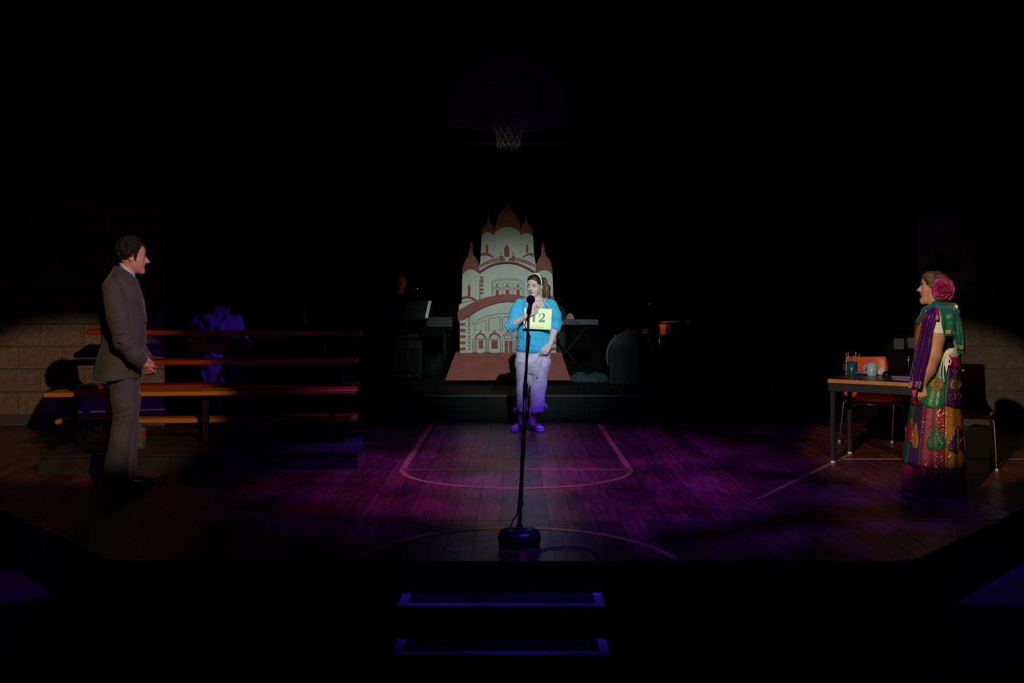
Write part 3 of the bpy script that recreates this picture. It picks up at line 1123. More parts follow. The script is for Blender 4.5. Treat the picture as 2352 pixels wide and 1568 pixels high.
slab('spire_block', [(190, 989), (238, 989), (236, 890), (195, 890)], zD, S0 + 0.002, S1 + 0.003, M_brick, tl)
line('outline', smooth2([(22, 1562), (100, 1482), (190, 1452), (280, 1472), (385, 1544)], 16), zD, 0.8, S1, S1 + 0.008, M_ink, tl)
slab('window', [(258, 745), (258, 495), (275, 465), (280, 445), (300, 445), (305, 465), (325, 495), (322, 745)], zC, S1, S1 + T, M_brick, tl)
tr = slab('turret', smooth2([(1570, 1545), (1650, 1490), (1760, 1465), (1860, 1500), (1922, 1557)], 14) + [(1932, 1700), (1945, 2420), (1570, 2420)], zD, S0, S1, M_cream)
slab('dome', smooth2([(1566, 1540), (1575, 1400), (1600, 1300), (1660, 1200), (1690, 1167)], 14) + smooth2([(1785, 1167), (1840, 1230), (1890, 1330), (1915, 1440), (1923, 1552)], 14) + smooth2([(1922, 1556), (1860, 1500), (1760, 1465), (1650, 1490), (1568, 1545)], 14), zD, S0 + 0.002, S1 + 0.006, M_brick, tr)
slab('spire_block', [(1680, 1163), (1784, 1163), (1776, 1102), (1686, 1102)], zD, S0 + 0.002, S1 + 0.005, M_brick, tr)
slab('spire_block', [(1690, 1097), (1762, 1097), (1756, 994), (1692, 994)], zD, S0 + 0.002, S1 + 0.004, M_brick, tr)
slab('spire_block', [(1700, 989), (1742, 989), (1738, 905), (1704, 905)], zD, S0 + 0.002, S1 + 0.003, M_brick, tr)
line('outline', smooth2([(1570, 1548), (1650, 1493), (1760, 1468), (1860, 1503), (1922, 1560)], 16), zD, 0.8, S1, S1 + 0.008, M_ink, tr)
awt = smooth2([(118, 752), (200, 725), (300, 735), (400, 770), (460, 805), (497, 830)], 14) + smooth2([(447, 852), (360, 797), (240, 777), (118, 812)], 14)
slab('awning', awt, zC, S1, S1 + 0.010, M_brick, tl)
slab('awning', mirror(awt, zC), None, S1, S1 + 0.010, M_brick, tr)
bla = smooth2([(118, 816), (240, 780), (360, 800), (443, 852)], 12)
line('outline', bla, zC, 0.8, S1, S1 + 0.004, M_ink, tl)
line('outline', mirror(bla, zC), None, 0.8, S1, S1 + 0.004, M_ink, tr)

# ---- middle tier drum
D0, D1 = 0.022, 0.036
arcM = smooth2([(385, 1500), (500, 1420), (650, 1345), (800, 1305), (970, 1290), (1150, 1310), (1300, 1365), (1450, 1440), (1572, 1512)], 30)
md = slab('middle_tier', [zD(*p) for p in arcM] + [(1228, 715), (1104, 715)], None, D0, D1, M_cream)
line('cornice', [(x, y + 16) for x, y in arcM], zD, 3.4, D1, D1 + 0.012, M_brick, md)
line('outline', [(x, y + 46) for x, y in arcM], zD, 2.4, D1, D1 + 0.004, M_ink, md)
for (y0, y1) in ((262, 300), (325, 372), (388, 422), (450, 505), (545, 598), (635, 682)):
    slab('stripe', [(548, y0), (632, y0), (632, y1), (548, y1)], zC, D1, D1 + T, M_brick, md)
M_thin = mat('window_line_paint', (0.17, 0.11, 0.09), 0.85)
for dy in (0, 32):
    line('window_frame', [(838, 715)] + smooth2([(838, 377 + dy), (1000, 327 + dy), (1221, 308 + dy), (1442, 327 + dy), (1600, 377 + dy)], 16) + [(1600, 715)], zC, 1.1, D1, D1 + 0.003, M_thin, md)
for (x0, x1, ty0, ty1, cx, hw) in ((868, 1065, 440, 412, 962, 38), (1102, 1318, 412, 412, 1208, 49), (1358, 1552, 408, 445, 1462, 42)):
    line('window_frame', [(x0, 705), (x0, ty0), (x1, ty1), (x1 + 6, 690)], zC, 1.2, D1, D1 + 0.003, M_thin, md)
    slab('arched_door', [(cx - hw, 715), (cx - hw, 610)] + [(cx - hw * math.cos(t), 610 - hw * math.sin(t)) for t in np.linspace(0.1, math.pi - 0.1, 10)] + [(cx + hw, 610), (cx + hw, 715)], zC, D1, D1 + T, M_brick, md)
    slab('arch', ring(cx, 605, hw + 22, hw + 32, 0, math.pi), zC, D1, D1 + T, M_thin, md)
    slab('arch', ring(cx, 590, hw + 40, hw + 56, 0.25, math.pi - 0.25), zC, D1, D1 + T, M_brick, md)
    slab('finial', disc(cx, 465, 26), zC, D1, D1 + T, M_brick, md)
    slab('finial_stem', [(cx - 8, 485), (cx + 8, 485), (cx + 14, 520), (cx - 14, 520)], zC, D1, D1 + T * 0.9, M_brick, md)

# ---- lower tier with the sweeping red eave
L0, L1 = 0.055, 0.068
outer = smooth2([(10, 1130), (45, 1075), (130, 1015), (300, 920), (495, 828), (700, 760), (870, 722), (1000, 697), (1221, 682)], 30)
inner = smooth2([(45, 1345), (200, 1262), (360, 1160), (560, 1040), (760, 950), (960, 890), (1150, 862), (1221, 858)], 30)
oL, iL = [zC(*p) for p in outer], [zC(*p) for p in inner]
oF = oL + [(2 * AXP - x, y) for x, y in reversed(oL[:-1])]
iF = iL + [(2 * AXP - x, y) for x, y in reversed(iL[:-1])]
lo = slab('lower_tier', [zA(330, 1262), zA(330, 1030)] + [(x, y - 6) for x, y in iF] + [zA(1080, 1030), zA(1080, 1262)], None, L0, L1, M_cream)
eave = slab('eave', oF + list(reversed(iF)), None, L0 + 0.004, L1 + 0.014, M_brick)
line('outline', [(x, y + 0.9) for x, y in iF[3:-3]], None, 0.9, L1, L1 + 0.008, M_ink, lo)
sh = slab('shoulder', [zC(50, 940), zC(120, 892), zC(250, 850), zC(440, 845), zC(300, 930), zC(50, 1075)], None, L0 - 0.004, L1 - 0.004, M_cream)
line('outline', [(50, 942), (120, 893), (250, 852), (430, 832)], zC, 1.7, L1 - 0.004, L1, M_brick, sh)
sh2 = slab('shoulder', mirror([(50, 940), (120, 892), (250, 850), (440, 845), (300, 930), (50, 1075)], zC), None, L0 - 0.004, L1 - 0.004, M_cream)
line('outline', mirror([(50, 942), (120, 893), (250, 852), (430, 832)], zC), None, 1.7, L1 - 0.004, L1, M_brick, sh2)
for (y0, y1) in ((15, 115), (220, 330), (440, 540), (655, 755), (865, 970)):
    q = [(186, y0), (370, y0), (370, y1), (186, y1)]
    slab('stripe', q, zB, L1, L1 + T, M_brick, lo)
    slab('stripe', mirror(q, zB), None, L1, L1 + T, M_brick, lo)
line('outline', [(375, -20), (375, 1065)], zB, 0.5, L1, L1 + 0.002, MATS['seam_grey'], lo)
for y in (-205, -110, 0, 95, 215, 325, 455, 565, 675, 790, 895):
    q = [(455, y), (548, y), (530, y + 32), (515, y + 66), (488, y + 66), (475, y + 32)]
    slab('dentil', q, zB, L1, L1 + T, M_brick, lo)
    slab('dentil', mirror(q, zB), None, L1, L1 + T, M_brick, lo)
arcK = smooth2([(365, 1395), (480, 1320), (640, 1245), (800, 1190), (1000, 1155), (1221, 1143)], 20)
arcKF = [zC(*p) for p in arcK] + [(2 * AXP - zC(*p)[0], zC(*p)[1]) for p in reversed(arcK[:-1])]
line('outline', arcKF, None, 0.9, L1, L1 + 0.003, M_ink, lo)
line('outline', [(362, 1165), (365, 1395)], zC, 0.9, L1, L1 + 0.003, M_brick, lo)


def both(fn):
    fn(lambda pts, cv: ([cv(*p) for p in pts]))
    fn(lambda pts, cv: mirror(pts, cv))


def lower_half(tf):
    for pts in ([(425, 1570), (425, 1405), (697, 1302), (697, 1568)], [(762, 1568), (762, 1275), (1035, 1228), (1030, 1568)], [(1092, 1568), (1090, 1235), (1221, 1228)]):
        line('panel_frame', tf(pts, zC), None, 1.5, L1, L1 + 0.003, M_brick, lo)
    for (cx, r1, r0) in ((895, 195, 130), (1390, 205, 140)):
        slab('arch', tf(ring(cx, 548, r0, r1, 0, math.pi, ky=0.98), zB), None, L1, L1 + 0.006, M_brick, lo)
        slab('finial', tf(disc(cx - 4, 298, 37), zB), None, L1, L1 + T, M_brick, lo)
        slab('finial_stem', tf([(cx - 14, 325), (cx + 8, 325), (cx + 14, 362), (cx - 20, 362)], zB), None, L1, L1 + T * 0.9, M_brick, lo)
    line('sill', tf([(625, 578), (1570, 590)], zB), None, 1.6, L1, L1 + 0.005, M_thin, lo)
    slab('window', tf([(835, 615), (990, 615), (990, 900), (838, 905)], zB), None, L1, L1 + T, M_brick, lo)
    slab('window', tf([(1275, 625), (1495, 625), (1495, 905), (1275, 908)], zB), None, L1, L1 + T, M_brick, lo)
    for x in (627, 697, 760, 1077, 1122, 1177, 1590, 1650):
        line('pilaster', tf([(x, 610), (x + 4, 1025)], zB), None, 1.6, L1, L1 + 0.005, M_thin, lo)
    slab('column_base', tf([(620, 1020), (775, 1020), (775, 1075), (620, 1075)], zB), None, L1, L1 + 0.008, M_brick, lo)
    slab('column_base', tf([(1005, 1020), (1255, 1020), (1255, 1045), (1290, 1075), (970, 1075), (1005, 1045)], zB), None, L1, L1 + 0.008, M_brick, lo)
    slab('column_base', tf([(1548, 1032), (1690, 1032), (1690, 1075), (1530, 1075)], zB), None, L1, L1 + 0.008, M_brick, lo)


both(lower_half)
slab('arch', ring(1848, 560, 195, 215, 0.05, math.pi - 0.05), zB, L1, L1 + T, M_brick, lo)
slab('arch', ring(1852, 560, 128, 150, 0.0, math.pi), zB, L1, L1 + T, M_brick, lo)
line('sill', [(1705, 568), (2005, 568)], zB, 1.6, L1, L1 + T, M_brick, lo)
slab('finial', disc(1842, 295, 37), zB, L1, L1 + T, M_brick, lo)
slab('finial_stem', [(1830, 325), (1855, 325), (1862, 362), (1822, 362)], zB, L1, L1 + T, M_brick, lo)
slab('door_leaf', [(1735, 630), (1853, 630), (1853, 1072), (1735, 1072)], zB, L1, L1 + T, M_brick, lo)
slab('door_leaf', [(1885, 630), (2005, 630), (2005, 1072), (1885, 1072)], zB, L1, L1 + T, M_brick, lo)


# ================================================================== BAND ON THE UPSTAGE PLATFORM
M_gear = mat('gear_black', (0.006, 0.006, 0.007), 0.6, spec=0.2, var=0.3, vscale=30)
M_gearg = mat('gear_grey', (0.035, 0.037, 0.035), 0.6, spec=0.2, var=0.15)
M_chrome = mat('chrome', (0.75, 0.75, 0.76), 0.18, metal=1.0)
M_paper = mat('sheet_paper', (0.75, 0.75, 0.78), 0.7, var=0.08, vscale=40)
M_orange_lac = mat('orange_lacquer', (0.42, 0.12, 0.03), 0.25, var=0.3, vscale=10, stretch=(1, 1, 6))


def z3(x, y): return (820 + x / 5.228, 600 + y / 5.228)


# music stand
YM = 13.0
ms = thing('music_stand', 'black music stand in front of the stage piano', 'music stand', P(933, 873, YM))
tl_, tr_, br_, bl_ = [P(*z3(*q), YM + d) for q, d in (((356, 476), 0.05), ((895, 474), 0.05), ((855, 682), -0.05), ((318, 684), -0.05))]


def plate(a, b, c, d, th):
    n = (b - a).cross(d - a).normalized() * th
    return MB().hexa([d, c, b, a], [d + n, c + n, b + n, a + n])


plate(tl_, tr_, br_, bl_, -0.008).build('tray', mat('matte_black', (0.006, 0.006, 0.006), 0.9), ms)
MB().hexa([bl_ + Vector((0, 0, -0.012)), br_ + Vector((0, 0, -0.012)), br_ + Vector((0, -0.05, -0.012)), bl_ + Vector((0, -0.05, -0.012))], [bl_, br_, br_ + Vector((0, -0.05, 0)), bl_ + Vector((0, -0.05, 0))]).build('ledge', M_gear, ms)
pc = P(935, 731, YM + 0.02)
MB().tube([pc + Vector((0, 0, 0.10)), pc + Vector((0, 0, -0.42))], 0.011, 10).build('upper_pole', M_gear, ms, smooth=True)
MB().tube([pc + Vector((0, 0, -0.40)), Vector((pc.x, pc.y, DK + 0.12))], 0.015, 10).build('lower_pole', M_gear, ms, smooth=True)
for a in (0.3, 0.3 + 2.094, 0.3 + 4.189):
    MB().tube([Vector((pc.x, pc.y, DK + 0.22)), Vector((pc.x + 0.26 * math.cos(a), pc.y + 0.26 * math.sin(a), DK + 0.012))], 0.010, 8).build('leg', M_gear, ms, smooth=True)
MB().ell(P(934, 716, YM - 0.04), (0.012, 0.012, 0.012)).build('clamp_knob', M_chrome, ms, smooth=True)
for (q, lab) in ((((354, 478), (392, 478), (357, 680), (319, 680)), 'white page edge at the left of the music stand'), (((858, 476), (896, 476), (853, 679), (815, 679)), 'white page edge at the right of the music stand')):
    pts = [P(*z3(*c), YM + d - 0.009) for c, d in zip(q, (0.05, 0.05, -0.05, -0.05))]
    tag(plate(*pts, -0.003).build('sheet_music', M_paper), lab, 'sheet music', 'sheets on the music stand')

# stage piano
YPn = 13.55
sp = thing('stage_piano', 'dark stage piano with grey back panel left of the temple cut-out', 'piano', (P(940, 740, YPn).x, YPn, DK))
p0, p1 = P(842, 728, YPn), P(1039, 751, YPn)
MB().box((p0.x, YPn, p1.z), (p1.x, YPn + 0.17, p0.z), bev=0.008).box((p0.x, YPn + 0.165, p1.z), (p1.x, YPn + 0.34, p0.z - 0.03), bev=0.006).build('body', M_gearg, sp)
MB().box((p0.x + 0.04, YPn + 0.18, p0.z - 0.03), (p1.x - 0.04, YPn + 0.335, p0.z - 0.012), bev=0.003).build('keybed', mat('key_white', (0.6, 0.6, 0.57), 0.3), sp)
q0, q1 = P(862, 761, YPn + 0.05), P(962, 778, YPn + 0.05)
MB().box((q0.x, YPn + 0.05, q1.z), (q1.x, YPn + 0.3, q0.z), bev=0.006).build('lower_panel', M_gear, sp)
for x in (p0.x + 0.12, p1.x - 0.12):
    MB().tube([Vector((x, YPn + 0.05, p1.z)), Vector((x, YPn + 0.05, DK))], 0.018, 10).build('leg', M_gear, sp, smooth=True)
    MB().tube([Vector((x, YPn + 0.30, p1.z)), Vector((x, YPn + 0.30, DK))], 0.018, 10).build('leg', M_gear, sp, smooth=True)
for i in range(7):
    w = P(875 + i * 5 + (2 if i % 2 else 0), 745 + (0.8 if i % 3 else 0), YPn)
    MB().lathe([(0.005, 0), (0.005, 0.006)], w, 8, Matrix.Rotation(math.pi / 2, 3, 'X')).build('socket', M_chrome, sp, smooth=True)
# laptop-like module above it
l0, l1 = P(927, 664, YPn + 0.1), P(961, 682, YPn + 0.1)
lp = thing('sound_module', 'small black sound module above the stage piano by the keyboard player', 'module', (l0.x, YPn + 0.1, p0.z))
MB().box((l0.x, YPn + 0.1, l1.z), (l1.x, YPn + 0.22, l0.z), bev=0.006).build('case', M_gear, lp)
MB().box((l0.x + 0.005, YPn + 0.096, l0.z - 0.024), (l1.x - 0.005, YPn + 0.101, l0.z - 0.004)).build('top_bezel', M_gearg, lp)
for x in (l0.x + 0.03, l1.x - 0.03):
    MB().box((x - 0.008, YPn + 0.12, p0.z), (x + 0.008, YPn + 0.18, l1.z)).build('support', M_gear, lp)
# amplifier, bag and boom stand
a0, a1 = P(872, 780, 13.25), P(970, 873, 13.25)
am = thing('amplifier', 'black amplifier cabinet under the stage piano', 'amplifier', ((a0.x + a1.x) / 2, 13.25, DK))
MB().box((a0.x, 13.25, DK + 0.02), (a1.x, 13.5, a0.z), bev=0.012).build('cabinet', M_gear, am)
MB().box((a0.x + 0.04, 13.243, DK + 0.07), (a1.x - 0.04, 13.251, a0.z - 0.11), bev=0.003).build('grille', mat('grille_cloth', (0.008, 0.008, 0.009), 0.9, spec=0.1, bump=0.5, bscale=300), am)
for x in (a0.x + 0.04, a1.x - 0.04):
    MB().lathe([(0.02, 0), (0.018, 0.02)], (x, 13.28, DK), 12).build('foot', M_gearg, am, smooth=True)
bs = thing('boom_stand', 'thin boom stand with a slanting arm left of the amplifier', 'stand', P(846, 871, 13.05))
MB().tube([P(843, 817, 13.05), P(904, 781, 13.05)], 0.006, 8).build('boom_arm', M_chrome, bs, smooth=True)
MB().tube([P(846, 815, 13.05), P(846, 868, 13.05)], 0.009, 8).build('pole', M_gear, bs, smooth=True)
for a in (3.6, 5.4, 1.5):
    b_ = Vector((P(846, 868, 13.05).x, 13.05, DK + 0.08))
    MB().tube([b_, Vector((b_.x + 0.2 * math.cos(a), b_.y + 0.2 * math.sin(a), DK + 0.01))], 0.007, 8).build('leg', M_gear, bs, smooth=True)
bg = Field((P(968, 800, 13.3).x - 0.05, 13.1, DK - 0.02), (P(1022, 800, 13.3).x + 0.05, 13.75, DK + 0.55), 0.012)
cB = P(996, 840, 13.4)
bg.ell((cB.x, 13.4, DK + 0.13), (0.15, 0.16, 0.16), k=0.02).ell((cB.x + 0.07, 13.4, DK + 0.24), (0.09, 0.11, 0.13), k=0.05).half((0, 0, DK), (0, 0, -1))
bg.ripple(0.006, [(30, 10, 20), (12, 30, 35)], 3)
tag(bg.mesh('gear_bag', mat('bag_nylon', (0.004, 0.004, 0.0045), 0.8, spec=0.15), base=(cB.x, 13.4, DK)), 'slumped black gear bag beside the amplifier', 'bag')

# right-hand keyboard on its stand
YK = 13.1
k0, k1 = P(1291, 733, YK), P(1375, 746, YK)
kb = thing('keyboard', 'slim blue-grey keyboard right of the temple cut-out', 'keyboard', ((k0.x + k1.x) / 2, YK, DK))
MB().box((k0.x - 0.5, YK, k1.z), (k1.x, YK + 0.14, k0.z), bev=0.008).box((k0.x - 0.5, YK + 0.135, k1.z), (k1.x, YK + 0.3, k0.z - 0.025), bev=0.006).build('body', mat('keyboard_grey', (0.035, 0.05, 0.075), 0.5, spec=0.25), kb)
MB().box((k0.x - 0.46, YK + 0.15, k0.z - 0.025), (k1.x - 0.04, YK + 0.292, k0.z - 0.008), bev=0.003).build('keybed', MATS['key_white'], kb)
for i in range(9):
    w = P(1308 + i * 2.8, 740, YK)
    MB().box((w.x - 0.005, YK - 0.004, w.z - 0.008), (w.x + 0.004, YK + 0.002, w.z + 0.006)).build('socket', M_gear, kb)
for s in (-1, 1):
    c = (k0.x + k1.x) / 2 - 0.18
    MB().tube([Vector((c - s * 0.3, YK + 0.15 + s * 0.03, k1.z)), Vector((c + s * 0.3, YK + 0.15 + s * 0.03, DK + 0.012))], 0.016, 8).build('stand_tube', M_gear, kb, smooth=True)

# drum kit
YD = 13.0
dc = P(1447, 817, YD)
bd_ = thing('bass_drum', 'large black bass drum of the drum kit with white TAMA lettering', 'drum', (dc.x, YD, DK))
Rx = Matrix.Rotation(math.pi / 2, 3, 'X') @ Matrix.Identity(3)
Ry = Matrix.Rotation(math.radians(8), 3, 'Z') @ Matrix.Rotation(math.pi / 2, 3, 'X')
rD = dc.z - DK
MB().lathe([(rD - 0.02, -0.36), (rD - 0.02, 0.0)], dc, 40, Ry, cap=False).build('shell', M_gear, bd_, smooth=True)
MB().lathe([(rD, -0.03), (rD, 0.012), (rD - 0.022, 0.014), (rD - 0.022, -0.03)], dc, 40, Ry, cap=False).build('hoop', mat('hoop_grey', (0.07, 0.075, 0.065), 0.35), bd_, smooth=True)
MB().lathe([(0.001, 0.002), (rD - 0.02, 0.0)], dc, 40, Ry, cap=False).build('head', mat('black_drumhead', (0.012, 0.012, 0.013), 0.5), bd_, smooth=True)
M_tama = mat('pale_lettering', (0.45, 0.45, 0.5), 0.5)
ux = Ry @ Vector((1, 0, 0))
t0 = P(1420, 779.5, YD - 0.012)
text_obj('lettering', 'TAMA', 0.046, t0 + (Ry @ Vector((0, 0, 1))) * 0.01, ux, (0, 0, 1), M_tama, bd_, width=0.10)
MB().box((P(1413, 785, YD).x - 0.01, YD - 0.035, P(1413, 785, YD).z), (P(1413, 785, YD).x + 0.008, YD - 0.02, P(1413, 769, YD).z)).build('claw', M_chrome, bd_)


def drum(name, c, r, h, m, label, tilt=(0, 0), base=None):
    R = Matrix.Rotation(tilt[0], 3, 'X') @ Matrix.Rotation(tilt[1], 3, 'Y')
    t = thing(name, label, 'drum', (c.x, c.y, c.z - h / 2))
    MB().lathe([(r, -h / 2), (r, h / 2)], c, 32, R, cap=False).build('shell', m, t, smooth=True)
    for s in (-1, 1):
        MB().lathe([(r + 0.008, s * h / 2 - 0.012), (r + 0.008, s * h / 2 + 0.012), (r - 0.006, s * h / 2 + 0.012)], c, 32, R, cap=False).build('hoop', M_gear, t, smooth=True)
        MB().lathe([(0.001, s * h / 2), (r, s * h / 2)], c, 32, R, cap=False).build('drumhead', mat('coated_head', (0.5, 0.5, 0.48), 0.6), t, smooth=True)
    for i in range(8):
        a = 2 * math.pi * i / 8 + 0.3
        p = R @ Vector(((r + 0.012) * math.cos(a), (r + 0.012) * math.sin(a), 0)) + c
        MB().ell(p, (0.012, 0.012, h * 0.32)).build('lug', M_gear, t, smooth=True)
    return t


sc_ = P(1462, 757, 13.62)
drum('snare_drum', sc_, 0.178, 0.10, M_orange_lac, 'shallow orange snare drum behind the bass drum', (0.06, 0.05))
for a in (0.5, 2.6, 4.7):
    MB().tube([Vector((sc_.x + 0.05 * math.cos(a), sc_.y + 0.05 * math.sin(a), sc_.z - 0.07)), Vector((sc_.x + 0.2 * math.cos(a), sc_.y + 0.2 * math.sin(a), DK + 0.01))], 0.008, 8).build('stand_leg', M_chrome, bpy.data.objects['snare_drum'], smooth=True)
fc = P(1541, 754, 13.0)
ft = drum('floor_tom', fc, 0.165, 0.17, M_orange_lac, 'orange lacquered tom on stands right of the bass drum', (0.04, -0.03))
for a in (0.4, 2.5, 4.6):
    MB().tube([Vector((fc.x + 0.17 * math.cos(a), fc.y + 0.17 * math.sin(a), fc.z - 0.02)), Vector((fc.x + 0.19 * math.cos(a), fc.y + 0.19 * math.sin(a), DK + 0.008))], 0.007, 8).build('leg', M_chrome, ft, smooth=True)
M_cym = mat('cymbal_bronze', (0.10, 0.06, 0.02), 0.35, metal=0.9)


def cymbal(c, r, tilt, foot, label):
    t = thing('cymbal_stand', label, 'cymbal', (foot.x, foot.y, DK), 'cymbals of the drum kit')
    R = Matrix.Rotation(tilt, 3, 'Y') @ Matrix.Rotation(0.25, 3, 'X')
    MB().lathe([(r, -0.012), (0.05, 0.004), (0.04, 0.02), (0.008, 0.028), (0.008, 0.024), (0.04, 0.014), (0.05, 0.0), (r, -0.014)], c, 36, R, cap=False).build('cymbal', M_cym, t, smooth=True)
    MB().tube([c + Vector((0, 0, 0.05)), c + Vector((0.0, 0, -0.10)), Vector((foot.x, foot.y, c.z - 0.2))], 0.006, 8).build('tilter', M_chrome, t, smooth=True)
    MB().tube([Vector((foot.x, foot.y, c.z - 0.19)), Vector((foot.x, foot.y, 0.9))], 0.009, 8).build('upper_tube', M_chrome, t, smooth=True)
    MB().tube([Vector((foot.x, foot.y, 0.92)), Vector((foot.x, foot.y, DK + 0.1))], 0.012, 8).build('lower_tube', M_gear, t, smooth=True)
    for a in (0.2, 2.3, 4.4):
        MB().tube([Vector((foot.x, foot.y, DK + 0.25)), Vector((foot.x + 0.24 * math.cos(a), foot.y + 0.24 * math.sin(a), DK + 0.01))], 0.008, 8).build('leg', M_gear, t, smooth=True)


cymbal(P(1512, 667, 13.5), 0.2, 0.1, P(1490, 710, 13.45), 'bronze cymbal on a chrome stand left of the drum stool')
cymbal(P(1566, 690, 13.6), 0.22, -0.15, P(1581, 706, 13.4), 'bronze cymbal on a chrome stand at the right end of the kit')
cymbal(P(1424, 722, 13.85), 0.17, 0.02, P(1421, 740, 13.85), 'small hi-hat cymbal on its stand behind the bass drum')
# floor monitor in front of the kit
w0, w1 = P(1394, 873, 12.8), P(1466, 873, 12.8)
fm = thing('floor_monitor', 'dark wedge monitor speaker in front of the bass drum', 'speaker', ((w0.x + w1.x) / 2, 12.75, DK))
zt = P(1430, 793, 12.75).z
MB().hexa([Vector((w0.x, 12.55, DK)), Vector((w1.x, 12.55, DK)), Vector((w1.x - 0.02, 12.9, DK)), Vector((w0.x + 0.02, 12.9, DK))],
          [Vector((w0.x + 0.04, 12.75, zt)), Vector((w1.x - 0.05, 12.75, zt)), Vector((w1.x - 0.06, 12.86, zt)), Vector((w0.x + 0.05, 12.86, zt))]).build('cabinet', mat('monitor_paint', (0.010, 0.014, 0.018), 0.7, spec=0.15), fm)
MB().hexa([Vector((w0.x + 0.03, 12.565, DK + 0.06)), Vector((w1.x - 0.03, 12.565, DK + 0.06)), Vector((w1.x - 0.03, 12.59, DK + 0.06)), Vector((w0.x + 0.03, 12.59, DK + 0.06))],
          [Vector((w0.x + 0.06, 12.725, zt - 0.05)), Vector((w1.x - 0.07, 12.725, zt - 0.05)), Vector((w1.x - 0.07, 12.75, zt - 0.05)), Vector((w0.x + 0.06, 12.75, zt - 0.05))]).build('grille', mat('monitor_grille', (0.012, 0.017, 0.021), 0.8, spec=0.1, bump=0.4, bscale=250), fm)
# crumpled cloth and cable on the deck
cf = P(1352, 866, 12.95)
ff = Field((cf.x - 0.36, 12.6, DK - 0.03), (cf.x + 0.36, 13.35, DK + 0.2), 0.012)
ff.ell((cf.x, 12.95, DK + 0.01), (0.30, 0.26, 0.07), k=0.02).ell((cf.x - 0.1, 12.9, DK + 0.04), (0.14, 0.13, 0.06), k=0.05).ell((cf.x + 0.14, 12.98, DK + 0.04), (0.12, 0.12, 0.07), k=0.05)
ff.ripple(0.010, [(24, 10, 20), (10, 28, 30), (40, 30, 10)], 5).half((0, 0, DK + 0.001), (0, 0, -1))
tag(ff.mesh('crumpled_cloth', mat('blue_grey_cloth', (0.03, 0.045, 0.055), 0.9, spec=0.1), base=(cf.x, 12.95, DK)), 'crumpled blue-grey cloth on the platform beside the temple plinth', 'cloth')

# the piano player's stand lamp and a lamp added for the drums
def lamp(name, loc, power, color, r, label, target):
    t = thing(name, label, 'lamp', loc)
    d = (Vector(target) - Vector(loc)).normalized()
    R = frame(d)
    MB().lathe([(0.012, -0.03), (0.028, 0.0), (0.026, 0.0), (0.010, -0.028)], loc, 14, R @ Matrix.Rotation(-math.pi / 2, 3, 'X'), cap=False).build('shade', M_gear, t, smooth=True)
    MB().ell(Vector(loc) - d * 0.008, (0.008, 0.008, 0.008)).build('bulb', mat('bulb_glass', (1, 0.8, 0.5), 0.3, emit=(1.0, 0.45, 0.15, 2.0)), t, smooth=True)
    s = spot(name + '_light', tuple(Vector(loc) + d * 0.01), target, power, color, r, 0.6, 0.01)
    return t


lamp('piano_lamp', P(958, 662, YPn + 0.12), 0.5, (1.0, 0.28, 0.08), 60, 'tiny warm clip lamp on the sound module', P(922, 645, 14.1))
kl = lamp('added_kit_lamp', P(1493, 700, 12.7), 6.0, (1.0, 0.42, 0.18), 60, 'added tiny warm lamp on a thin black pole, lighting the front of the drum kit', P(1520, 757, 13.1))  # lamp added to light the drum fronts; its pole and base are invented
kp = P(1493, 700, 12.7)
MB().tube([kp + Vector((0, -0.01, -0.02)), Vector((kp.x, kp.y - 0.01, DK + 0.01))], 0.006, 8).build('pole', M_gear, kl, smooth=True)
MB().lathe([(0.09, 0.0), (0.09, 0.008), (0.012, 0.016)], (kp.x, kp.y - 0.01, DK), 20).build('base', M_gear, kl, smooth=True)


# ================================================================== TABLE SIDE (right in the photo)
FLg, BLg = G(1913, 1063), G(1952, 1042)
dB = (BLg - FLg).normalized()
dR = Vector((dB.y, -dB.x, 0))
TZ = 0.71
tb = thing('work_table', 'small wooden-topped table with dark steel legs beside the woman in the patchwork skirt', 'table', (FLg + BLg) / 2)
M_top = mat('walnut_laminate', (0.10, 0.05, 0.028), 0.3, var=0.5, vscale=8, stretch=(2, 2, 1))
M_edge = mat('oak_edge', (0.62, 0.25, 0.05), 0.5, var=0.3, vscale=20)
M_steel = mat('dark_steel', (0.06, 0.06, 0.065), 0.3, metal=0.7)
LEN, DEP = 0.90, 0.62
o0 = FLg - dR * 0.03 - dB * 0.03
RT = Matrix((dR, dB, Vector((0, 0, 1)))).transposed()
MB().box((0, 0, TZ - 0.028), (LEN + 0.06, DEP + 0.12, TZ), RT, o0, bev=0.002).build('tabletop', M_top, tb)
MB().box((-0.003, -0.003, TZ - 0.030), (LEN + 0.063, 0.0, TZ - 0.001), RT, o0).build('edge_band', M_edge, tb)
MB().box((-0.003, 0.0, TZ - 0.030), (0.0, DEP + 0.12, TZ - 0.001), RT, o0).build('edge_band', M_edge, tb)
MB().box((-0.004, -0.005, TZ - 0.040), (LEN + 0.064, 0.002, TZ - 0.031), RT, o0).build('metal_strip', M_chrome, tb)
MB().box((0.0, 0.004, TZ - 0.10), (LEN + 0.06, 0.02, TZ - 0.030), RT, o0).build('apron', M_steel, tb)
MB().box((0.004, 0.02, TZ - 0.10), (0.02, DEP + 0.10, TZ - 0.030), RT, o0).build('apron', M_steel, tb)
for (u, v) in ((0, 0), (0, (BLg - FLg).length), (LEN, 0), (LEN, (BLg - FLg).length)):
    p = FLg + dR * u + dB * v
    MB().box((-0.018, -0.018, 0.02), (0.018, 0.018, TZ - 0.03), RT, p, bev=0.003).build('leg', M_steel, tb)
    MB().lathe([(0.016, 0.0), (0.02, 0.006), (0.018, 0.022)], p, 12).build('foot_glide', mat('glide_white', (0.7, 0.7, 0.68), 0.5), tb, smooth=True)


def on_table(px, py):
    return G(px, py, TZ)


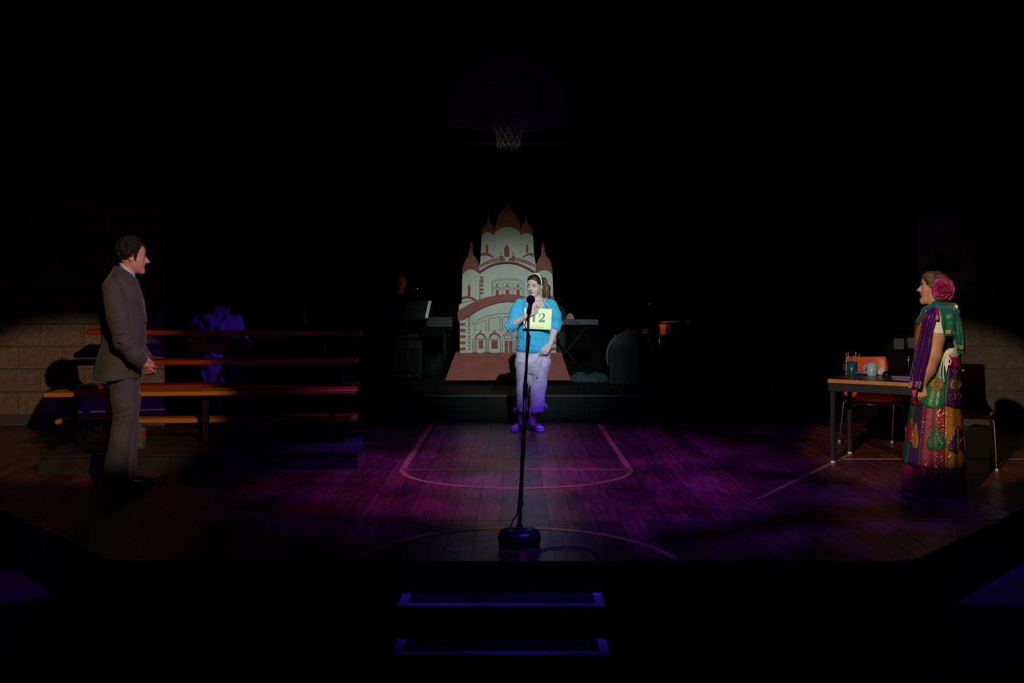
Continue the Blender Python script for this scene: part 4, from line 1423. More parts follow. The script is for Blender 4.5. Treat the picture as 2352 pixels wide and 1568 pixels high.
# mugs
def mug(c, r, h, m, label, handle_dir, inner=None):
    t = thing('mug', label, 'mug', c)
    prof = [(r * 0.86, 0.0), (r * 0.93, 0.004), (r, 0.02), (r, h), (r - 0.004, h), (r - 0.005, 0.012), (0.0, 0.010)]
    MB().lathe(prof, c, 28, cap=False).build('body', m, t, smooth=True)
    MB().lathe([(0.0, 0.0), (r * 0.86, 0.0)], c, 28, cap=False).build('base', m, t)
    d = Vector(handle_dir).normalized()
    pts = [c + d * (r - 0.002) + Vector((0, 0, h * 0.82)), c + d * (r + 0.018) + Vector((0, 0, h * 0.86)), c + d * (r + 0.031) + Vector((0, 0, h * 0.70)), c + d * (r + 0.030) + Vector((0, 0, h * 0.45)), c + d * (r + 0.016) + Vector((0, 0, h * 0.25)), c + d * (r - 0.004) + Vector((0, 0, h * 0.22))]
    MB().tube([tuple(p) for p in catmull([tuple(p) for p in pts], 18)], 0.0055, 8).build('handle', m, t, smooth=True)
    return t


gc = on_table(1957, 860)
M_teal = mat('teal_glaze', (0.012, 0.09, 0.08), 0.25)
mug(gc, 0.046, 0.118, M_teal, 'dark teal mug full of pencils on the table', (-1, -0.15, 0))
M_pencil = mat('pencil_paint', (0.62, 0.20, 0.03), 0.4)
M_eras = mat('eraser_cap', (0.8, 0.72, 0.68), 0.5)
pencil_lab = ['leftmost pencil leaning out of the teal mug', 'pale-tipped pencil second from the left in the teal mug', 'short pencil at the back of the teal mug', 'tallest upright pencil in the teal mug', 'rightmost pencil leaning out of the teal mug']
for i, (bx, tx, ty, dy) in enumerate(((1950, 1943, 812, 0.0), (1953, 1948, 810, 0.015), (1958, 1961, 818, 0.02), (1962, 1966, 809, 0.0), (1964, 1974, 814, -0.01))):
    b_, t_ = P(bx, 857, gc.y + dy), P(tx, ty, gc.y + dy * 1.5)
    pn = thing('pencil', pencil_lab[i], 'pencil', b_, 'pencils in the teal mug')
    d = (t_ - b_).normalized()
    MB().tube([b_ + d * 0.01, t_ - d * 0.014], 0.0042, 6).build('shaft', M_pencil, pn)
    MB().tube([b_, b_ + d * 0.01], [0.0008, 0.0042], 6).build('point', mat('pencil_wood', (0.5, 0.32, 0.18), 0.7), pn)
    MB().tube([t_ - d * 0.014, t_ - d * 0.007], 0.0046, 8).build('ferrule', M_chrome, pn)
    MB().tube([t_ - d * 0.007, t_], 0.0042, 8).build('eraser', M_eras, pn)
bc = on_table(2003, 862.5)
M_sky = mat('sky_blue_glaze', (0.32, 0.58, 0.66), 0.25)
bm = mug(bc, 0.043, 0.108, M_sky, 'pale blue mug with a small flower print on the table', (-1, -0.1, 0))
for (an, z, r, cc) in ((-1.15, 0.052, 0.010, (0.75, 0.7, 0.55)), (-0.95, 0.062, 0.008, (0.78, 0.75, 0.7)), (-1.0, 0.046, 0.007, (0.75, 0.72, 0.6)), (-1.4, 0.040, 0.007, (0.05, 0.04, 0.04))):
    v, f = [tuple(bc + Vector((0.0438 * math.cos(an), 0.0438 * math.sin(an), z)))], []
    for k in range(10):
        t = 2 * math.pi * k / 10
        rr = r * (0.75 + 0.25 * math.cos(5 * t))
        a2 = an + rr * math.cos(t) / 0.0436
        v.append(tuple(bc + Vector((0.0436 * math.cos(a2), 0.0436 * math.sin(a2), z + rr * math.sin(t)))))
    f = [(0, 1 + k, 1 + (k + 1) % 10) for k in range(10)]
    mesh_obj('print', v, f, mat('mug_print_%d' % int(z * 1000), cc, 0.4), bm)

# stapler, sticky notes, eraser, call bell, papers
M_blue = mat('bright_blue_plastic', (0.03, 0.16, 0.55), 0.35)
s0 = on_table(1978, 861)
stp = thing('stapler', 'blue stapler with open jaws between the two mugs', 'stapler', s0)
Rs = rotz(-0.35)
MB().box((-0.05, -0.014, 0.0), (0.05, 0.014, 0.010), Rs, s0, bev=0.003).build('base', M_gear, stp)
MB().box((-0.05, -0.011, 0.0), (0.05, 0.011, 0.012), Rs @ Matrix.Rotation(-0.35, 3, 'Y'), s0 + Vector((0, 0, 0.026)), bev=0.004).build('arm', M_blue, stp)
MB().ell(s0 + Rs @ Vector((-0.045, 0, 0.016)), (0.012, 0.012, 0.014)).build('hinge', M_blue, stp, smooth=True)
n0_ = on_table(2030, 861)
tag(MB().box((-0.035, -0.035, 0), (0.035, 0.035, 0.026), rotz(0.5), n0_, bev=0.001).build('sticky_notes', mat('note_yellow', (0.72, 0.66, 0.30), 0.8)), 'pad of yellow sticky notes behind the call bell', 'notepad')
e0 = on_table(2020, 862)
cr = Field((e0.x - 0.09, e0.y - 0.08, TZ - 0.02), (e0.x + 0.09, e0.y + 0.08, TZ + 0.09), 0.004)
cr.ell((e0.x, e0.y + 0.01, TZ + 0.024), (0.05, 0.04, 0.026)).ell((e0.x + 0.018, e0.y, TZ + 0.036), (0.028, 0.026, 0.022)).ripple(0.003, [(120, 60, 90), (60, 140, 100), (150, 20, 160)], 2).half((0, 0, TZ + 0.0005), (0, 0, -1))
tag(cr.mesh('crumpled_tissue', mat('tissue_white', (0.72, 0.66, 0.72), 0.9), base=(e0.x, e0.y, TZ)), 'crumpled white tissue beside the pale blue mug', 'tissue')
b0 = on_table(2037, 865)
bell = thing('call_bell', 'small chrome call bell near the right of the table', 'bell', b0)
MB().lathe([(0.040, 0.0), (0.041, 0.006), (0.036, 0.010)], b0, 28).build('base', M_gear, bell, smooth=True)
MB().lathe([(0.037, 0.012), (0.036, 0.022), (0.030, 0.036), (0.018, 0.046), (0.004, 0.050)], b0, 28).build('dome', mat('dark_chrome', (0.10, 0.10, 0.14), 0.15, metal=1.0), bell, smooth=True)
MB().tube([b0 + Vector((0, 0, 0.048)), b0 + Vector((0, 0, 0.060))], [0.003, 0.005], 10).build('plunger', M_chrome, bell, smooth=True)
for i, (px, py, a, lab) in enumerate(((2072, 866, 0.2, 'sheet of white paper lying flat at the right of the table'), (2080, 872, -0.15, 'sheet of white paper overlapping the front edge side of the table'))):
    p_ = on_table(px, py)
    tag(MB().box((-0.09, -0.06, 0.0004 + 0.0012 * i), (0.09, 0.06, 0.0014 + 0.0012 * i), RT @ rotz(a), p_).build('paper_sheet', M_paper), lab, 'paper', 'papers on the table')
# slim chrome microphone stand on the table
m0 = on_table(2087, 861)
dm = thing('desk_stand', 'slim chrome desk stand near the woman with the green shawl', 'stand', m0)
MB().lathe([(0.045, 0.0), (0.045, 0.008), (0.012, 0.014)], m0, 24).build('base', M_gear, dm, smooth=True)
MB().tube([m0 + Vector((0, 0, 0.01)), m0 + Vector((0, 0, 0.21))], 0.0045, 8).build('stem', M_chrome, dm, smooth=True)
MB().ell(m0 + Vector((0, 0, 0.155)), (0.008, 0.008, 0.012)).build('collar', M_chrome, dm, smooth=True)
MB().tube([m0 + Vector((0, 0, 0.20)), m0 + Vector((-0.02, -0.005, 0.26)), m0 + Vector((-0.03, -0.01, 0.31))], 0.012, 10).build('head', M_gear, dm, smooth=True)


# moulded chairs
M_shell = mat('orange_shell', (0.74, 0.11, 0.025), 0.38, var=0.08)


def shell_chair(c, yaw, label):
    t = thing('shell_chair', label, 'chair', (c.x, c.y, 0), 'orange moulded chairs')
    R = rotz(yaw)
    W2 = 0.225
    prof = [(-0.23, 0.425), (-0.20, 0.445), (-0.10, 0.445), (0.05, 0.437), (0.15, 0.445), (0.195, 0.48), (0.215, 0.56), (0.235, 0.68), (0.25, 0.79), (0.255, 0.825)]
    prof = catmull(prof, 26)
    n, mm = len(prof), 15
    Vv, Fq = [], []
    for side in (0, 1):
        for i in range(n):
            y, z = prof[i]
            j = max(0, i - 1)
            tq = Vector((0, prof[min(i + 1, n - 1)][0] - prof[j][0], prof[min(i + 1, n - 1)][1] - prof[j][1])).normalized()
            nr = Vector((0, -tq.z, tq.y))
            u = i / (n - 1)
            ww = W2 * (0.96 + 0.06 * math.sin(math.pi * u)) * (1 - 0.13 * min(1, max(0, (u - 0.45) / 0.2))) * (1 - 0.10 * max(0, (u - 0.88) / 0.12) ** 3 - 0.10 * max(0, (0.12 - u) / 0.12) ** 2)
            for k in range(mm):
                s = -1 + 2 * k / (mm - 1)
                p = Vector((s * ww, y, z)) + nr * (0.035 * abs(s) ** 2.6 - 0.006 * side)
                Vv.append(R @ p + Vector((c.x, c.y, 0)))
    nm = n * mm
    for i in range(n - 1):
        for k in range(mm - 1):
            a = i * mm + k
            Fq.append((a, a + 1, a + mm + 1, a + mm))
            Fq.append((nm + a, nm + a + mm, nm + a + mm + 1, nm + a + 1))
    rim_ = [k for k in range(mm)] + [i * mm + mm - 1 for i in range(1, n)] + [(n - 1) * mm + k for k in range(mm - 2, -1, -1)] + [i * mm for i in range(n - 2, 0, -1)]
    for i in range(len(rim_)):
        a, b = rim_[i], rim_[(i + 1) % len(rim_)]
        Fq.append((b, a, nm + a, nm + b))
    mesh_obj('shell', Vv, Fq, M_shell, t, smooth=True)
    w = lambda x, y, z: R @ Vector((x, y, z)) + Vector((c.x, c.y, 0))
    for y in (-0.17, 0.15):
        MB().tube([w(-0.2, y, 0.415), w(0.2, y, 0.415)], 0.010, 8).build('seat_rail', M_chrome, t, smooth=True)
    for sx in (-1, 1):
        for (y0_, y1_) in ((-0.17, -0.23), (0.15, 0.24)):
            MB().tube([tuple(q) for q in catmull([tuple(w(sx * 0.17, y0_, 0.416)), tuple(w(sx * 0.215, y0_, 0.405)), tuple(w(sx * 0.232, y0_ - 0.005, 0.36)), tuple(w(sx * 0.245, y1_, 0.012))], 14)], 0.0105, 8).build('leg', M_chrome, t, smooth=True)
            MB().lathe([(0.014, 0.0), (0.015, 0.012), (0.012, 0.02)], w(sx * 0.245, y1_, 0.0), 10).build('foot_cap', mat('rubber_white', (0.5, 0.5, 0.48), 0.6), t, smooth=True)
    return t


shell_chair(Vector((P(2004, 918, 8.95).x, 8.95, 0)), -0.10, 'orange moulded chair tucked behind the table')
shell_chair(Vector((P(2208, 918, 8.0).x, 8.0, 0)), -0.38, 'orange moulded chair behind the woman in the patchwork skirt')

# stool and waste bin
sg = G(1890, 968)
stl = thing('bar_stool', 'black stool in the shadows left of the table', 'stool', sg)
SH = 0.66
MB().lathe([(0.15, SH - 0.035), (0.165, SH - 0.03), (0.17, SH - 0.01), (0.16, SH)], sg, 28).build('seat', M_gear, stl, smooth=True)
for i in range(4):
    a = math.pi / 4 + i * math.pi / 2
    MB().tube([sg + Vector((0.11 * math.cos(a), 0.11 * math.sin(a), SH - 0.03)), sg + Vector((0.19 * math.cos(a), 0.19 * math.sin(a), 0.0))], 0.014, 8).build('leg', M_gear, stl, smooth=True)
MB().tube([sg + Vector((0.155 * math.cos(a), 0.155 * math.sin(a), 0.27)) for a in np.linspace(0, 2 * math.pi, 24)[:-1]], 0.008, 6, closed=True).build('foot_ring', M_gear, stl, smooth=True)
tg = G(1799, 944)
bn = thing('waste_bin', 'blue-lit round waste bin in the dark between drums and table', 'bin', tg)
M_bin = mat('bin_plastic', (0.06, 0.06, 0.075), 0.45)
MB().lathe([(0.0, 0.004), (0.165, 0.0), (0.17, 0.01), (0.205, 0.40), (0.20, 0.40), (0.164, 0.014), (0.0, 0.012)], tg, 32, cap=False).build('body', M_bin, bn, smooth=True)
MB().lathe([(0.204, 0.385), (0.218, 0.39), (0.22, 0.41), (0.21, 0.42), (0.198, 0.41)], tg, 32, cap=False).build('rim', M_bin, bn, smooth=True)

# poster and hanging tags on the right-hand wall
YW = WY - 0.006
q0, q1 = P(2105, 500, YW), P(2241, 692, YW)
po = thing('wall_poster', 'dim poster with dark brush shapes on the right wall', 'poster', ((q0.x + q1.x) / 2, YW, q1.z))
MB().box((q0.x, YW - 0.004, q1.z), (q1.x, YW, q0.z)).build('sheet', mat('poster_paper', (0.35, 0.36, 0.38), 0.8, var=0.3, vscale=5), po)
random.seed(4)
for (px, py, rx, ry) in ((2160, 590, 18, 22), (2200, 610, 9, 20), (2172, 622, 14, 6), (2228, 655, 12, 8), (2150, 545, 30, 8), (2205, 535, 20, 7), (2212, 680, 14, 5), (2130, 640, 9, 16)):
    c = P(px, py, YW)
    pts = [((rx / 211.5) * math.cos(t) * random.uniform(0.6, 1.1), (ry / 211.5) * math.sin(t) * random.uniform(0.6, 1.1)) for t in np.linspace(0, 2 * math.pi, 13)[:-1]]
    MB().prism(pts, (c.x, YW, c.z), (1, 0, 0), (0, 0, 1), (0, -1, 0), 0.0035, 0.005).build('brush_shape', M_ink, po)
for (x0, x1, y0, y1, lab) in ((2053, 2076, 777, 802, 'pale grey tag hanging from a cord, left of two on the right wall'), (2084, 2101, 775, 800, 'pale grey tag hanging from a cord, right of two on the right wall')):
    c0, c1 = P(x0, y0, YW - 0.02), P(x1, y1, YW - 0.02)
    t = thing('hanging_tag', lab, 'tag', ((c0.x + c1.x) / 2, YW - 0.02, c1.z), 'tags on cords')
    MB().box((c0.x, YW - 0.024, c1.z), (c1.x, YW - 0.018, c0.z), bev=0.002).build('card', mat('tag_grey', (0.10, 0.10, 0.13), 0.6), t)
    cx = (c0.x + c1.x) / 2
    MB().tube([(cx, YW - 0.02, c0.z), (cx + 0.02, YW - 0.012, c0.z + 0.35), (cx + 0.03, YW - 0.004, c0.z + 0.62)], 0.003, 6).build('cord', M_gear, t)
    MB().ell((cx + 0.03, YW - 0.008, c0.z + 0.62), (0.008, 0.008, 0.008)).build('hook', M_chrome, t, smooth=True)


# ================================================================== MICROPHONE ON ITS STAND
mb = G(1193, 1250)
mic_top = P(1219, 688, mb.y)
stand = thing('microphone_stand', 'tall black microphone stand with round base at the front of the stage', 'mic stand', (mb.x, mb.y, 0))
M_iron = mat('cast_iron_black', (0.010, 0.010, 0.011), 0.38, var=0.2, vscale=30)
MB().lathe([(0.106, 0.0), (0.117, 0.008), (0.1225, 0.030), (0.1215, 0.052), (0.112, 0.074), (0.092, 0.086), (0.060, 0.089), (0.030, 0.090), (0.020, 0.102)], (mb.x, mb.y, 0), 48).build('base', M_iron, stand, smooth=True)
foot = Vector((mb.x, mb.y, 0.092))
tip = P(1214.5, 716, mb.y)
ax = (tip - foot).normalized()
Lp = (tip - foot).length
MB().tube([foot, foot + ax * (Lp * 0.62)], 0.0115, 14).build('lower_tube', M_iron, stand, smooth=True)
MB().tube([foot + ax * (Lp * 0.60), foot + ax * (Lp * 0.605), foot + ax * (Lp * 0.665), foot + ax * (Lp * 0.67)], [0.012, 0.015, 0.015, 0.010], 14).build('clutch', M_iron, stand, smooth=True)
MB().tube([foot + ax * (Lp * 0.62), tip], 0.0078, 14).build('upper_tube', M_iron, stand, smooth=True)
MB().tube([foot + ax * (Lp * 0.105), foot + ax * (Lp * 0.125)], 0.0165, 14).build('collar', M_iron, stand, smooth=True)
MB().tube([foot, foot + ax * 0.03], [0.02, 0.014], 14).build('socket', M_iron, stand, smooth=True)
cl = P(1215.5, 714, mb.y)
MB().tube([tip - ax * 0.012, tip + ax * 0.004, cl + (mic_top - cl) * 0.35], [0.0115, 0.0125, 0.0115], 14).build('clip', M_iron, stand, smooth=True)

mic = thing('microphone', 'black handheld microphone with round purple foam windscreen on the stand', 'microphone', tuple(cl))
MB().tube([cl + Vector((0, 0, -0.022)), mic_top + Vector((-0.001, 0, -0.018))], [0.0095, 0.0125], 14).build('body', M_iron, mic, smooth=True)
wf = Field(tuple(mic_top - Vector((0.04, 0.04, 0.04))), tuple(mic_top + Vector((0.04, 0.04, 0.04))), 0.0018)
wf.ell(tuple(mic_top), (0.0252, 0.0252, 0.0258))
wf.mesh('windscreen', mat('purple_foam', (0.075, 0.012, 0.13), 0.95, var=0.5, vscale=300, bump=0.8, bscale=500), mic)
# cable: loops off the mic, follows the stand, leaves at the foot across the floor
cb = []
lp0 = P(1213, 727, mb.y - 0.02)
cb += [lp0, P(1208, 738, mb.y - 0.02), P(1205.5, 748, mb.y - 0.02), P(1209, 757, mb.y - 0.02)]
off = Vector((0.0, -0.024, 0))
for i in range(30):
    u = 0.89 - 0.70 * i / 29
    a = i * 0.30
    cb.append(foot + ax * (Lp * u) + Vector((0.011 * math.cos(a), -0.0155 - 0.004 * math.sin(a * 2), 0)))
cb += [P(1188, 1178, mb.y - 0.03), P(1178, 1195, mb.y - 0.04), P(1171, 1212, mb.y - 0.03), Vector((mb.x - 0.085, mb.y - 0.03, 0.094)), Vector((mb.x - 0.06, mb.y - 0.112, 0.078)), Vector((mb.x + 0.0, mb.y - 0.138, 0.02)), Vector((mb.x + 0.06, mb.y - 0.135, 0.006))]
cb += [G(1246, 1262, 0.006), G(1262, 1258, 0.006), G(1300, 1255, 0.006), G(1340, 1258, 0.006), G(1365, 1268, 0.006), G(1378, 1281, 0.006)]
cpts = catmull([tuple(p) for p in cb], 220)
tag(MB().tube([tuple(p) for p in cpts], 0.0038, 7).build('microphone_cable', mat('cable_rubber', (0.010, 0.010, 0.010), 0.5), smooth=True), 'black microphone cable wound down the stand and across the floor', 'cable')
# scrap of tape on the boards by the stand
tp = G(1044, 1266)
v = []
nn = 14
for i in range(nn + 1):
    a = math.pi * (0.9 + 0.9 * i / nn)
    for r in (0.020, 0.027):
        for z in (0.0006, 0.004):
            v.append((tp.x + 1.2 * r * math.cos(a), tp.y + 0.03 + r * 1.4 * math.sin(a), z))
f = []
for i in range(nn):
    a, b = 4 * i, 4 * i + 4
    f += [(a + 1, a + 3, b + 3, b + 1), (a, b, b + 2, a + 2), (a, a + 1, b + 1, b), (a + 2, b + 2, b + 3, a + 3)]
f += [(0, 2, 3, 1), (4 * nn, 4 * nn + 1, 4 * nn + 3, 4 * nn + 2)]
tag(mesh_obj('tape_curl', v, f, mat('shiny_tape', (0.5, 0.5, 0.55), 0.2)), 'small curl of shiny tape on the boards left of the microphone base', 'tape')


# ================================================================== PEOPLE
def skin(name, c, var=0.12):
    m = mat(name, c, 0.5, var=var, vscale=14, spec=0.35)
    b = m.node_tree.nodes['Principled BSDF']
    b.inputs['Subsurface Weight'].default_value = 0.06
    b.inputs['Subsurface Radius'].default_value = (0.02, 0.008, 0.004)
    return m


class Head:
    """local axes: x to the person's right, y forward, z up; the origin is midway between chin and crown"""

    def __init__(s, O, fwd, up=(0, 0, 1), size=1.0):
        s.O, s.R, s.s = Vector(O), frame(fwd, up), size

    def w(s, x, y, z):
        return s.O + s.R @ (Vector((x, y, z)) * s.s)

    def sculpt(s, F, mouth=0.0, female=False, nose=1.0):
        q = s.s
        R = np.array(s.R)
        e = lambda c, r, k=0.012, op='add': F.ell(s.w(*c), tuple(v * q for v in r), R, k * q, op)
        c = lambda a, b, ra, rb=None, k=0.012, op='add': F.cap(s.w(*a), s.w(*b), ra * q, (ra if rb is None else rb) * q, k * q, op)
        jw = 0.9 if female else 1.0
        e((0, -0.014, 0.034), (0.073, 0.092, 0.081), 0.0)
        e((0, 0.022, -0.020), (0.058 * jw, 0.066, 0.078), 0.02)
        dm = -mouth
        c((0.044 * jw, -0.008, -0.052), (0.012, 0.066, -0.094 + dm), 0.020, 0.016, 0.02)
        c((-0.044 * jw, -0.008, -0.052), (-0.012, 0.066, -0.094 + dm), 0.020, 0.016, 0.02)
        e((0, 0.070, -0.098 + dm), (0.020 * jw, 0.017, 0.016), 0.014)
        e((0, 0.045, -0.085 + dm), (0.036, 0.04, 0.026), 0.02)
        e((0, 0.066, 0.040), (0.052, 0.026, 0.034), 0.025)
        for sx in (-1, 1):
            c((sx * 0.012, 0.083, 0.012), (sx * 0.040, 0.068, 0.013), 0.0115 if not female else 0.009, 0.010, 0.012)
            e((sx * 0.043, 0.050, -0.026), (0.018, 0.022, 0.017), 0.028)
            e((sx * 0.033, 0.046, -0.056), (0.022, 0.026, 0.032), 0.028)
            e((sx * 0.031, 0.096, -0.006), (0.018, 0.015, 0.0125), 0.010, 'sub')
            e((sx * 0.031, 0.072, -0.006), (0.0155, 0.0145, 0.0125), 0.004)
            e((sx * 0.074, -0.012, -0.012), (0.0085, 0.019, 0.031), 0.006)
            e((sx * 0.081, -0.007, -0.008), (0.005, 0.010, 0.018), 0.004, 'sub')
            e((sx * 0.0125, 0.096, -0.040), (0.0085, 0.0105, 0.0075), 0.006)
        c((0, 0.083, 0.006), (0, 0.084 + 0.026 * nose, -0.034), 0.0075, 0.0105, 0.010)
        e((0, 0.083 + 0.026 * nose, -0.036), (0.0105, 0.0115, 0.0095), 0.006)
        e((0, 0.084, -0.030), (0.0125, 0.020, 0.018), 0.008)
        e((0, 0.072, -0.062), (0.028, 0.018, 0.020), 0.014)
        if mouth > 0.002:
            e((0, 0.090, -0.071 + dm * 0.5), (0.019, 0.026, 0.005 + mouth * 0.62), 0.006, 'sub')
        else:
            e((0, 0.095, -0.0685), (0.022, 0.010, 0.0016), 0.003, 'sub')

    def features(s, parent, lip, brow, iris=(0.08, 0.05, 0.03), gaze=(0, 0), mouth=0.0, frown=0.0, eyes=True, lipw=1.0):
        q = s.s
        if eyes:
            for sx in (-1, 1):
                c = s.w(sx * 0.031, 0.0765, -0.006)
                ey = MB().ell(c, (0.0138 * q, 0.0122 * q, 0.0070 * q), s.R, 14, 10).build('eye', mat('eye_white', (0.75, 0.74, 0.72), 0.25), parent, smooth=True)
                g = Vector((gaze[0], 1.0, gaze[1])).normalized()
                MB().ell(s.w(sx * 0.031 + g.x * 0.0112, 0.0765 + g.y * 0.0108, -0.006 + g.z * 0.003), (0.0050 * q, 0.0036 * q, 0.0056 * q), s.R, 12, 8).build('iris', mat('iris_%d' % int(iris[0] * 1000), iris, 0.15), ey, smooth=True)
                lid = [s.w(sx * (0.031 + 0.0150 * math.cos(t)), 0.0872 - 0.010 * abs(math.cos(t)) ** 2, -0.006 + 0.0078 * math.sin(t)) for t in np.linspace(0.05, math.pi - 0.05, 9)]
                MB().tube(lid, [0.0014 * q] + [0.0021 * q] * 7 + [0.0014 * q], 6).build('eyelid', mat('lash_dark', (0.03, 0.02, 0.018), 0.7), parent, smooth=True)
                bx = [s.w(sx * x, y, z) for x, y, z in ((0.012, 0.0935, 0.013 + frown * 0.007), (0.025, 0.0905, 0.017 + frown * 0.001), (0.038, 0.082, 0.017 - frown * 0.004), (0.049, 0.069, 0.011 - frown * 0.006))]
                MB().tube([tuple(p) for p in catmull([tuple(p) for p in bx], 9)], [0.0028 * q, 0.0036 * q, 0.0037 * q, 0.0037 * q, 0.0035 * q, 0.0032 * q, 0.0028 * q, 0.002 * q, 0.0012 * q], 6).build('eyebrow', brow, parent, smooth=True)
        for sg, z in ((1, -0.0645), (-1, -0.0725 - mouth * 1.15)):
            pts = [s.w(x * lipw, 0.0895 - 14 * x * x, z + sg * (0.001 if abs(x) < 0.004 else 0) - sg * 6.0 * x * x) for x in np.linspace(-0.022, 0.022, 9)]
            rr = [0.0012, 0.0026, 0.0036, 0.004, 0.0038, 0.004, 0.0036, 0.0026, 0.0012]
            MB().tube(pts, [r * q for r in rr], 8).build('lip', lip, parent, smooth=True)
        if mouth > 0.002:
            MB().ell(s.w(0, 0.066, -0.070 - mouth * 0.5), (0.020 * q, 0.016 * q, (0.008 + mouth * 0.62) * q), s.R, 12, 8).build('mouth_inside', mat('mouth_dark', (0.06, 0.008, 0.008), 0.6), parent, smooth=True)


def hand(F, wr, d, palm, thumb, size=1.0, curl=(0.5, 0.5, 0.5, 0.5), spread=0.0, tcurl=0.3, tout=0.6, wrist_r=0.026):
    """wr wrist, d wrist-to-knuckle direction, palm = direction the palm faces, thumb = sideways direction of the thumb"""
    d = Vector(d).normalized()
    n = Vector(palm)
    n = (n - d * n.dot(d)).normalized()
    t = Vector(thumb)
    t = (t - d * t.dot(d) - n * t.dot(n)).normalized()
    q = size
    wr = Vector(wr)
    F.cap(wr - d * 0.02 * q, wr + d * 0.02 * q, wrist_r * q, 0.024 * q, 0.01, flat=(n, 1.25))
    offs = (0.030, 0.010, -0.010, -0.029)
    lens = (0.070, 0.078, 0.072, 0.057)
    for o, L, cu, kl in zip(offs, lens, curl, (0.088, 0.092, 0.088, 0.080)):
        kn = wr + d * kl * q + t * o * q
        F.cap(wr + d * 0.015 * q + t * o * 0.55 * q, kn, 0.0155 * q, 0.0110 * q, 0.010 * q)
        dd = (d + t * spread * o * 12).normalized()
        p = kn
        ang = 0.0
        for seg, part, rr in ((0.44, 0.8, (0.0098, 0.0090)), (0.31, 1.0, (0.0090, 0.0082)), (0.25, 0.7, (0.0082, 0.0068))):
            ang += cu * part
            v = dd * math.cos(ang) + n * math.sin(ang)
            p2 = p + v * L * seg * 1.12 * q
            F.cap(p, p2, rr[0] * q, rr[1] * q, 0.003)
            p = p2
    tb_ = wr + d * 0.022 * q + t * 0.022 * q
    td = (d * 0.75 + t * tout + n * 0.30).normalized()
    p1 = tb_ + td * 0.044 * q
    F.cap(tb_, p1, 0.0155 * q, 0.0115 * q, 0.010 * q)
    td2 = (td * math.cos(tcurl) + (d * 0.4 - t * 0.5 + n * 0.4).normalized() * math.sin(tcurl)).normalized()
    p2 = p1 + td2 * 0.030 * q
    F.cap(p1, p2, 0.0112 * q, 0.0098 * q, 0.004)
    F.cap(p2, p2 + td2 * 0.020 * q, 0.0098 * q, 0.0078 * q, 0.004)


def cols(rows, Y0):
    """rows (py, x_left, x_right, dy, ry) read off the photo -> column keys"""
    out = []
    for (py, xl, xr, dy, ry) in rows:
        a, b = P(xl, py, Y0 + dy), P(xr, py, Y0 + dy)
        out.append((a.z, (a.x + b.x) / 2, Y0 + dy, (b.x - a.x) / 2, ry))
    return out


def shoe(name, heel, toe, m, sole, parent, width=0.045, height=0.075, res=0.004, instep=0.5):
    heel, toe = Vector(heel), Vector(toe)
    d = (toe - heel).normalized()
    sd = d.cross(Vector((0, 0, 1)))
    z0 = min(heel.z, toe.z)
    lo = Vector((min(heel.x, toe.x) - 0.09, min(heel.y, toe.y) - 0.09, z0 - 0.01))
    hi = Vector((max(heel.x, toe.x) + 0.09, max(heel.y, toe.y) + 0.09, z0 + height + 0.06))
    F = Field(lo, hi, res)
    L = (toe - heel).length
    fl = (sd, 0.9)
    up = Vector((0, 0, 1))
    h0 = Vector((heel.x, heel.y, z0))
    F.cap(h0 + d * 0.03 + up * 0.035, h0 + d * (L - width) + up * 0.028, 0.037, width * 0.86, 0.01, flat=(up, 1.15))
    F.cap(h0 + d * 0.035 + up * 0.04, h0 + d * 0.045 + up * height, 0.036, 0.040, 0.015)
    F.cap(h0 + d * 0.06 + up * (height - 0.01), h0 + d * (L * 0.68) + up * 0.045, 0.034, 0.026, 0.02)
    F.half((0, 0, z0 + 0.014), (0, 0, -1), 0.003)
    o = F.mesh(name, m, parent)
    S = Field(lo, hi, res)
    S.cap(h0 + d * 0.03 + up * 0.012, h0 + d * (L - width) + up * 0.012, 0.040, width * 0.93, 0.01)
    S.half((0, 0, z0 + 0.017), (0, 0, 1), 0.002).half((0, 0, z0 + 0.001), (0, 0, -1), 0.002)
    S.mesh('sole', sole, o)
    return o


def add_sub(parent, child):
    child.parent = parent
    return child

# ------------------------------------------------------------------ man in the grey suit
Y0 = 6.95
base = Vector((P(285, 1130, Y0).x, Y0, 0))
P_view = P


def P(px, py, Y):
    """layout plane of this figure: across the view at Y0, depth measured along the line of sight"""
    q = P_view(px, py, Y)
    return Vector(((px - CX) / FPX * Y0, q.y, q.z))


WARP = (base.x, base.y, math.atan2(-base.x, base.y), 0.93)
man = thing('person', 'person in a grey suit standing in profile before the bleachers, hands clasped', 'person', base)
LO, HI = (P(200, 0, Y0).x, Y0 - 0.42, -0.01), (P(372, 0, Y0).x, Y0 + 0.40, 1.86)
M_skin1 = skin('skin_warm', (0.72, 0.37, 0.26))
hd1 = Head(P(305.5, 589, Y0), (1, 0, -0.02), size=1.0)
wN, wF = P(327, 836, Y0 - 0.19), P(336, 829, Y0 + 0.03)      # near and far wrists
B = Field(LO, HI, 0.004)
hd1.sculpt(B, mouth=0.010, nose=1.12)
B.cap(P(297, 606, Y0), P(284, 650, Y0), 0.056, 0.064, 0.02)
B.column(cols([(640, 255, 312, 0, 0.15), (690, 238, 322, 0, 0.165), (770, 242, 326, 0, 0.14), (850, 258, 312, 0, 0.11)], Y0), 0.03)
B.chain([P(263, 672, Y0 - 0.19), P(285, 780, Y0 - 0.25), wN], [0.050, 0.042, 0.030], 0.02)
B.chain([P(268, 672, Y0 + 0.20), P(285, 772, Y0 + 0.22), wF], [0.055, 0.045, 0.030], 0.02)
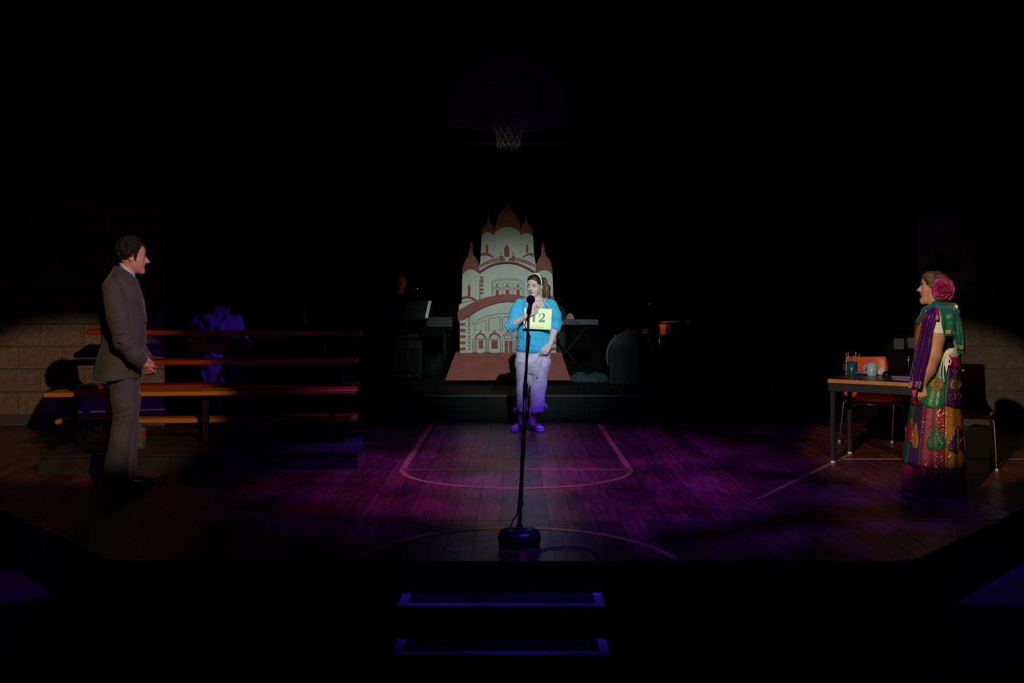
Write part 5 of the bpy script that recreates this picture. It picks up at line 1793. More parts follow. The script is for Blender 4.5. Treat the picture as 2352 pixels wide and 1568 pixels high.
for dy, kx, ax_ in ((-0.10, 283, 268), (0.10, 296, 288)):
    B.chain([P(284, 870, Y0 + dy * 0.8), P(kx, 965, Y0 + dy), P(ax_, 1108, Y0 + dy)], [0.058, 0.048, 0.036], 0.02)
dN = P(347, 868, Y0 - 0.10) - wN
hand(B, wN, dN, (0.25, 1, 0.25), (0.8, 0.1, 0.6), 1.12, (0.75, 0.8, 0.85, 0.9), 0, 0.5, 0.45, 0.028)
dF = P(356, 866, Y0 - 0.03) - wF
hand(B, wF, dF, (-0.5, -1, -0.2), (0.9, -0.1, 0.5), 1.0, (0.8, 0.85, 0.9, 0.9), 0, 0.5, 0.5, 0.028)
B.mesh('body', M_skin1, man)
M_dkhair = mat('black_hair', (0.012, 0.009, 0.008), 0.55, bump=0.6, bscale=160)
hd1.features(man, mat('lip_warm', (0.40, 0.16, 0.12), 0.45), M_dkhair, mouth=0.010)
# curly hair
hr = Field(P(248, 640, Y0 - 0.14) - Vector((0.02, 0, 0)), P(352, 528, Y0 + 0.14), 0.004)
hr.ell(hd1.w(0, -0.026, 0.047), (0.084, 0.098, 0.087), np.array(hd1.R), 0.0)
hr.ell(hd1.w(0, 0.100, -0.01), (0.062, 0.075, 0.085), np.array(hd1.R), 0.006, 'sub')
hr.ell(hd1.w(0, 0.02, -0.09), (0.09, 0.085, 0.07), np.array(hd1.R), 0.006, 'sub')
rs = np.random.RandomState(3)
for i in range(330):
    th, ph = math.acos(rs.uniform(-0.72, 1)), rs.uniform(0, 2 * math.pi)
    x, y, z = 0.085 * math.sin(th) * math.cos(ph), -0.026 + 0.102 * math.sin(th) * math.sin(ph), 0.047 + 0.096 * math.cos(th)
    if y > 0.052 and z < 0.078:
        continue
    if z < 0.004 and y > -0.035:
        continue
    if z < 0.055 and y > 0.026:
        continue
    r = rs.uniform(0.010, 0.0175)
    hr.ell(hd1.w(x, y, z), (r, r, r), None, 0.005)
for sx in (-1, 1):
    hr.cap(hd1.w(sx * 0.070, 0.014, 0.02), hd1.w(sx * 0.068, 0.018, -0.026), 0.010, 0.006, 0.006)
hr.mesh('hair', M_dkhair, man)
# shirt collar and tie
M_shirt = mat('white_shirt', (0.72, 0.72, 0.78), 0.7)
sh_ = Field(P(255, 670, Y0 - 0.16), P(330, 598, Y0 + 0.16), 0.003)
cA, cBk = P(307, 629, Y0), P(276, 606, Y0)
ringp = []
for t in np.linspace(0, 2 * math.pi, 57)[:-1]:
    u = (1 + math.cos(t)) / 2
    c = cBk + (cA - cBk) * u
    ringp.append(c + Vector((0, 0.080 * math.sin(t), 0)))
for i in range(56):
    u = (1 + math.cos(2 * math.pi * i / 56)) / 2
    p, p2 = ringp[i], ringp[(i + 1) % 56]
    dn = Vector((0.006, 0.012 * math.sin(2 * math.pi * i / 56), -0.050 - 0.016 * u))
    for k in range(9):
        w = k / 8
        sh_.cap(p + dn * w, p2 + dn * w, 0.0065, 0.0065, 0.008)
for s in (-1, 1):
    for k in range(5):
        w = k / 4
        sh_.cap(P(300 + 6 * w, 634 + 4 * w, Y0 + s * (0.058 - 0.03 * w)), P(309 + 1 * w, 660 + 4 * w, Y0 + s * (0.062 - 0.035 * w)), 0.006, 0.004, 0.004)
sh_.mesh('shirt_collar', M_shirt, man)
shf = Field(P(285, 730, Y0 - 0.1), P(345, 640, Y0 + 0.1), 0.004)
shf.chain([P(300, 645, Y0), P(314, 690, Y0), P(319, 722, Y0)], [0.045, 0.040, 0.03], 0.01)
shf.mesh('shirt_front', M_shirt, man)
M_tie = mat('patterned_tie', (0.10, 0.03, 0.05), 0.5, var=0.8, vscale=160, color2=(0.30, 0.22, 0.25))
tf = Field(P(298, 740, Y0 - 0.06), P(348, 640, Y0 + 0.06), 0.003)
tf.ell(P(314.5, 656, Y0 - 0.01), (0.014, 0.022, 0.018), None, 0.004)
tf.chain([P(317, 660, Y0 - 0.01), P(329, 690, Y0 - 0.01), P(334, 728, Y0)], [0.014, 0.020, 0.022], 0.01, flat=((1, 0, 0.3), 2.0))
tf.mesh('tie', M_tie, man)
# jacket
M_suit = mat('grey_suit_wool', (0.085, 0.078, 0.074), 0.85, var=0.18, vscale=40, bump=0.15, bscale=400, sheen=0.15)
J = Field(LO, HI, 0.0045)
J.column(cols([(612, 262, 284, 0.0, 0.06), (622, 256, 298, 0.0, 0.12), (634, 248, 311, 0.0, 0.17), (648, 240, 319, 0, 0.195), (680, 230, 329, 0, 0.205), (715, 229, 334, 0, 0.185), (750, 232, 337, 0, 0.165), (785, 231, 335, 0, 0.165), (815, 223, 330, 0, 0.175), (845, 216, 325, 0, 0.185), (868, 212, 323, 0, 0.192)], Y0), 0.012)
A_ = Field(LO, HI, 0.0045)
A_.chain([P(260, 668, Y0 - 0.185), P(270, 725, Y0 - 0.23), P(285, 783, Y0 - 0.255), P(308, 815, Y0 - 0.23), P(328, 838, Y0 - 0.185)], [0.078, 0.082, 0.076, 0.064, 0.054], 0.022)
A_.half(P(325, 836, Y0 - 0.19), (wN - P(300, 812, Y0 - 0.22)).normalized(), 0.004)
A2 = Field(LO, HI, 0.0045)
A2.chain([P(266, 668, Y0 + 0.185), P(276, 725, Y0 + 0.225), P(300, 785, Y0 + 0.22), P(340, 830, Y0 + 0.03)], [0.080, 0.082, 0.072, 0.052], 0.022)
A2.half(P(337, 829, Y0 + 0.04), (wF - P(310, 800, Y0 + 0.18)).normalized(), 0.004)
for A in (A_, A2):
    h_ = np.clip(0.5 + 0.5 * (A.F - J.F) / 0.022, 0, 1)
    J.F = A.F + (J.F - A.F) * h_ - 0.022 * h_ * (1 - h_)
J.ell(P(315, 640, Y0), (0.035, 0.055, 0.075), np.array(frame((0.5, 0, -0.85))), 0.008, 'sub')
J.ell(P(328, 672, Y0), (0.030, 0.035, 0.10), np.array(frame((1, 0, 0.3))), 0.008, 'sub')
J.cap(P(293, 596, Y0), P(293, 636, Y0), 0.086, 0.086, 0.006, 'sub')
J.ripple(0.0026, [(9, 12, 26), (22, 8, -18), (-14, 10, 34)], 4)
# sleeve folds and back pull
for (a, b, r) in (((252, 775), (290, 770), 0.010), ((262, 795), (300, 782), 0.010), ((285, 812), (312, 800), 0.008)):
    J.cap(P(*a, Y0 - 0.315), P(*b, Y0 - 0.315), r, r * 0.6, 0.02, 'sub')
jk = J.mesh('jacket', M_suit, man)
cloth('lapel', [P(290, 640, Y0 - 0.135), P(304, 660, Y0 - 0.165), P(316, 690, Y0 - 0.15), P(330, 742, Y0 - 0.075)], [P(305, 650, Y0 - 0.085), P(317, 668, Y0 - 0.09), P(329, 696, Y0 - 0.075), P(337, 742, Y0 - 0.03)], M_suit, jk, n=18, m=8, thick=0.006, puff=0.012, out=(0.5, -0.85, 0))
for i in range(4):
    MB().lathe([(0.007, -0.002), (0.0075, 0.0), (0.006, 0.002)], P(291 + i * 3.6, 820 + i * 6.2, Y0 - 0.272 + i * 0.004), 12, Matrix.Rotation(math.pi / 2, 3, 'X')).build('sleeve_button', M_gear, jk, smooth=True)
# trousers
TR = Field((LO[0], LO[1], 0.0), (HI[0], HI[1], 1.0), 0.0045)
TR.column(cols([(852, 252, 311, 0, 0.150), (880, 251, 318, 0, 0.160), (905, 252, 321, 0, 0.15)], Y0), 0.02)
TR.column(cols([(880, 249, 320, -0.08, 0.085), (920, 254, 318, -0.09, 0.085), (962, 258, 314, -0.09, 0.08), (1000, 253, 307, -0.09, 0.077), (1050, 243, 298, -0.09, 0.076), (1112, 236, 296, -0.09, 0.080)], Y0), 0.02)
TR.column(cols([(880, 254, 323, 0.08, 0.085), (920, 260, 323, 0.09, 0.085), (962, 267, 321, 0.09, 0.08), (1000, 268, 318, 0.09, 0.077), (1050, 266, 314, 0.09, 0.076), (1100, 262, 312, 0.09, 0.080)], Y0), 0.02)
TR.ripple(0.0022, [(14, 10, 22), (26, -12, 16), (-18, 14, -30)], 9)
for (a, b, r) in (((262, 958), (300, 940), 0.012), ((262, 968), (296, 958), 0.010), ((258, 985), (280, 972), 0.009)):
    TR.cap(P(*a, Y0 - 0.172), P(*b, Y0 - 0.172), r, r * 0.5, 0.02, 'sub')
TR.mesh('trousers', M_suit, man)
M_shoe = mat('polished_black_leather', (0.010, 0.010, 0.011), 0.18, coat=0.5)
yN, yF = Y0 - 0.09, Y0 + 0.10
shoe('shoe', (P(246, 1128, yN).x, yN, 0.0), (P(331, 1128, yN).x, yN - 0.03, 0.0), M_shoe, M_gear, man, 0.047, 0.075)
shoe('shoe', (P(272, 1104, yF).x, yF, 0.0), (P(355, 1104, yF).x, yF + 0.02, 0.0), M_shoe, M_gear, man, 0.047, 0.075)
WARP = None
P = P_view

# ------------------------------------------------------------------ woman in the blue top at the centre
Y0 = 9.97
base = Vector((P(1222, 990, Y0).x, Y0, 0))
wom = thing('person', 'person in a bright blue top and pale cropped trousers wearing number 12', 'person', base)
M_skin2 = skin('skin_fair', (0.66, 0.50, 0.44))
LO, HI = (P(1155, 0, Y0).x, Y0 - 0.34, -0.01), (P(1302, 0, Y0).x, Y0 + 0.26, 1.70)
fw = Vector((-math.sin(math.radians(26)), -math.cos(math.radians(26)), -0.03))
hd2 = Head(P(1228.5, 656.5, Y0), fw, up=(0.03, 0, 1), size=1.0)
wR = P(1210, 724, Y0 - 0.20)       # her right wrist, on the left in the photo
wL = P(1263, 792, Y0 - 0.10)
eR, eL = P(1176, 747, Y0 - 0.12), P(1277, 748, Y0 + 0.02)
sR, sL = P(1193, 697, Y0), P(1266, 697, Y0)
B = Field(LO, HI, 0.004)
hd2.sculpt(B, mouth=0.004, female=True, nose=0.9)
B.cap(hd2.w(0, -0.02, -0.07), P(1231, 694, Y0), 0.048, 0.052, 0.02)
B.cap(sR + Vector((0.03, 0, 0.004)), sL + Vector((-0.03, 0, 0.004)), 0.038, 0.038, 0.03)
B.cap(P(1231, 688, Y0), sR + Vector((0.06, 0, 0.012)), 0.044, 0.032, 0.02)
B.cap(P(1231, 688, Y0), sL + Vector((-0.06, 0, 0.012)), 0.044, 0.032, 0.02)
B.column(cols([(692, 1200, 1260, 0, 0.085), (706, 1198, 1261, 0, 0.100), (725, 1199, 1260, 0, 0.115), (760, 1202, 1256, 0, 0.10), (800, 1194, 1258, 0, 0.11), (840, 1190, 1259, 0, 0.11)], Y0), 0.03)
# collar bones
B.cap(P(1228, 699, Y0 - 0.086), P(1210, 693, Y0 - 0.062), 0.007, 0.005, 0.014)
B.cap(P(1236, 699, Y0 - 0.086), P(1252, 693, Y0 - 0.062), 0.007, 0.005, 0.014)
B.chain([sR, eR, wR], [0.040, 0.042, 0.027], 0.015)
B.chain([sL, eL, wL], [0.040, 0.042, 0.027], 0.015)
hand(B, wR, P(1233, 710, Y0 - 0.165) - wR, (0.15, 1, 0.1), (-0.3, 0, 1), 0.95, (0.10, 0.08, 0.08, 0.10), 0.25, 0.15, 0.9, 0.025)
hand(B, wL, P(1251, 808, Y0 - 0.155) - wL, (0.1, 1.0, 0.1), (-1, -0.3, 0.1), 0.95, (0.25, 0.55, 0.75, 0.8), 0.1, 0.35, 0.35, 0.025)
for ax_, hx in (((1198, 972), 1204), ((1223, 974), 1243)):
    B.chain([P(hx, 830, Y0), P((hx + ax_[0]) / 2, 905, Y0 - 0.01), P(ax_[0] + 1, 945, Y0), P(*ax_, Y0)], [0.07, 0.05, 0.042, 0.031], 0.02)
B.mesh('body', M_skin2, wom)
M_brhair = mat('dark_brown_hair', (0.030, 0.016, 0.011), 0.42, var=0.5, vscale=60, stretch=(1, 1, 0.2), bump=0.3, bscale=140)
hd2.features(wom, mat('lip_rose', (0.42, 0.17, 0.16), 0.4), M_brhair, iris=(0.05, 0.06, 0.05), gaze=(0.30, 0.05), mouth=0.004, frown=1.0)
hr = Field(P(1195, 700, Y0 - 0.2), P(1280, 615, Y0 + 0.22), 0.0035)
R2 = np.array(hd2.R)
hr.ell(hd2.w(0, -0.020, 0.043), (0.079, 0.093, 0.082), R2, 0.0)
hr.ell(hd2.w(0, 0.028, 0.062), (0.067, 0.066, 0.056), R2, 0.02)
hr.ell(hd2.w(0, 0.108, -0.010), (0.062, 0.066, 0.084), R2, 0.010, 'sub')
hr.ell(hd2.w(0, 0.035, -0.10), (0.10, 0.085, 0.085), R2, 0.006, 'sub')
hr.ell(hd2.w(0, -0.105, 0.05), (0.045, 0.04, 0.04), R2, 0.02)
hr.mesh('hair', M_brhair, wom)
M_auburn = mat('auburn_hair', (0.13, 0.055, 0.030), 0.45, var=0.6, vscale=70, stretch=(1, 1, 0.08), bump=0.25, bscale=120)
pt = Field(P(1225, 715, Y0 - 0.05), P(1290, 625, Y0 + 0.26), 0.004)
pony = [hd2.w(0, -0.12, 0.05), P(1249, 645, Y0 + 0.12), P(1254, 662, Y0 + 0.12), P(1255, 680, Y0 + 0.10), P(1252, 696, Y0 + 0.09)]
pt.chain(pony, [0.026, 0.030, 0.038, 0.038, 0.010], 0.03)
pt.ripple(0.0018, [(150, 90, 6), (110, -90, 9)], 1)
pt.mesh('ponytail', M_auburn, wom)
M_band = mat('white_headband', (0.85, 0.85, 0.86), 0.4)
hb = None
for off_, wd in ((0.0, 0.0042), (0.018, 0.0040)):
    pts = []
    for t in np.linspace(-0.10, math.pi + 0.10, 30):
        pts.append(hd2.w(0.0835 * math.cos(t), 0.020 - off_ * (0.25 + 0.75 * math.sin(max(0, min(math.pi, t)))) - 0.012 * math.sin(t), 0.022 + 0.1060 * math.sin(t) + off_ * 0.20 * math.sin(t)))
    o = MB().tube(pts, wd, 8).build('headband', M_band, wom, smooth=True)
MB().tube([tuple(p) for p in catmull([tuple(hd2.w(-0.079, 0.0, 0.004)), tuple(hd2.w(-0.072, 0.028, -0.02)), tuple(hd2.w(-0.056, 0.062, -0.050)), tuple(hd2.w(-0.044, 0.078, -0.060))], 12)], 0.0018, 6).build('headset_boom', mat('flesh_wire', (0.75, 0.60, 0.50), 0.4), wom, smooth=True)
MB().ell(hd2.w(-0.042, 0.0795, -0.0610), (0.0032, 0.0032, 0.0032)).build('headset_capsule', M_gear, wom, smooth=True)

# blue top
M_top2 = mat('turquoise_jersey', (0.045, 0.47, 0.74), 0.85, var=0.10, vscale=20, bump=0.08, bscale=300, sheen=0.2)
S = Field(LO, HI, 0.004)
S.column(cols([(682, 1207, 1256, 0.005, 0.06), (690, 1198, 1264, 0.005, 0.095), (702, 1192, 1270, 0, 0.115), (725, 1191, 1268, 0, 0.135), (750, 1190, 1267, 0, 0.135), (775, 1186, 1267, 0, 0.14), (793, 1183.5, 1267, 0, 0.148), (803, 1185, 1266, 0, 0.145), (809, 1188, 1264, 0, 0.130)], Y0), 0.012)
S.chain([sR + Vector((0, 0, -0.002)), P(1184, 722, Y0 - 0.05), eR], [0.054, 0.060, 0.056], 0.03)
S.chain([sL + Vector((0, 0, -0.002)), P(1276, 722, Y0 + 0.01), eL + Vector((0, 0, 0.0))], [0.053, 0.057, 0.055], 0.03)
# bunched cuffs
for (c_, d_) in ((eR, (wR - eR).normalized()), (eL, (wL - eL).normalized())):
    for k_, r_ in ((-0.03, 0.066), (0.0, 0.064), (0.026, 0.060), (0.048, 0.053)):
        ctr = c_ + d_ * (k_ - 0.004)
        q1 = d_.cross(Vector((0, 1, 0.2))).normalized()
        q2 = d_.cross(q1)
        pr = None
        for t in np.linspace(0, 2 * math.pi, 13):
            pnt = ctr + (q1 * math.cos(t) + q2 * math.sin(t)) * (r_ - 0.012)
            if pr is not None:
                S.cap(pr, pnt, 0.0125, 0.0125, 0.004)
            pr = pnt
# neckline
S.ell(P(1231, 683, Y0 - 0.10), (0.112, 0.26, 0.125), None, 0.004, 'sub')
S.cap(hd2.w(0, -0.02, -0.05), P(1231, 690, Y0 + 0.03), 0.068, 0.085, 0.004, 'sub')
S.ripple(0.0032, [(30, 10, 12), (44, -10, -16), (16, 20, 46)], 6)
S.ripple(0.0030, [(55, 30, 8), (80, -20, 14)], 7, lo=P(1178, 800, Y0 - 0.3), hi=P(1275, 772, Y0 + 0.3))
for py_, rr_ in ((796, 0.0045),):
    z_ = P(1225, py_, Y0).z
    S.F[:, :, max(0, int((z_ - 0.006 - S.lo[2]) / S.res)):int((z_ + 0.006 - S.lo[2]) / S.res)] += rr_
for (a, b, r) in (((1195, 770), (1240, 795), 0.008), ((1192, 790), (1250, 803), 0.007), ((1262, 775), (1235, 800), 0.009), ((1252, 765), (1228, 790), 0.007), ((1196, 715), (1192, 745), 0.007), ((1203, 712), (1200, 735), 0.006), ((1262, 706), (1266, 738), 0.007)):
    S.cap(P(*a, Y0 - 0.15), P(*b, Y0 - 0.155), r, r * 0.5, 0.016, 'sub')
S.mesh('blue_top', M_top2, wom)

# cropped trousers
M_pant = mat('pale_cotton', (0.62, 0.58, 0.66), 0.85, var=0.10, vscale=25, bump=0.1, bscale=200)
T_ = Field((LO[0], LO[1], 0.1), (HI[0], HI[1], 0.95), 0.004)
T_.column(cols([(800, 1189, 1262, 0, 0.118), (812, 1186, 1264, 0, 0.125), (835, 1183.5, 1265, 0, 0.132), (856, 1190, 1257, 0, 0.09)], Y0), 0.02)
T_.column(cols([(828, 1185, 1222, 0, 0.12), (850, 1184.5, 1220, 0, 0.105), (875, 1185.5, 1217, -0.005, 0.09), (905, 1186.5, 1213, -0.01, 0.082), (930, 1186, 1212.5, -0.01, 0.078), (945, 1187, 1212, -0.01, 0.072)], Y0), 0.03)
T_.column(cols([(828, 1222, 1264, 0, 0.12), (850, 1220, 1262, 0, 0.105), (875, 1218.5, 1257, -0.005, 0.09), (905, 1217.5, 1253, -0.01, 0.082), (930, 1217, 1251, -0.01, 0.078), (946, 1218, 1249, -0.01, 0.072)], Y0), 0.03)
T_.ripple(0.0026, [(36, 14, 30), (-28, 16, 40), (60, 10, -14)], 11)
for (a, b, r) in (((1225, 838), (1243, 818), 0.010), ((1224, 846), (1236, 826), 0.008), ((1230, 880), (1240, 822), 0.008), ((1238, 905), (1246, 830), 0.006), ((1190, 880), (1208, 900), 0.007), ((1190, 905), (1208, 890), 0.006), ((1192, 925), (1208, 915), 0.006)):
    T_.cap(P(*a, Y0 - 0.125), P(*b, Y0 - 0.135), r, r * 0.5, 0.014, 'sub')
for (a, b, r) in (((1234, 865), (1245, 818), 0.009), ((1226, 842), (1240, 815), 0.007)):
    T_.cap(P(*a, Y0 - 0.118), P(*b, Y0 - 0.14), r, r * 0.7, 0.012)
tr_o = T_.mesh('cropped_trousers', M_pant, wom)
for c_ in ((1187, 938), (1249, 930)):
    p = P(*c_, Y0 - 0.06)
    s_ = -1 if c_[0] < 1200 else 1
    kn = MB()
    for (dx, dz) in ((0.030, 0.012), (0.022, -0.028), (0.034, -0.05)):
        kn.tube([tuple(q) for q in catmull([tuple(p), tuple(p + Vector((s_ * dx, -0.012, dz * 0.4 + 0.008))), tuple(p + Vector((s_ * dx * 0.9, -0.012, dz)))], 8)], 0.0045, 6)
    kn.build('hem_tie', M_pant, tr_o, smooth=True)
M_canvas = mat('white_canvas', (0.80, 0.78, 0.80), 0.8)
M_sole2 = mat('white_rubber', (0.75, 0.74, 0.74), 0.6)
for (hx, hy, tx, ty, ay) in ((1203, 981, 1178, 991.5, 0), (1217, 981, 1245, 991.5, 0)):
    so = shoe('canvas_shoe', G(hx, hy), G(tx, ty), M_canvas, M_sole2, wom, 0.042, 0.07, 0.004)
    h_, t_ = G(hx, hy), G(tx, ty)
    for i in range(3):
        c_ = h_ + (t_ - h_) * (0.42 + 0.11 * i) + Vector((0, 0, 0.082 - 0.011 * i))
        sd_ = (t_ - h_).normalized().cross(Vector((0, 0, 1)))
        MB().tube([c_ - sd_ * 0.02 - Vector((0, 0, 0.007)), c_, c_ + sd_ * 0.02 - Vector((0, 0, 0.007))], 0.003, 6).build('lace', M_sole2, so, smooth=True)

# contestant card on its cord
YS = Y0 - 0.178
cx_ = [P(1204.5, 707.2, YS + 0.02), P(1268, 709.5, YS + 0.02), P(1265, 757.2, YS - 0.008), P(1202.3, 754, YS - 0.008)]
nc = thing('number_card', 'yellow contestant card printed with a large 12 hanging on a cord', 'card', (cx_[0] + cx_[2]) / 2)
plate(cx_[0], cx_[1], cx_[2], cx_[3], 0.003).build('card', mat('card_yellow', (0.66, 0.80, 0.30), 0.35, var=0.05), nc)
cux = (cx_[1] - cx_[0]).normalized()
cuy = (cx_[0] - cx_[3]).normalized()
cn = cux.cross(cuy).normalized()
M_print = mat('black_print', (0.06, 0.075, 0.08), 0.4)
org = cx_[3] + cn * 0.0015
Wc, Hc = (cx_[1] - cx_[0]).length, (cx_[0] - cx_[3]).length


def zs(x, y):
    """photo pixel in the card close-up -> card coordinates"""
    q = P(1190 + x / 22.4, 695 + y / 22.4, YS)
    d = q - cx_[3]
    return (d.dot(cux), d.dot(cuy))


two = [(1030, 1000), (1035, 965), (1120, 870), (1210, 790), (1255, 720), (1270, 660), (1255, 600), (1215, 570), (1165, 568), (1125, 595), (1110, 640), (1125, 690), (1118, 725), (1085, 733), (1055, 705), (1050, 650), (1075, 590), (1130, 548), (1210, 530), (1300, 545), (1365, 590), (1392, 660), (1380, 725), (1335, 790), (1265, 845), (1190, 905), (1330, 908), (1340, 880), (1375, 885), (1378, 1022)]
one = [(735, 995), (745, 660), (690, 668), (690, 640), (760, 612), (800, 560), (882, 560), (866, 995)]
MB().prism([zs(*p) for p in two], org, cux, cuy, cn, 0.0, 0.0012).build('numeral', M_print, nc)
MB().prism([zs(*p) for p in one], org, cux, cuy, cn, 0.0, 0.0012).build('numeral', M_print, nc)
M_small = mat('small_print', (0.33, 0.36, 0.22), 0.5)
bx0, by0 = zs(500, 1262)
text_obj('small_lettering', 'Putnam County Spelling Bee', 0.012, org + cux * bx0 + cuy * by0, cux, cuy, M_small, nc, 0.0004, width=zs(1390, 0)[0] - bx0)
bx1, by1 = zs(915, 1200)
text_obj('small_lettering', 'Annual', 0.007, org + cux * bx1 + cuy * by1, cux, cuy, M_small, nc, 0.0004, width=zs(1070, 0)[0] - bx1)
bo = MB()
i0, i1, j0, j1 = 0.016, Wc - 0.016, 0.009, Hc - 0.014
for (a, b) in (((i0, j0), (i1, j0 + 0.001)), ((i0, j1), (i1, j1 + 0.001)), ((i0, j0), (i0 + 0.001, j1)), ((i1, j0), (i1 + 0.001, j1))):
    bo.prism([a, (b[0], a[1]), b, (a[0], b[1])], org, cux, cuy, cn, 0, 0.0006)
bo.build('printed_border', M_small, nc)
M_cord = mat('white_cord', (0.8, 0.8, 0.8), 0.6)
cA_ = [cx_[0] + cux * 0.018 - cuy * 0.004, P(1210, 694, Y0 - 0.135), P(1212, 684, Y0 - 0.06), P(1220, 680, Y0 + 0.05)]
cB_ = [cx_[1] - cux * 0.008 - cuy * 0.002, P(1259, 702, Y0 - 0.15), P(1251, 692, Y0 - 0.115), P(1247, 683, Y0 - 0.04), P(1242, 680, Y0 + 0.05)]
MB().tube([tuple(p) for p in catmull([tuple(p) for p in cA_], 14)], 0.0022, 6).build('cord', M_cord, nc, smooth=True)
MB().tube([tuple(p) for p in catmull([tuple(p) for p in cB_], 16)], 0.0022, 6).build('cord', M_cord, nc, smooth=True)

# ------------------------------------------------------------------ woman in the patchwork skirt
Y0 = 6.75
base = Vector((P(2150, 1137, Y0).x, Y0, 0))
P_view = P


def P(px, py, Y):
    """layout plane of this figure: across the view at Y0, depth measured along the line of sight"""
    q = P_view(px, py, Y)
    return Vector(((px - CX) / FPX * Y0, q.y, q.z))


WARP = (base.x, base.y, math.atan2(-base.x, base.y), 0.92)
rw = thing('person', 'person in a sequinned patchwork skirt and green shawl singing towards the centre', 'person', base)
M_skin3 = skin('skin_tan', (0.60, 0.31, 0.18))
LO, HI = (P(2052, 0, Y0).x, Y0 - 0.36, -0.01), (P(2238, 0, Y0).x, Y0 + 0.36, 1.62)
hd3 = Head(P(2143.5, 659, Y0), (-1, -0.05, 0.10), up=(0.10, 0, 1), size=0.94)
sN, eN, wN3 = P(2160, 728, Y0 - 0.185), P(2144, 815, Y0 - 0.22), P(2118, 882, Y0 - 0.20)
B = Field(LO, HI, 0.004)
hd3.sculpt(B, mouth=0.020, female=True, nose=0.95)
B.cap(hd3.w(0, -0.02, -0.06), P(2160, 705, Y0), 0.055, 0.062, 0.02)
B.ell(hd3.w(0, 0.025, -0.10), (0.04, 0.04, 0.028), np.array(hd3.R), 0.03)
B.column(cols([(702, 2142, 2182, 0, 0.12), (725, 2122, 2190, 0, 0.155), (760, 2114, 2196, 0, 0.145), (800, 2118, 2196, 0, 0.135), (830, 2122, 2200, 0, 0.15), (860, 2124, 2204, 0, 0.16)], Y0), 0.03)
B.chain([sN, P(2152, 770, Y0 - 0.21), eN, P(2131, 850, Y0 - 0.215), wN3], [0.056, 0.061, 0.056, 0.054, 0.034], 0.02)
B.chain([P(2158, 728, Y0 + 0.185), P(2140, 812, Y0 + 0.21), P(2118, 878, Y0 + 0.18)], [0.056, 0.052, 0.034], 0.02)
hand(B, wN3, P(2119, 905, Y0 - 0.205) - wN3, (0.25, 1, 0.1), (-1, 0.0, 0.0), 0.98, (1.1, 1.15, 1.2, 1.2), 0, 0.9, 0.35, 0.030)
hand(B, P(2118, 878, Y0 + 0.18), (-0.05, 0, -1), (0.2, -1, 0), (-1, 0, 0), 0.95, (0.8, 0.8, 0.9, 0.9), 0, 0.5, 0.4, 0.030)
for dy in (-0.09, 0.09):
    B.chain([P(2160, 850, Y0 + dy), P(2155, 985, Y0 + dy), P(2158, 1118, Y0 + dy)], [0.085, 0.055, 0.038], 0.02)
    B.cap(P(2160, 1132, Y0 + dy), P(2125, 1136, Y0 + dy), 0.034, 0.026, 0.02)
B.half((0, 0, 0.004), (0, 0, -1), 0.003)
B.mesh('body', M_skin3, rw)
M_blond = mat('dark_blonde_hair', (0.17, 0.095, 0.045), 0.45, var=0.75, vscale=50, stretch=(0.3, 1, 1), bump=0.4, bscale=120, color2=(0.045, 0.025, 0.014))
hd3.features(rw, mat('lip_pink', (0.45, 0.18, 0.15), 0.4), mat('brown_brow', (0.05, 0.03, 0.02), 0.6), mouth=0.020)
R3 = np.array(hd3.R)
hr = Field(P(2098, 715, Y0 - 0.2), P(2216, 612, Y0 + 0.2), 0.004)
hr.ell(hd3.w(0, -0.022, 0.036), (0.078, 0.092, 0.078), R3, 0.0)
hr.ell(hd3.w(0, 0.026, 0.058), (0.067, 0.066, 0.054), R3, 0.02)
hr.ell(hd3.w(0, 0.106, -0.034), (0.070, 0.066, 0.090), R3, 0.010, 'sub')
hr.ell(hd3.w(0, 0.055, -0.09), (0.11, 0.08, 0.085), R3, 0.006, 'sub')
hr.ell(hd3.w(0, -0.092, -0.030), (0.058, 0.040, 0.062), R3, 0.03)
hr.cap(P(2184, 682, Y0), P(2195, 691, Y0 - 0.02), 0.018, 0.009, 0.02)
hr.ripple(0.0022, [(20, 150, 60), (40, 110, -90)], 2)
hr.mesh('hair', M_blond, rw)

# flower pinned over the ear
fl3 = hd3.w(-0.088, -0.062, -0.012)
fl3 = P(2164, 665, Y0 - 0.125)
M_mag = mat('magenta_petal', (0.34, 0.006, 0.10), 0.6, var=0.6, vscale=40, color2=(0.14, 0.002, 0.03))
M_mag2 = mat('violet_pink_petal', (0.45, 0.03, 0.28), 0.55, var=0.6, vscale=40, color2=(0.30, 0.01, 0.10))
core = MB().ell(fl3, (0.016, 0.02, 0.016)).build('hair_flower', mat('flower_core', (0.18, 0.005, 0.05), 0.4), rw, smooth=True)


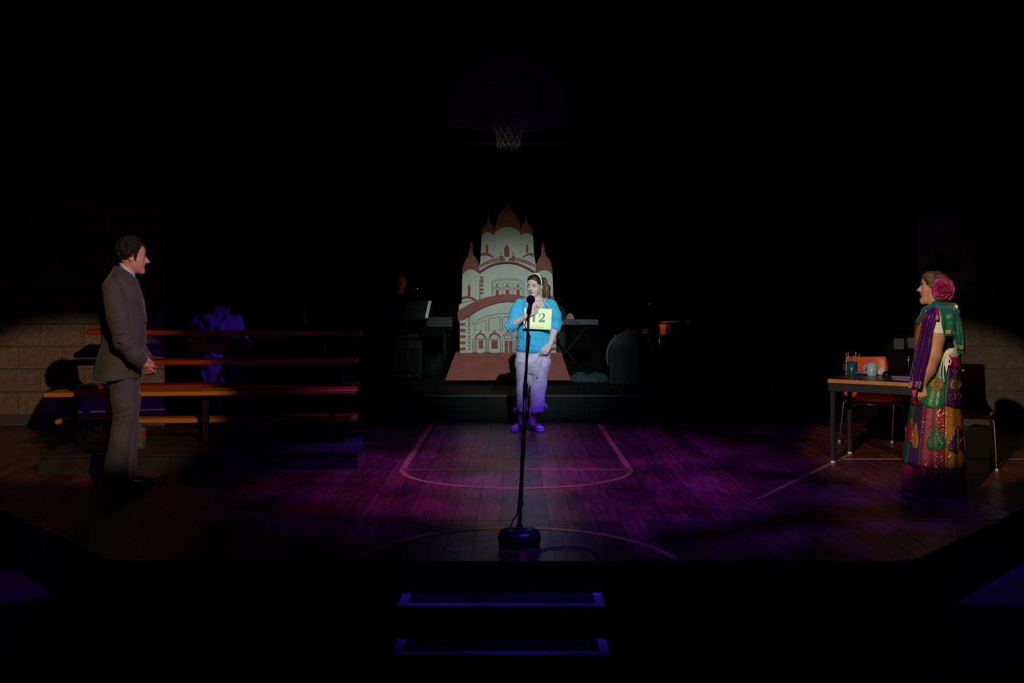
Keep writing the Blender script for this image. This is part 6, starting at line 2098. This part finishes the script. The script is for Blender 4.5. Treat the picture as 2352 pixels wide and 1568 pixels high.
def petal(c, ang, length, width, tilt, m, cup):
    """one cupped petal in the plane facing -Y, opening by tilt"""
    n, k = 8, 7
    V_, F_ = [], []
    er = Vector((math.cos(ang), 0, math.sin(ang)))
    et = Vector((-math.sin(ang), 0, math.cos(ang)))
    out_ = Vector((0, -1, 0))
    for side in (0, 1):
        for i in range(n):
            u = i / (n - 1)
            ww = width * math.sin(math.pi * (0.12 + 0.70 * u)) ** 0.6
            for j in range(k):
                s_ = -1 + 2 * j / (k - 1)
                h = math.sin(tilt) * u * length + cup * (u ** 2) * 0.4 + 0.22 * ww * s_ * s_ + 0.004 * u * math.sin(9 * u + 7 * s_ + ang * 5)
                V_.append(c + er * (math.cos(tilt) * u * length * (1 - 0.10 * s_ * s_)) + et * (ww * s_) + out_ * (h - 0.0016 * side))
    nm = n * k
    for i in range(n - 1):
        for j in range(k - 1):
            a = i * k + j
            F_.append((a, a + 1, a + k + 1, a + k))
            F_.append((nm + a, nm + a + k, nm + a + k + 1, nm + a + 1))
    rim_ = [j for j in range(k)] + [i * k + k - 1 for i in range(1, n)] + [(n - 1) * k + j for j in range(k - 2, -1, -1)] + [i * k for i in range(n - 2, 0, -1)]
    for i in range(len(rim_)):
        a, b = rim_[i], rim_[(i + 1) % len(rim_)]
        F_.append((b, a, nm + a, nm + b))
    return mesh_obj('petal', V_, F_, m, core, smooth=True)


rs = random.Random(5)
for (cnt, L, w_, tl3, oy, st_) in ((9, 0.086, 0.036, 0.05, 0.010, 0.0), (8, 0.068, 0.033, 0.28, 0.0, 0.3), (7, 0.050, 0.027, 0.60, -0.008, 0.1), (6, 0.034, 0.019, 0.95, -0.014, 0.5)):
    for i in range(cnt):
        petal(fl3 + Vector((0, oy, 0)), 2 * math.pi * i / cnt + st_ + rs.uniform(-0.12, 0.12), L * rs.uniform(0.88, 1.08), w_ * rs.uniform(0.9, 1.1), tl3 + rs.uniform(-0.08, 0.08), M_mag2 if (i + cnt) % 3 == 0 else M_mag, 0.02)
MB().tube([tuple(p) for p in catmull([tuple(P(2138, 655, Y0 - 0.070)), tuple(P(2124, 662, Y0 - 0.057)), tuple(P(2113, 671, Y0 - 0.036))], 8)], 0.0016, 6).build('headset_boom', MATS['flesh_wire'], rw, smooth=True)

# bodice, white sleeve and sash
M_gold = mat('saffron_cloth', (0.62, 0.22, 0.01), 0.5, var=0.2, vscale=20)
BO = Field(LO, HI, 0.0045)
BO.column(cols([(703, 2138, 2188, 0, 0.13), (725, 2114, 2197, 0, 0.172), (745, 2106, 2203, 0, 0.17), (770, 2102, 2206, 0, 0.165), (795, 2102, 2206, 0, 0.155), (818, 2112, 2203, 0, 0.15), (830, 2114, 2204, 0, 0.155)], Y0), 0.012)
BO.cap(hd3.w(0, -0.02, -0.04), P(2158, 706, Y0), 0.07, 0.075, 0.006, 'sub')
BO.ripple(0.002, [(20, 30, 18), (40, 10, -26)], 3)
bod = BO.mesh('bodice', mat('bodice_shade_black', (0.010, 0.008, 0.010), 0.8, spec=0.2), rw)  # black put into the cloth colour for the shadow below the shawl
cloth('front_panel', [P(2110, 736, Y0 + 0.03), P(2103, 765, Y0 + 0.03), P(2101, 800, Y0 + 0.03), P(2108, 826, Y0 + 0.03)], [P(2124, 736, Y0 - 0.155), P(2119, 765, Y0 - 0.155), P(2113, 800, Y0 - 0.15), P(2116, 826, Y0 - 0.14)], M_gold, bod, n=20, m=12, fold=0.003, waves=1.5, out=(-0.75, -0.66, 0), puff=0.022, thick=0.005)
M_wht = mat('white_blouse', (0.80, 0.78, 0.72), 0.75, var=0.05)
SL = Field(P(2118, 780, Y0 - 0.34), P(2190, 700, Y0 - 0.05), 0.004)
SL.chain([P(2159, 742, Y0 - 0.185), P(2152.5, 772, Y0 - 0.208)], [0.075, 0.077], 0.01)
SL.half(P(2153, 764.5, Y0 - 0.2), (-0.08, 0, -1), 0.003)
SL.ripple(0.002, [(30, 20, 40), (14, 30, -50)], 3)
SL.mesh('sleeve', M_wht, rw)
SA = Field(LO, HI, 0.0045)
SA.column(cols([(796, 2172, 2205, 0, 0.160), (806, 2150, 2205, 0, 0.164), (818, 2128, 2206, 0, 0.166), (824, 2128, 2206, 0, 0.160)], Y0), 0.01)
SA.ripple(0.0016, [(20, 10, 90), (10, 30, 120)], 3)
sash = SA.mesh('sash', M_wht, rw)
kn0 = P(2170, 812, Y0 - 0.205)
for pts in ([kn0, P(2163, 830, Y0 - 0.215), P(2160, 850, Y0 - 0.225), P(2159, 862, Y0 - 0.23)], [kn0, P(2167, 832, Y0 - 0.218), P(2166, 855, Y0 - 0.228), P(2168, 877, Y0 - 0.236)], [kn0, P(2176, 828, Y0 - 0.215), P(2179, 838, Y0 - 0.22), P(2183, 828, Y0 - 0.215), P(2177, 818, Y0 - 0.205)]):
    MB().tube([tuple(p) for p in catmull([tuple(p) for p in pts], 16)], 0.0042, 8).build('sash_cord', M_wht, sash, smooth=True)
cloth('sash_tail', [P(2166, 812, Y0 - 0.19), P(2166, 828, Y0 - 0.205), P(2170, 842, Y0 - 0.21)], [P(2180, 812, Y0 - 0.19), P(2178, 832, Y0 - 0.205), P(2173, 858, Y0 - 0.215)], M_wht, sash, n=12, m=8, fold=0.003, waves=2)

# skirt: tiered patchwork panels on one flared surface
rowsS = cols([(816, 2136, 2204, 0, 0.165), (850, 2118, 2207, 0, 0.19), (880, 2106, 2208, 0, 0.205), (905, 2098, 2208, 0, 0.22), (925, 2092, 2209, 0, 0.23), (960, 2086, 2211, 0, 0.245), (1000, 2080, 2213, 0, 0.258), (1040, 2074, 2216, 0, 0.27), (1080, 2070, 2219, 0, 0.28), (1110, 2068, 2220, 0, 0.287), (1138, 2070, 2221, 0, 0.29)], Y0)
RS = np.array(sorted(rowsS))
RSs = catmull(RS, 80)


def skirt(phi, py, off=0.0):
    z = H - (py - HY) / FPX * Y0
    c = [np.interp(z, RSs[:, 0], RSs[:, i]) for i in range(1, 5)]
    fl_ = max(0.0, min(1.0, (py - 830) / 260.0))
    r = 1 + fl_ * (0.030 * math.cos(11 * phi + 0.6) + 0.018 * math.cos(19 * phi + 1.0)) * (0.25 + 0.75 * abs(math.sin(phi)))
    ex = Vector((-math.cos(phi), -math.sin(phi), 0))
    p = Vector((c[0] - c[2] * r * math.cos(phi), c[1] - c[3] * r * math.sin(phi), max(z, 0.008)))
    nrm = Vector((-math.cos(phi) / c[2], -math.sin(phi) / c[3], 0)).normalized()
    return p + nrm * off


def xedges(py):
    z = H - (py - HY) / FPX * Y0
    cx2, rx2 = np.interp(z, RSs[:, 0], RSs[:, 1]), np.interp(z, RSs[:, 0], RSs[:, 3])
    return CX + (cx2 - rx2) * FPX / Y0, CX + (cx2 + rx2) * FPX / Y0


def phi_of(px, py):
    a, b = xedges(py)
    t = min(0.999, max(0.001, (px - a) / (b - a)))
    return math.acos(1 - 2 * t)


G_red = glitter('crimson_sequin', (0.30, 0.010, 0.035), 0.10)
G_green = glitter('emerald_sequin', (0.006, 0.14, 0.045), 0.07)
G_yel = glitter('saffron_sequin', (0.50, 0.20, 0.008), 0.09)
G_pur = glitter('purple_sequin', (0.055, 0.015, 0.075), 0.08)
G_mar = glitter('maroon_sequin', (0.11, 0.006, 0.015), 0.05)
G_silv = glitter('silver_trim', (0.16, 0.13, 0.12), 0.22, fleck=(0.9, 0.85, 0.8))
G_gold = mat('gold_thread', (0.75, 0.50, 0.12), 0.3, metal=0.85, var=0.4, vscale=120, bump=0.5, bscale=250)


def panel(p0, p1, v0, v1, m, off, sc_top=0.0, sc_bot=0.0):
    n, k = max(4, int((p1 - p0) / 0.06)), 18
    V_, F_ = [], []
    for side in (0, 1):
        for j in range(k):
            for i in range(n + 1):
                u = i / n
                ph = p0 + (p1 - p0) * u
                v = v0 + sc_top * math.sin(math.pi * u) + (v1 - v0 + (sc_bot - sc_top) * math.sin(math.pi * u)) * j / (k - 1)
                V_.append(skirt(ph, v, off - 0.003 * side))
    w = n + 1
    nm = k * w
    for j in range(k - 1):
        for i in range(n):
            a = j * w + i
            F_.append((a, a + w, a + w + 1, a + 1))
            F_.append((nm + a, nm + a + 1, nm + a + w + 1, nm + a + w))
    rim_ = [i for i in range(w)] + [j * w + w - 1 for j in range(1, k)] + [(k - 1) * w + i for i in range(w - 2, -1, -1)] + [j * w for j in range(k - 2, 0, -1)]
    for i in range(len(rim_)):
        a, b = rim_[i], rim_[(i + 1) % len(rim_)]
        F_.append((a, b, nm + b, nm + a))
    return mesh_obj('skirt_panel', V_, F_, m, rw, smooth=True)


TP = 2 * math.pi
ph = lambda t: math.acos(1 - 2 * t)
pa = {}
# hip tier
ta = [0.0, 0.22, 0.655, 0.985]
pa['A1'] = panel(ph(0.001), ph(0.22), 818, 922, G_red, 0.006, 0, 6)
pa['A2'] = panel(ph(0.22), ph(0.655), 820, 922, mat('emerald_satin', (0.008, 0.19, 0.075), 0.35, var=0.3, vscale=20, bump=0.1, bscale=40), 0.006, 0, 8)
pa['A3'] = panel(ph(0.655), ph(0.999), 838, 922, mat('deep_purple_satin', (0.07, 0.012, 0.12), 0.38, var=0.3, vscale=20), 0.006, 0, 8)
pa['A3r'] = panel(ph(0.655), ph(0.999), 816, 838, mat('crimson_satin', (0.40, 0.01, 0.06), 0.35), 0.006)
pa['A4'] = panel(ph(0.999), math.pi * 1.5, 818, 922, G_red, 0.006, 0, 6)
pa['A5'] = panel(math.pi * 1.5, TP + ph(0.001), 818, 922, G_green, 0.006, 0, 6)
# main tier
for key, (a, b, m) in {'B1': (0.001, 0.10, G_green), 'B2': (0.10, 0.285, G_pur), 'B3': (0.285, 0.675, G_red), 'B4': (0.675, 0.999, G_yel)}.items():
    pa[key] = panel(ph(a), ph(b), 915, 1062, m, 0.0, 0, 3)
for i, m in enumerate((G_red, G_green, G_pur)):
    panel(ph(0.999) + i * 1.03, ph(0.999) + (i + 1) * 1.03 + (0.09 if i == 2 else 0), 915, 1062, m, 0.0)
# flounce
for (a, b, m) in ((0.001, 0.17, G_red), (0.17, 0.40, G_mar), (0.40, 0.66, G_mar), (0.66, 0.999, G_mar)):
    panel(ph(a), ph(b), 1058, 1137, m, -0.002)
for i in range(3):
    panel(ph(0.999) + i * 1.03, ph(0.999) + (i + 1) * 1.03 + (0.09 if i == 2 else 0), 1058, 1137, G_mar, -0.002)
panel(ph(0.001), ph(0.5), 1128, 1138, G_silv, 0.003)
panel(ph(0.5), ph(0.999), 1128, 1138, G_silv, 0.003)


def z7(x, y): return (2040 + x / 4.9, 840 + y / 4.9)


def applique(pts, m, key, off=0.006, name='applique', conv=z7):
    q = [conv(*p) for p in catmull(pts + pts[:1], len(pts) * 3)[:-1]]
    cx2, cy2 = sum(p[0] for p in q) / len(q), sum(p[1] for p in q) / len(q)
    V_, F_ = [], []
    rings_ = (0.0, 0.35, 0.7, 1.0)
    n = len(q)
    V_.append(skirt(phi_of(cx2, cy2), cy2, off))
    for r in rings_[1:]:
        for p in q:
            x, y = cx2 + (p[0] - cx2) * r, cy2 + (p[1] - cy2) * r
            V_.append(skirt(phi_of(x, y), y, off))
    for p in q:
        V_.append(skirt(phi_of(*p), p[1], off - 0.005))
    F_ += [(0, 1 + (i + 1) % n, 1 + i) for i in range(n)]
    for r in range(3):
        b0 = 1 + r * n
        F_ += [(b0 + i, b0 + (i + 1) % n, b0 + n + (i + 1) % n, b0 + n + i) for i in range(n)]
    o = mesh_obj(name, V_, F_, m, pa[key], smooth=True)
    MB().tube([V_[1 + 2 * n + i] for i in range(n)], 0.0024, 5, closed=True).build('piping', G_gold, pa[key], smooth=True)
    return o


applique([(530, 605), (568, 650), (585, 695), (628, 735), (642, 795), (635, 860), (600, 885), (560, 868), (535, 892), (500, 880), (458, 890), (430, 850), (445, 770), (480, 720), (498, 660)], G_green, 'B3')
applique([(765, 625), (800, 660), (825, 720), (838, 800), (845, 880), (825, 925), (790, 890), (760, 915), (700, 905), (660, 870), (670, 790), (718, 720), (735, 660)], G_pur, 'B4')
applique([(275, 575), (284, 640), (282, 740), (272, 820), (235, 832), (212, 818), (206, 760), (235, 650)], G_red, 'B1')
applique([(318, 615), (340, 700), (352, 800), (340, 872), (312, 892), (284, 870), (277, 800), (296, 720)], G_yel, 'B2')
applique([(548 + 58 * math.cos(t), 180 + 58 * math.sin(t)) for t in np.linspace(0, TP, 13)[:-1]], G_gold, 'A2', 0.011, 'medallion')
applique([(735 + 50 * math.cos(t), 183 + 56 * math.sin(t)) for t in np.linspace(0, TP, 13)[:-1]], G_gold, 'A3', 0.011, 'medallion')


def thread(pts, key, r=0.0022, conv=z7):
    q = [conv(*p) for p in catmull(pts, len(pts) * 4)]
    MB().tube([skirt(phi_of(*p), p[1], 0.0085 if key[0] == 'A' else 0.0075) for p in q], r, 5).build('gold_embroidery', G_gold, pa[key], smooth=True)


for key, cx2, cy2 in (('A2', 548, 180), ('A3', 735, 183)):
    thread([(cx2 + (72 if key == 'A2' else 66) * math.cos(t), cy2 + 74 * math.sin(t)) for t in np.linspace(0, TP, 16)], key)
    thread([(cx2, cy2 + 75), (cx2 + 2, cy2 + 120), (cx2 + 12, cy2 + 165)], key)
    for s_ in (-1, 1):
        thread([(cx2 + s_ * 8, cy2 + 150), (cx2 + s_ * 45, cy2 + 165), (cx2 + s_ * 70, cy2 + 130), (cx2 + s_ * 60, cy2 + 95), (cx2 + s_ * 38, cy2 + 105), (cx2 + s_ * 45, cy2 + 125)], key)
    thread([(cx2, cy2 - 75), (cx2, cy2 - 120), (cx2 - 18, cy2 - 150), (cx2, cy2 - 175), (cx2 + 18, cy2 - 150), (cx2, cy2 - 120)], key)
thread([(450, 400), (500, 420), (540, 432), (590, 424), (650, 402)], 'A2')
thread([(532, 640), (535, 740), (530, 860)], 'B3')
thread([(440, 835), (480, 815), (490, 775), (530, 750)], 'B3')
thread([(620, 835), (590, 815), (580, 775), (540, 750)], 'B3')
thread([(768, 650), (770, 740), (772, 890)], 'B4')
thread([(700, 760), (740, 790), (765, 840)], 'B4')
thread([(825, 760), (800, 790), (775, 840)], 'B4')

# green shawl and purple scarf
M_sat = mat('emerald_velvet', (0.005, 0.17, 0.085), 0.36, var=0.4, vscale=18, sheen=0.4, bump=0.2, bscale=35)
M_psat = mat('purple_satin', (0.085, 0.008, 0.15), 0.26, var=0.6, vscale=30, stretch=(1, 1, 0.2), bump=0.5, bscale=28)
M_trim = glitter('gold_red_trim', (0.35, 0.02, 0.05), 0.25, scale=700, fleck=(0.9, 0.55, 0.15))
# shawl over the shoulder and down the back
dr = Field(LO, HI, 0.0045)
dr.column(cols([(690, 2156, 2188, 0.02, 0.10), (698, 2142, 2195, 0.01, 0.15), (712, 2138, 2201, 0.0, 0.195), (728, 2146, 2205, 0.0, 0.225), (745, 2156, 2209, 0.0, 0.235), (765, 2170, 2212, 0.0, 0.225), (785, 2186, 2214, 0, 0.20), (812, 2196, 2214, 0, 0.16)], Y0), 0.012)
dr.chain([P(2150, 702, Y0 - 0.10), P(2128, 718, Y0 - 0.16), P(2110, 738, Y0 - 0.11)], [0.034, 0.034, 0.018], 0.02)
dr.cap(hd3.w(0, -0.01, -0.06), P(2152, 704, Y0), 0.072, 0.066, 0.01, 'sub')
dr.ripple(0.003, [(40, 30, 14), (26, -30, 20)], 5)
shawl = dr.mesh('shawl', M_sat, rw)
cloth('shawl_fall', [P(2156, 701, Y0 - 0.10), P(2157, 708, Y0 - 0.21), P(2160, 722, Y0 - 0.275), P(2162, 745, Y0 - 0.278), P(2168, 772, Y0 - 0.272)], [P(2178, 699, Y0 - 0.08), P(2184, 706, Y0 - 0.20), P(2190, 718, Y0 - 0.262), P(2193, 742, Y0 - 0.262), P(2190, 770, Y0 - 0.258)], M_sat, shawl, n=18, m=12, fold=0.006, waves=1.5, thick=0.004)
cloth('shawl_fall', [P(2176, 703, Y0 - 0.10), P(2179, 714, Y0 - 0.23), P(2186, 745, Y0 - 0.255), P(2193, 785, Y0 - 0.25), P(2196, 810, Y0 - 0.24)], [P(2194, 704, Y0 - 0.06), P(2198, 714, Y0 - 0.16), P(2206, 745, Y0 - 0.19), P(2212, 785, Y0 - 0.185), P(2211, 814, Y0 - 0.18)], M_sat, shawl, n=22, m=14, fold=0.009, waves=2.2, thick=0.004, out=(0.3, -0.95, 0))
for (a, b) in (((2167, 758), (2183, 757)), ((2194, 790), (2212, 793))):
    pt0, pt1 = P(*a, Y0 - 0.272 if a[0] < 2180 else Y0 - 0.258), P(*b, Y0 - 0.276 if a[0] < 2180 else Y0 - 0.20)
    cloth('gold_border', [pt0, pt0 + Vector((0.004, 0, -0.028))], [pt1, pt1 + Vector((0, 0, -0.03))], mat('green_gold_border', (0.10, 0.20, 0.05), 0.4, var=0.9, vscale=130, color2=(0.6, 0.42, 0.08)), shawl, n=6, m=12, fold=0.004, waves=1.5, thick=0.003)
MB().box((-0.018, -0.012, -0.012), (0.018, 0.012, 0.016), None, None, bev=0.003)
tgp = P(2195, 704, Y0 - 0.08)
plate(tgp + Vector((-0.012, 0, 0.012)), tgp + Vector((0.012, 0, 0.009)), tgp + Vector((0.012, -0.004, -0.012)), tgp + Vector((-0.012, -0.004, -0.012)), 0.004).build('white_clip', M_wht, shawl)
sc3 = cloth('scarf', [P(2141, 706, Y0 - 0.19), P(2126, 720, Y0 - 0.215), P(2119, 742, Y0 - 0.215), P(2113, 772, Y0 - 0.21), P(2104, 805, Y0 - 0.205), P(2096, 845, Y0 - 0.215), P(2090, 893, Y0 - 0.24)],
            [P(2154, 706, Y0 - 0.225), P(2153, 720, Y0 - 0.275), P(2148, 742, Y0 - 0.285), P(2142, 772, Y0 - 0.285), P(2138, 805, Y0 - 0.29), P(2129, 845, Y0 - 0.285), P(2115, 893, Y0 - 0.275)], M_psat, rw, n=40, m=20, fold=0.012, waves=2.3, thick=0.004, out=(-0.35, -0.93, 0), puff=0.025)
cloth('scarf_trim', [P(2141, 705, Y0 - 0.20), P(2126, 719, Y0 - 0.228), P(2113.5, 738, Y0 - 0.215)], [P(2146, 708, Y0 - 0.22), P(2130, 724, Y0 - 0.25), P(2119, 742, Y0 - 0.235)], M_trim, sc3, n=14, m=5, thick=0.003)
cloth('scarf_trim', [P(2146, 704, Y0 - 0.225), P(2149, 722, Y0 - 0.288), P(2149, 735, Y0 - 0.298)], [P(2153, 706, Y0 - 0.235), P(2156, 722, Y0 - 0.292), P(2156, 737, Y0 - 0.295)], M_trim, sc3, n=12, m=6, thick=0.003)
cloth('scarf_trim', [P(2091.5, 878, Y0 - 0.252), P(2090, 886, Y0 - 0.255), P(2089, 894, Y0 - 0.255)], [P(2119, 878, Y0 - 0.30), P(2117.5, 886, Y0 - 0.297), P(2115.5, 895, Y0 - 0.292)], mat('gold_purple_border', (0.12, 0.015, 0.12), 0.4, var=0.9, vscale=150, color2=(0.55, 0.35, 0.08)), sc3, n=8, m=16, fold=0.008, waves=2.6, thick=0.003)
cloth('scarf_end', [P(2096, 892, Y0 - 0.24), P(2097, 905, Y0 - 0.245), P(2100, 914, Y0 - 0.25)], [P(2108, 892, Y0 - 0.255), P(2106, 905, Y0 - 0.255), P(2103, 916, Y0 - 0.25)], mat('pink_silk', (0.45, 0.03, 0.16), 0.35), sc3, n=10, m=6, fold=0.004, waves=1)
WARP = None
P = P_view

# ------------------------------------------------------------------ players in the dark behind
def seated(label, Y, hp, fwd, skin_m, hair_m, shirt_m, pants_m, floor_z, seat_z, sh_w=0.20, lean=0.0, cap_hair=True, mouth=0.0, size=1.0, arms=None, res=0.007, face=True, neck=None):
    """hp: head centre; the figure sits on a round stool and plays something in front"""
    hp = Vector(hp)
    fh = Vector(fwd).normalized()
    f = Vector((fh.x, fh.y, 0)).normalized()
    r = f.cross(Vector((0, 0, 1))).normalized()
    neck = Vector(neck) if neck is not None else hp + Vector((0, 0, -0.17)) - f * (0.02 + lean * 0.25)
    hip = Vector((neck.x, neck.y, seat_z + 0.10)) - f * (0.05 + lean)
    t = thing('person', label, 'person', (hip.x, hip.y, floor_z))
    lo = Vector((min(hp.x, hip.x) - 0.55, min(hp.y, hip.y) - 0.65, floor_z - 0.01))
    hi = Vector((max(hp.x, hip.x) + 0.55, max(hp.y, hip.y) + 0.65, hp.z + 0.16))
    hd = Head(hp, fh, size=size)
    B_ = Field(lo, hi, res)
    hd.sculpt(B_, mouth=mouth)
    B_.cap(hp - f * 0.02 + Vector((0, 0, -0.06)), neck, 0.055, 0.062, 0.02)
    chest = neck + Vector((0, 0, -0.16)) - f * 0.02
    B_.cap(chest + r * 0.08, chest - r * 0.08, 0.11, 0.11, 0.03)
    B_.cap(chest, hip, 0.12, 0.12, 0.05)
    sh = [neck + r * s * sh_w + Vector((0, 0, -0.105)) for s in (1, -1)]
    el = [s_ + r * sg * 0.07 + f * 0.05 + Vector((0, 0, -0.27)) for s_, sg in zip(sh, (1, -1))]
    wr_ = arms if arms else [e + f * 0.23 - r * sg * 0.06 + Vector((0, 0, 0.06)) for e, sg in zip(el, (1, -1))]
    kne = [hip + r * sg * 0.13 + f * 0.42 + Vector((0, 0, 0.02)) for sg in (1, -1)]
    ank = [Vector((k_.x, k_.y, floor_z + 0.09)) - f * 0.03 for k_ in kne]
    for i, sg in enumerate((1, -1)):
        B_.chain([sh[i], el[i], wr_[i]], [0.05, 0.042, 0.028], 0.02)
        hand(B_, wr_[i], f + Vector((0, 0, -0.25)), (0, 0, -1), -r * sg, 1.0, (0.5, 0.5, 0.5, 0.5), 0.1, 0.2, 0.5, 0.027)
        B_.chain([hip + r * sg * 0.09, kne[i], ank[i]], [0.08, 0.055, 0.04], 0.03)
    B_.mesh('body', skin_m, t)
    if face:
        hd.features(t, MATS['lip_warm'], hair_m, mouth=mouth)
    hr_ = Field(hp - Vector((0.14, 0.14, 0.12)), hp + Vector((0.14, 0.14, 0.15)), 0.005)
    Rr = np.array(hd.R)
    hr_.ell(hd.w(0, -0.020, 0.042), (0.079, 0.097, 0.084), Rr, 0.0)
    hr_.ell(hd.w(0, 0.100, -0.016), (0.075, 0.064, 0.085), Rr, 0.008, 'sub')
    hr_.ell(hd.w(0, 0.045, -0.09), (0.11, 0.09, 0.08), Rr, 0.006, 'sub')
    hr_.ripple(0.002, [(150, 60, 40), (60, 140, -90)], 2)
    hr_.mesh('hair', hair_m, t)
    S_ = Field(lo, hi, res)
    S_.cap(chest + r * 0.09, chest - r * 0.09, 0.13, 0.13, 0.03)
    for i in range(2):
        S_.chain([neck + Vector((0, 0, -0.02)), sh[i]], [0.055, 0.06], 0.05)
    S_.cap(neck + Vector((0, 0, -0.012)), neck + Vector((0, 0, -0.03)), 0.068, 0.072, 0.01)
    S_.cap(chest, hip + Vector((0, 0, -0.03)), 0.145, 0.165, 0.06)
    for i in range(2):
        S_.chain([sh[i], el[i], wr_[i] - (wr_[i] - el[i]).normalized() * 0.02], [0.068, 0.066, 0.042], 0.03)
    S_.cap(hp - f * 0.02 + Vector((0, 0, -0.05)), neck + Vector((0, 0, 0.0)), 0.062, 0.068, 0.006, 'sub')
    S_.ripple(0.0055, [(30, 20, 34), (18, 30, -48), (64, 10, 24)], 8)
    so_ = S_.mesh('shirt', shirt_m, t)
    T2 = Field(lo, Vector((hi.x, hi.y, seat_z + 0.32)), res)
    T2.cap(hip + r * 0.06 + Vector((0, 0, -0.02)), hip - r * 0.06 + Vector((0, 0, -0.02)), 0.135, 0.135, 0.03)
    for i, sg in enumerate((1, -1)):
        T2.chain([hip + r * sg * 0.09, kne[i], ank[i]], [0.10, 0.075, 0.058], 0.03)
    T2.mesh('trousers', pants_m, t)
    for i in range(2):
        shoe('shoe', Vector((ank[i].x, ank[i].y, floor_z)) - f * 0.07, Vector((ank[i].x, ank[i].y, floor_z)) + f * 0.20, M_shoe, M_gear, t, 0.045, 0.07, 0.007)
    return t, dict(neck=neck, chest=chest, hip=hip, sh=sh, el=el, f=f, r=r, shirt=so_, hd=hd, S=S_)


def stool(c, z0, z1, label):
    t = thing('stool', label, 'stool', (c.x, c.y, z0))
    MB().lathe([(0.13, z1 - z0 - 0.05), (0.165, z1 - z0 - 0.045), (0.17, z1 - z0 - 0.012), (0.15, z1 - z0)], (c.x, c.y, z0), 24).build('seat', M_gear, t, smooth=True)
    for i in range(4):
        a = math.pi / 4 + i * math.pi / 2
        MB().tube([Vector((c.x + 0.09 * math.cos(a), c.y + 0.09 * math.sin(a), z1 - 0.04)), Vector((c.x + 0.17 * math.cos(a), c.y + 0.17 * math.sin(a), z0))], 0.012, 8).build('leg', M_gear, t, smooth=True)


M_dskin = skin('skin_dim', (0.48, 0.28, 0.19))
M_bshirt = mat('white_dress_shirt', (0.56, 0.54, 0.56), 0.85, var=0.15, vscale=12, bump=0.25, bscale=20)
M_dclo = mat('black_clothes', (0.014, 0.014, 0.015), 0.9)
# player in braces, seen from behind over the bleachers
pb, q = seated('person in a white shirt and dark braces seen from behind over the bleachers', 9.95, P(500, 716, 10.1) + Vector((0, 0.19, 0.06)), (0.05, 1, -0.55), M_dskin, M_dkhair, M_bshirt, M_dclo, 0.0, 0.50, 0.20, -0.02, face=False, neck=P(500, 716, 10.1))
M_brace = mat('dark_braces', (0.02, 0.016, 0.02), 0.6)
n_, c_, h_, r_, f_ = q['neck'], q['chest'], q['hip'], q['r'], q['f']


def on_back(p, S=q['S'], f=q['f']):
    """push a point on to the back of the shirt"""
    p = Vector(p) - f * 0.45
    for i in range(200):
        ix = np.round((np.array(p) - S.lo) / S.res).astype(int)
        if (ix >= 0).all() and (ix < S.n).all() and S.F[tuple(ix)] < 0.004:
            break
        p = p + f * 0.004
    return p


for s in (1, -1):
    top = n_ + r_ * s * 0.125 + Vector((0, 0, -0.05))
    e_ = [on_back(n_ + r_ * s * (0.125 - 0.0345 * k) + Vector((0, 0, -0.05 - 0.055 * k))) for k in range(6)]
    e_ = [e_[0] + f_ * 0.05 + Vector((0, 0, 0.03))] + e_
    w_ = r_ * 0.017
    cloth('braces', [p - w_ - f_ * 0.005 for p in e_], [p + w_ - f_ * 0.005 for p in e_], M_brace, q['shirt'], n=26, m=4, thick=0.004, out=tuple(-f_))
stool(h_, 0.0, h_.z - 0.13, 'dark stool under the person in braces')
# second player, almost lost in the dark
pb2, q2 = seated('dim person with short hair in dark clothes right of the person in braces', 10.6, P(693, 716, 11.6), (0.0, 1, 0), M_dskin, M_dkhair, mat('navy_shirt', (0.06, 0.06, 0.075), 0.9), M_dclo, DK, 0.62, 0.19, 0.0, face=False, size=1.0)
stool(q2['hip'], DK, q2['hip'].z - 0.13, 'dark stool under the dim person with short hair')
# keyboard player facing the audience
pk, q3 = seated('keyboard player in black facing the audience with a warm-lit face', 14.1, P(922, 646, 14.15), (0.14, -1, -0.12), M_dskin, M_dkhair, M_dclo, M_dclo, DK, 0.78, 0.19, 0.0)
stool(q3['hip'], DK, q3['hip'].z - 0.13, 'dark stool behind the stage piano')
# player at the right-hand keyboard, one pale sleeve showing
ah = P(1311, 731, 13.3)
pr_, q4 = seated('player in dark clothes at the slim keyboard with one pale sleeve showing', 13.75, P(1258, 672, 13.8), (0.1, -1, -0.1), M_dskin, M_dkhair, M_dclo, M_dclo, DK, 0.72, 0.19, 0.0, arms=[P(1240, 728, 13.35), ah + Vector((0.0, 0.10, 0.03))])
e4 = q4['el'][1]
sl4 = Field(ah - Vector((0.2, 0.1, 0.12)), ah + Vector((0.25, 0.45, 0.35)), 0.005)
wr4 = ah + Vector((0.0, 0.10, 0.03))
sl4.chain([e4, wr4 + (e4 - wr4) * 0.06], [0.072, 0.052], 0.01)
sl4.mesh('pale_sleeve', mat('pale_grey_cloth', (0.30, 0.29, 0.30), 0.85), pr_)
stool(q4['hip'], DK, q4['hip'].z - 0.13, 'dark stool behind the slim keyboard')
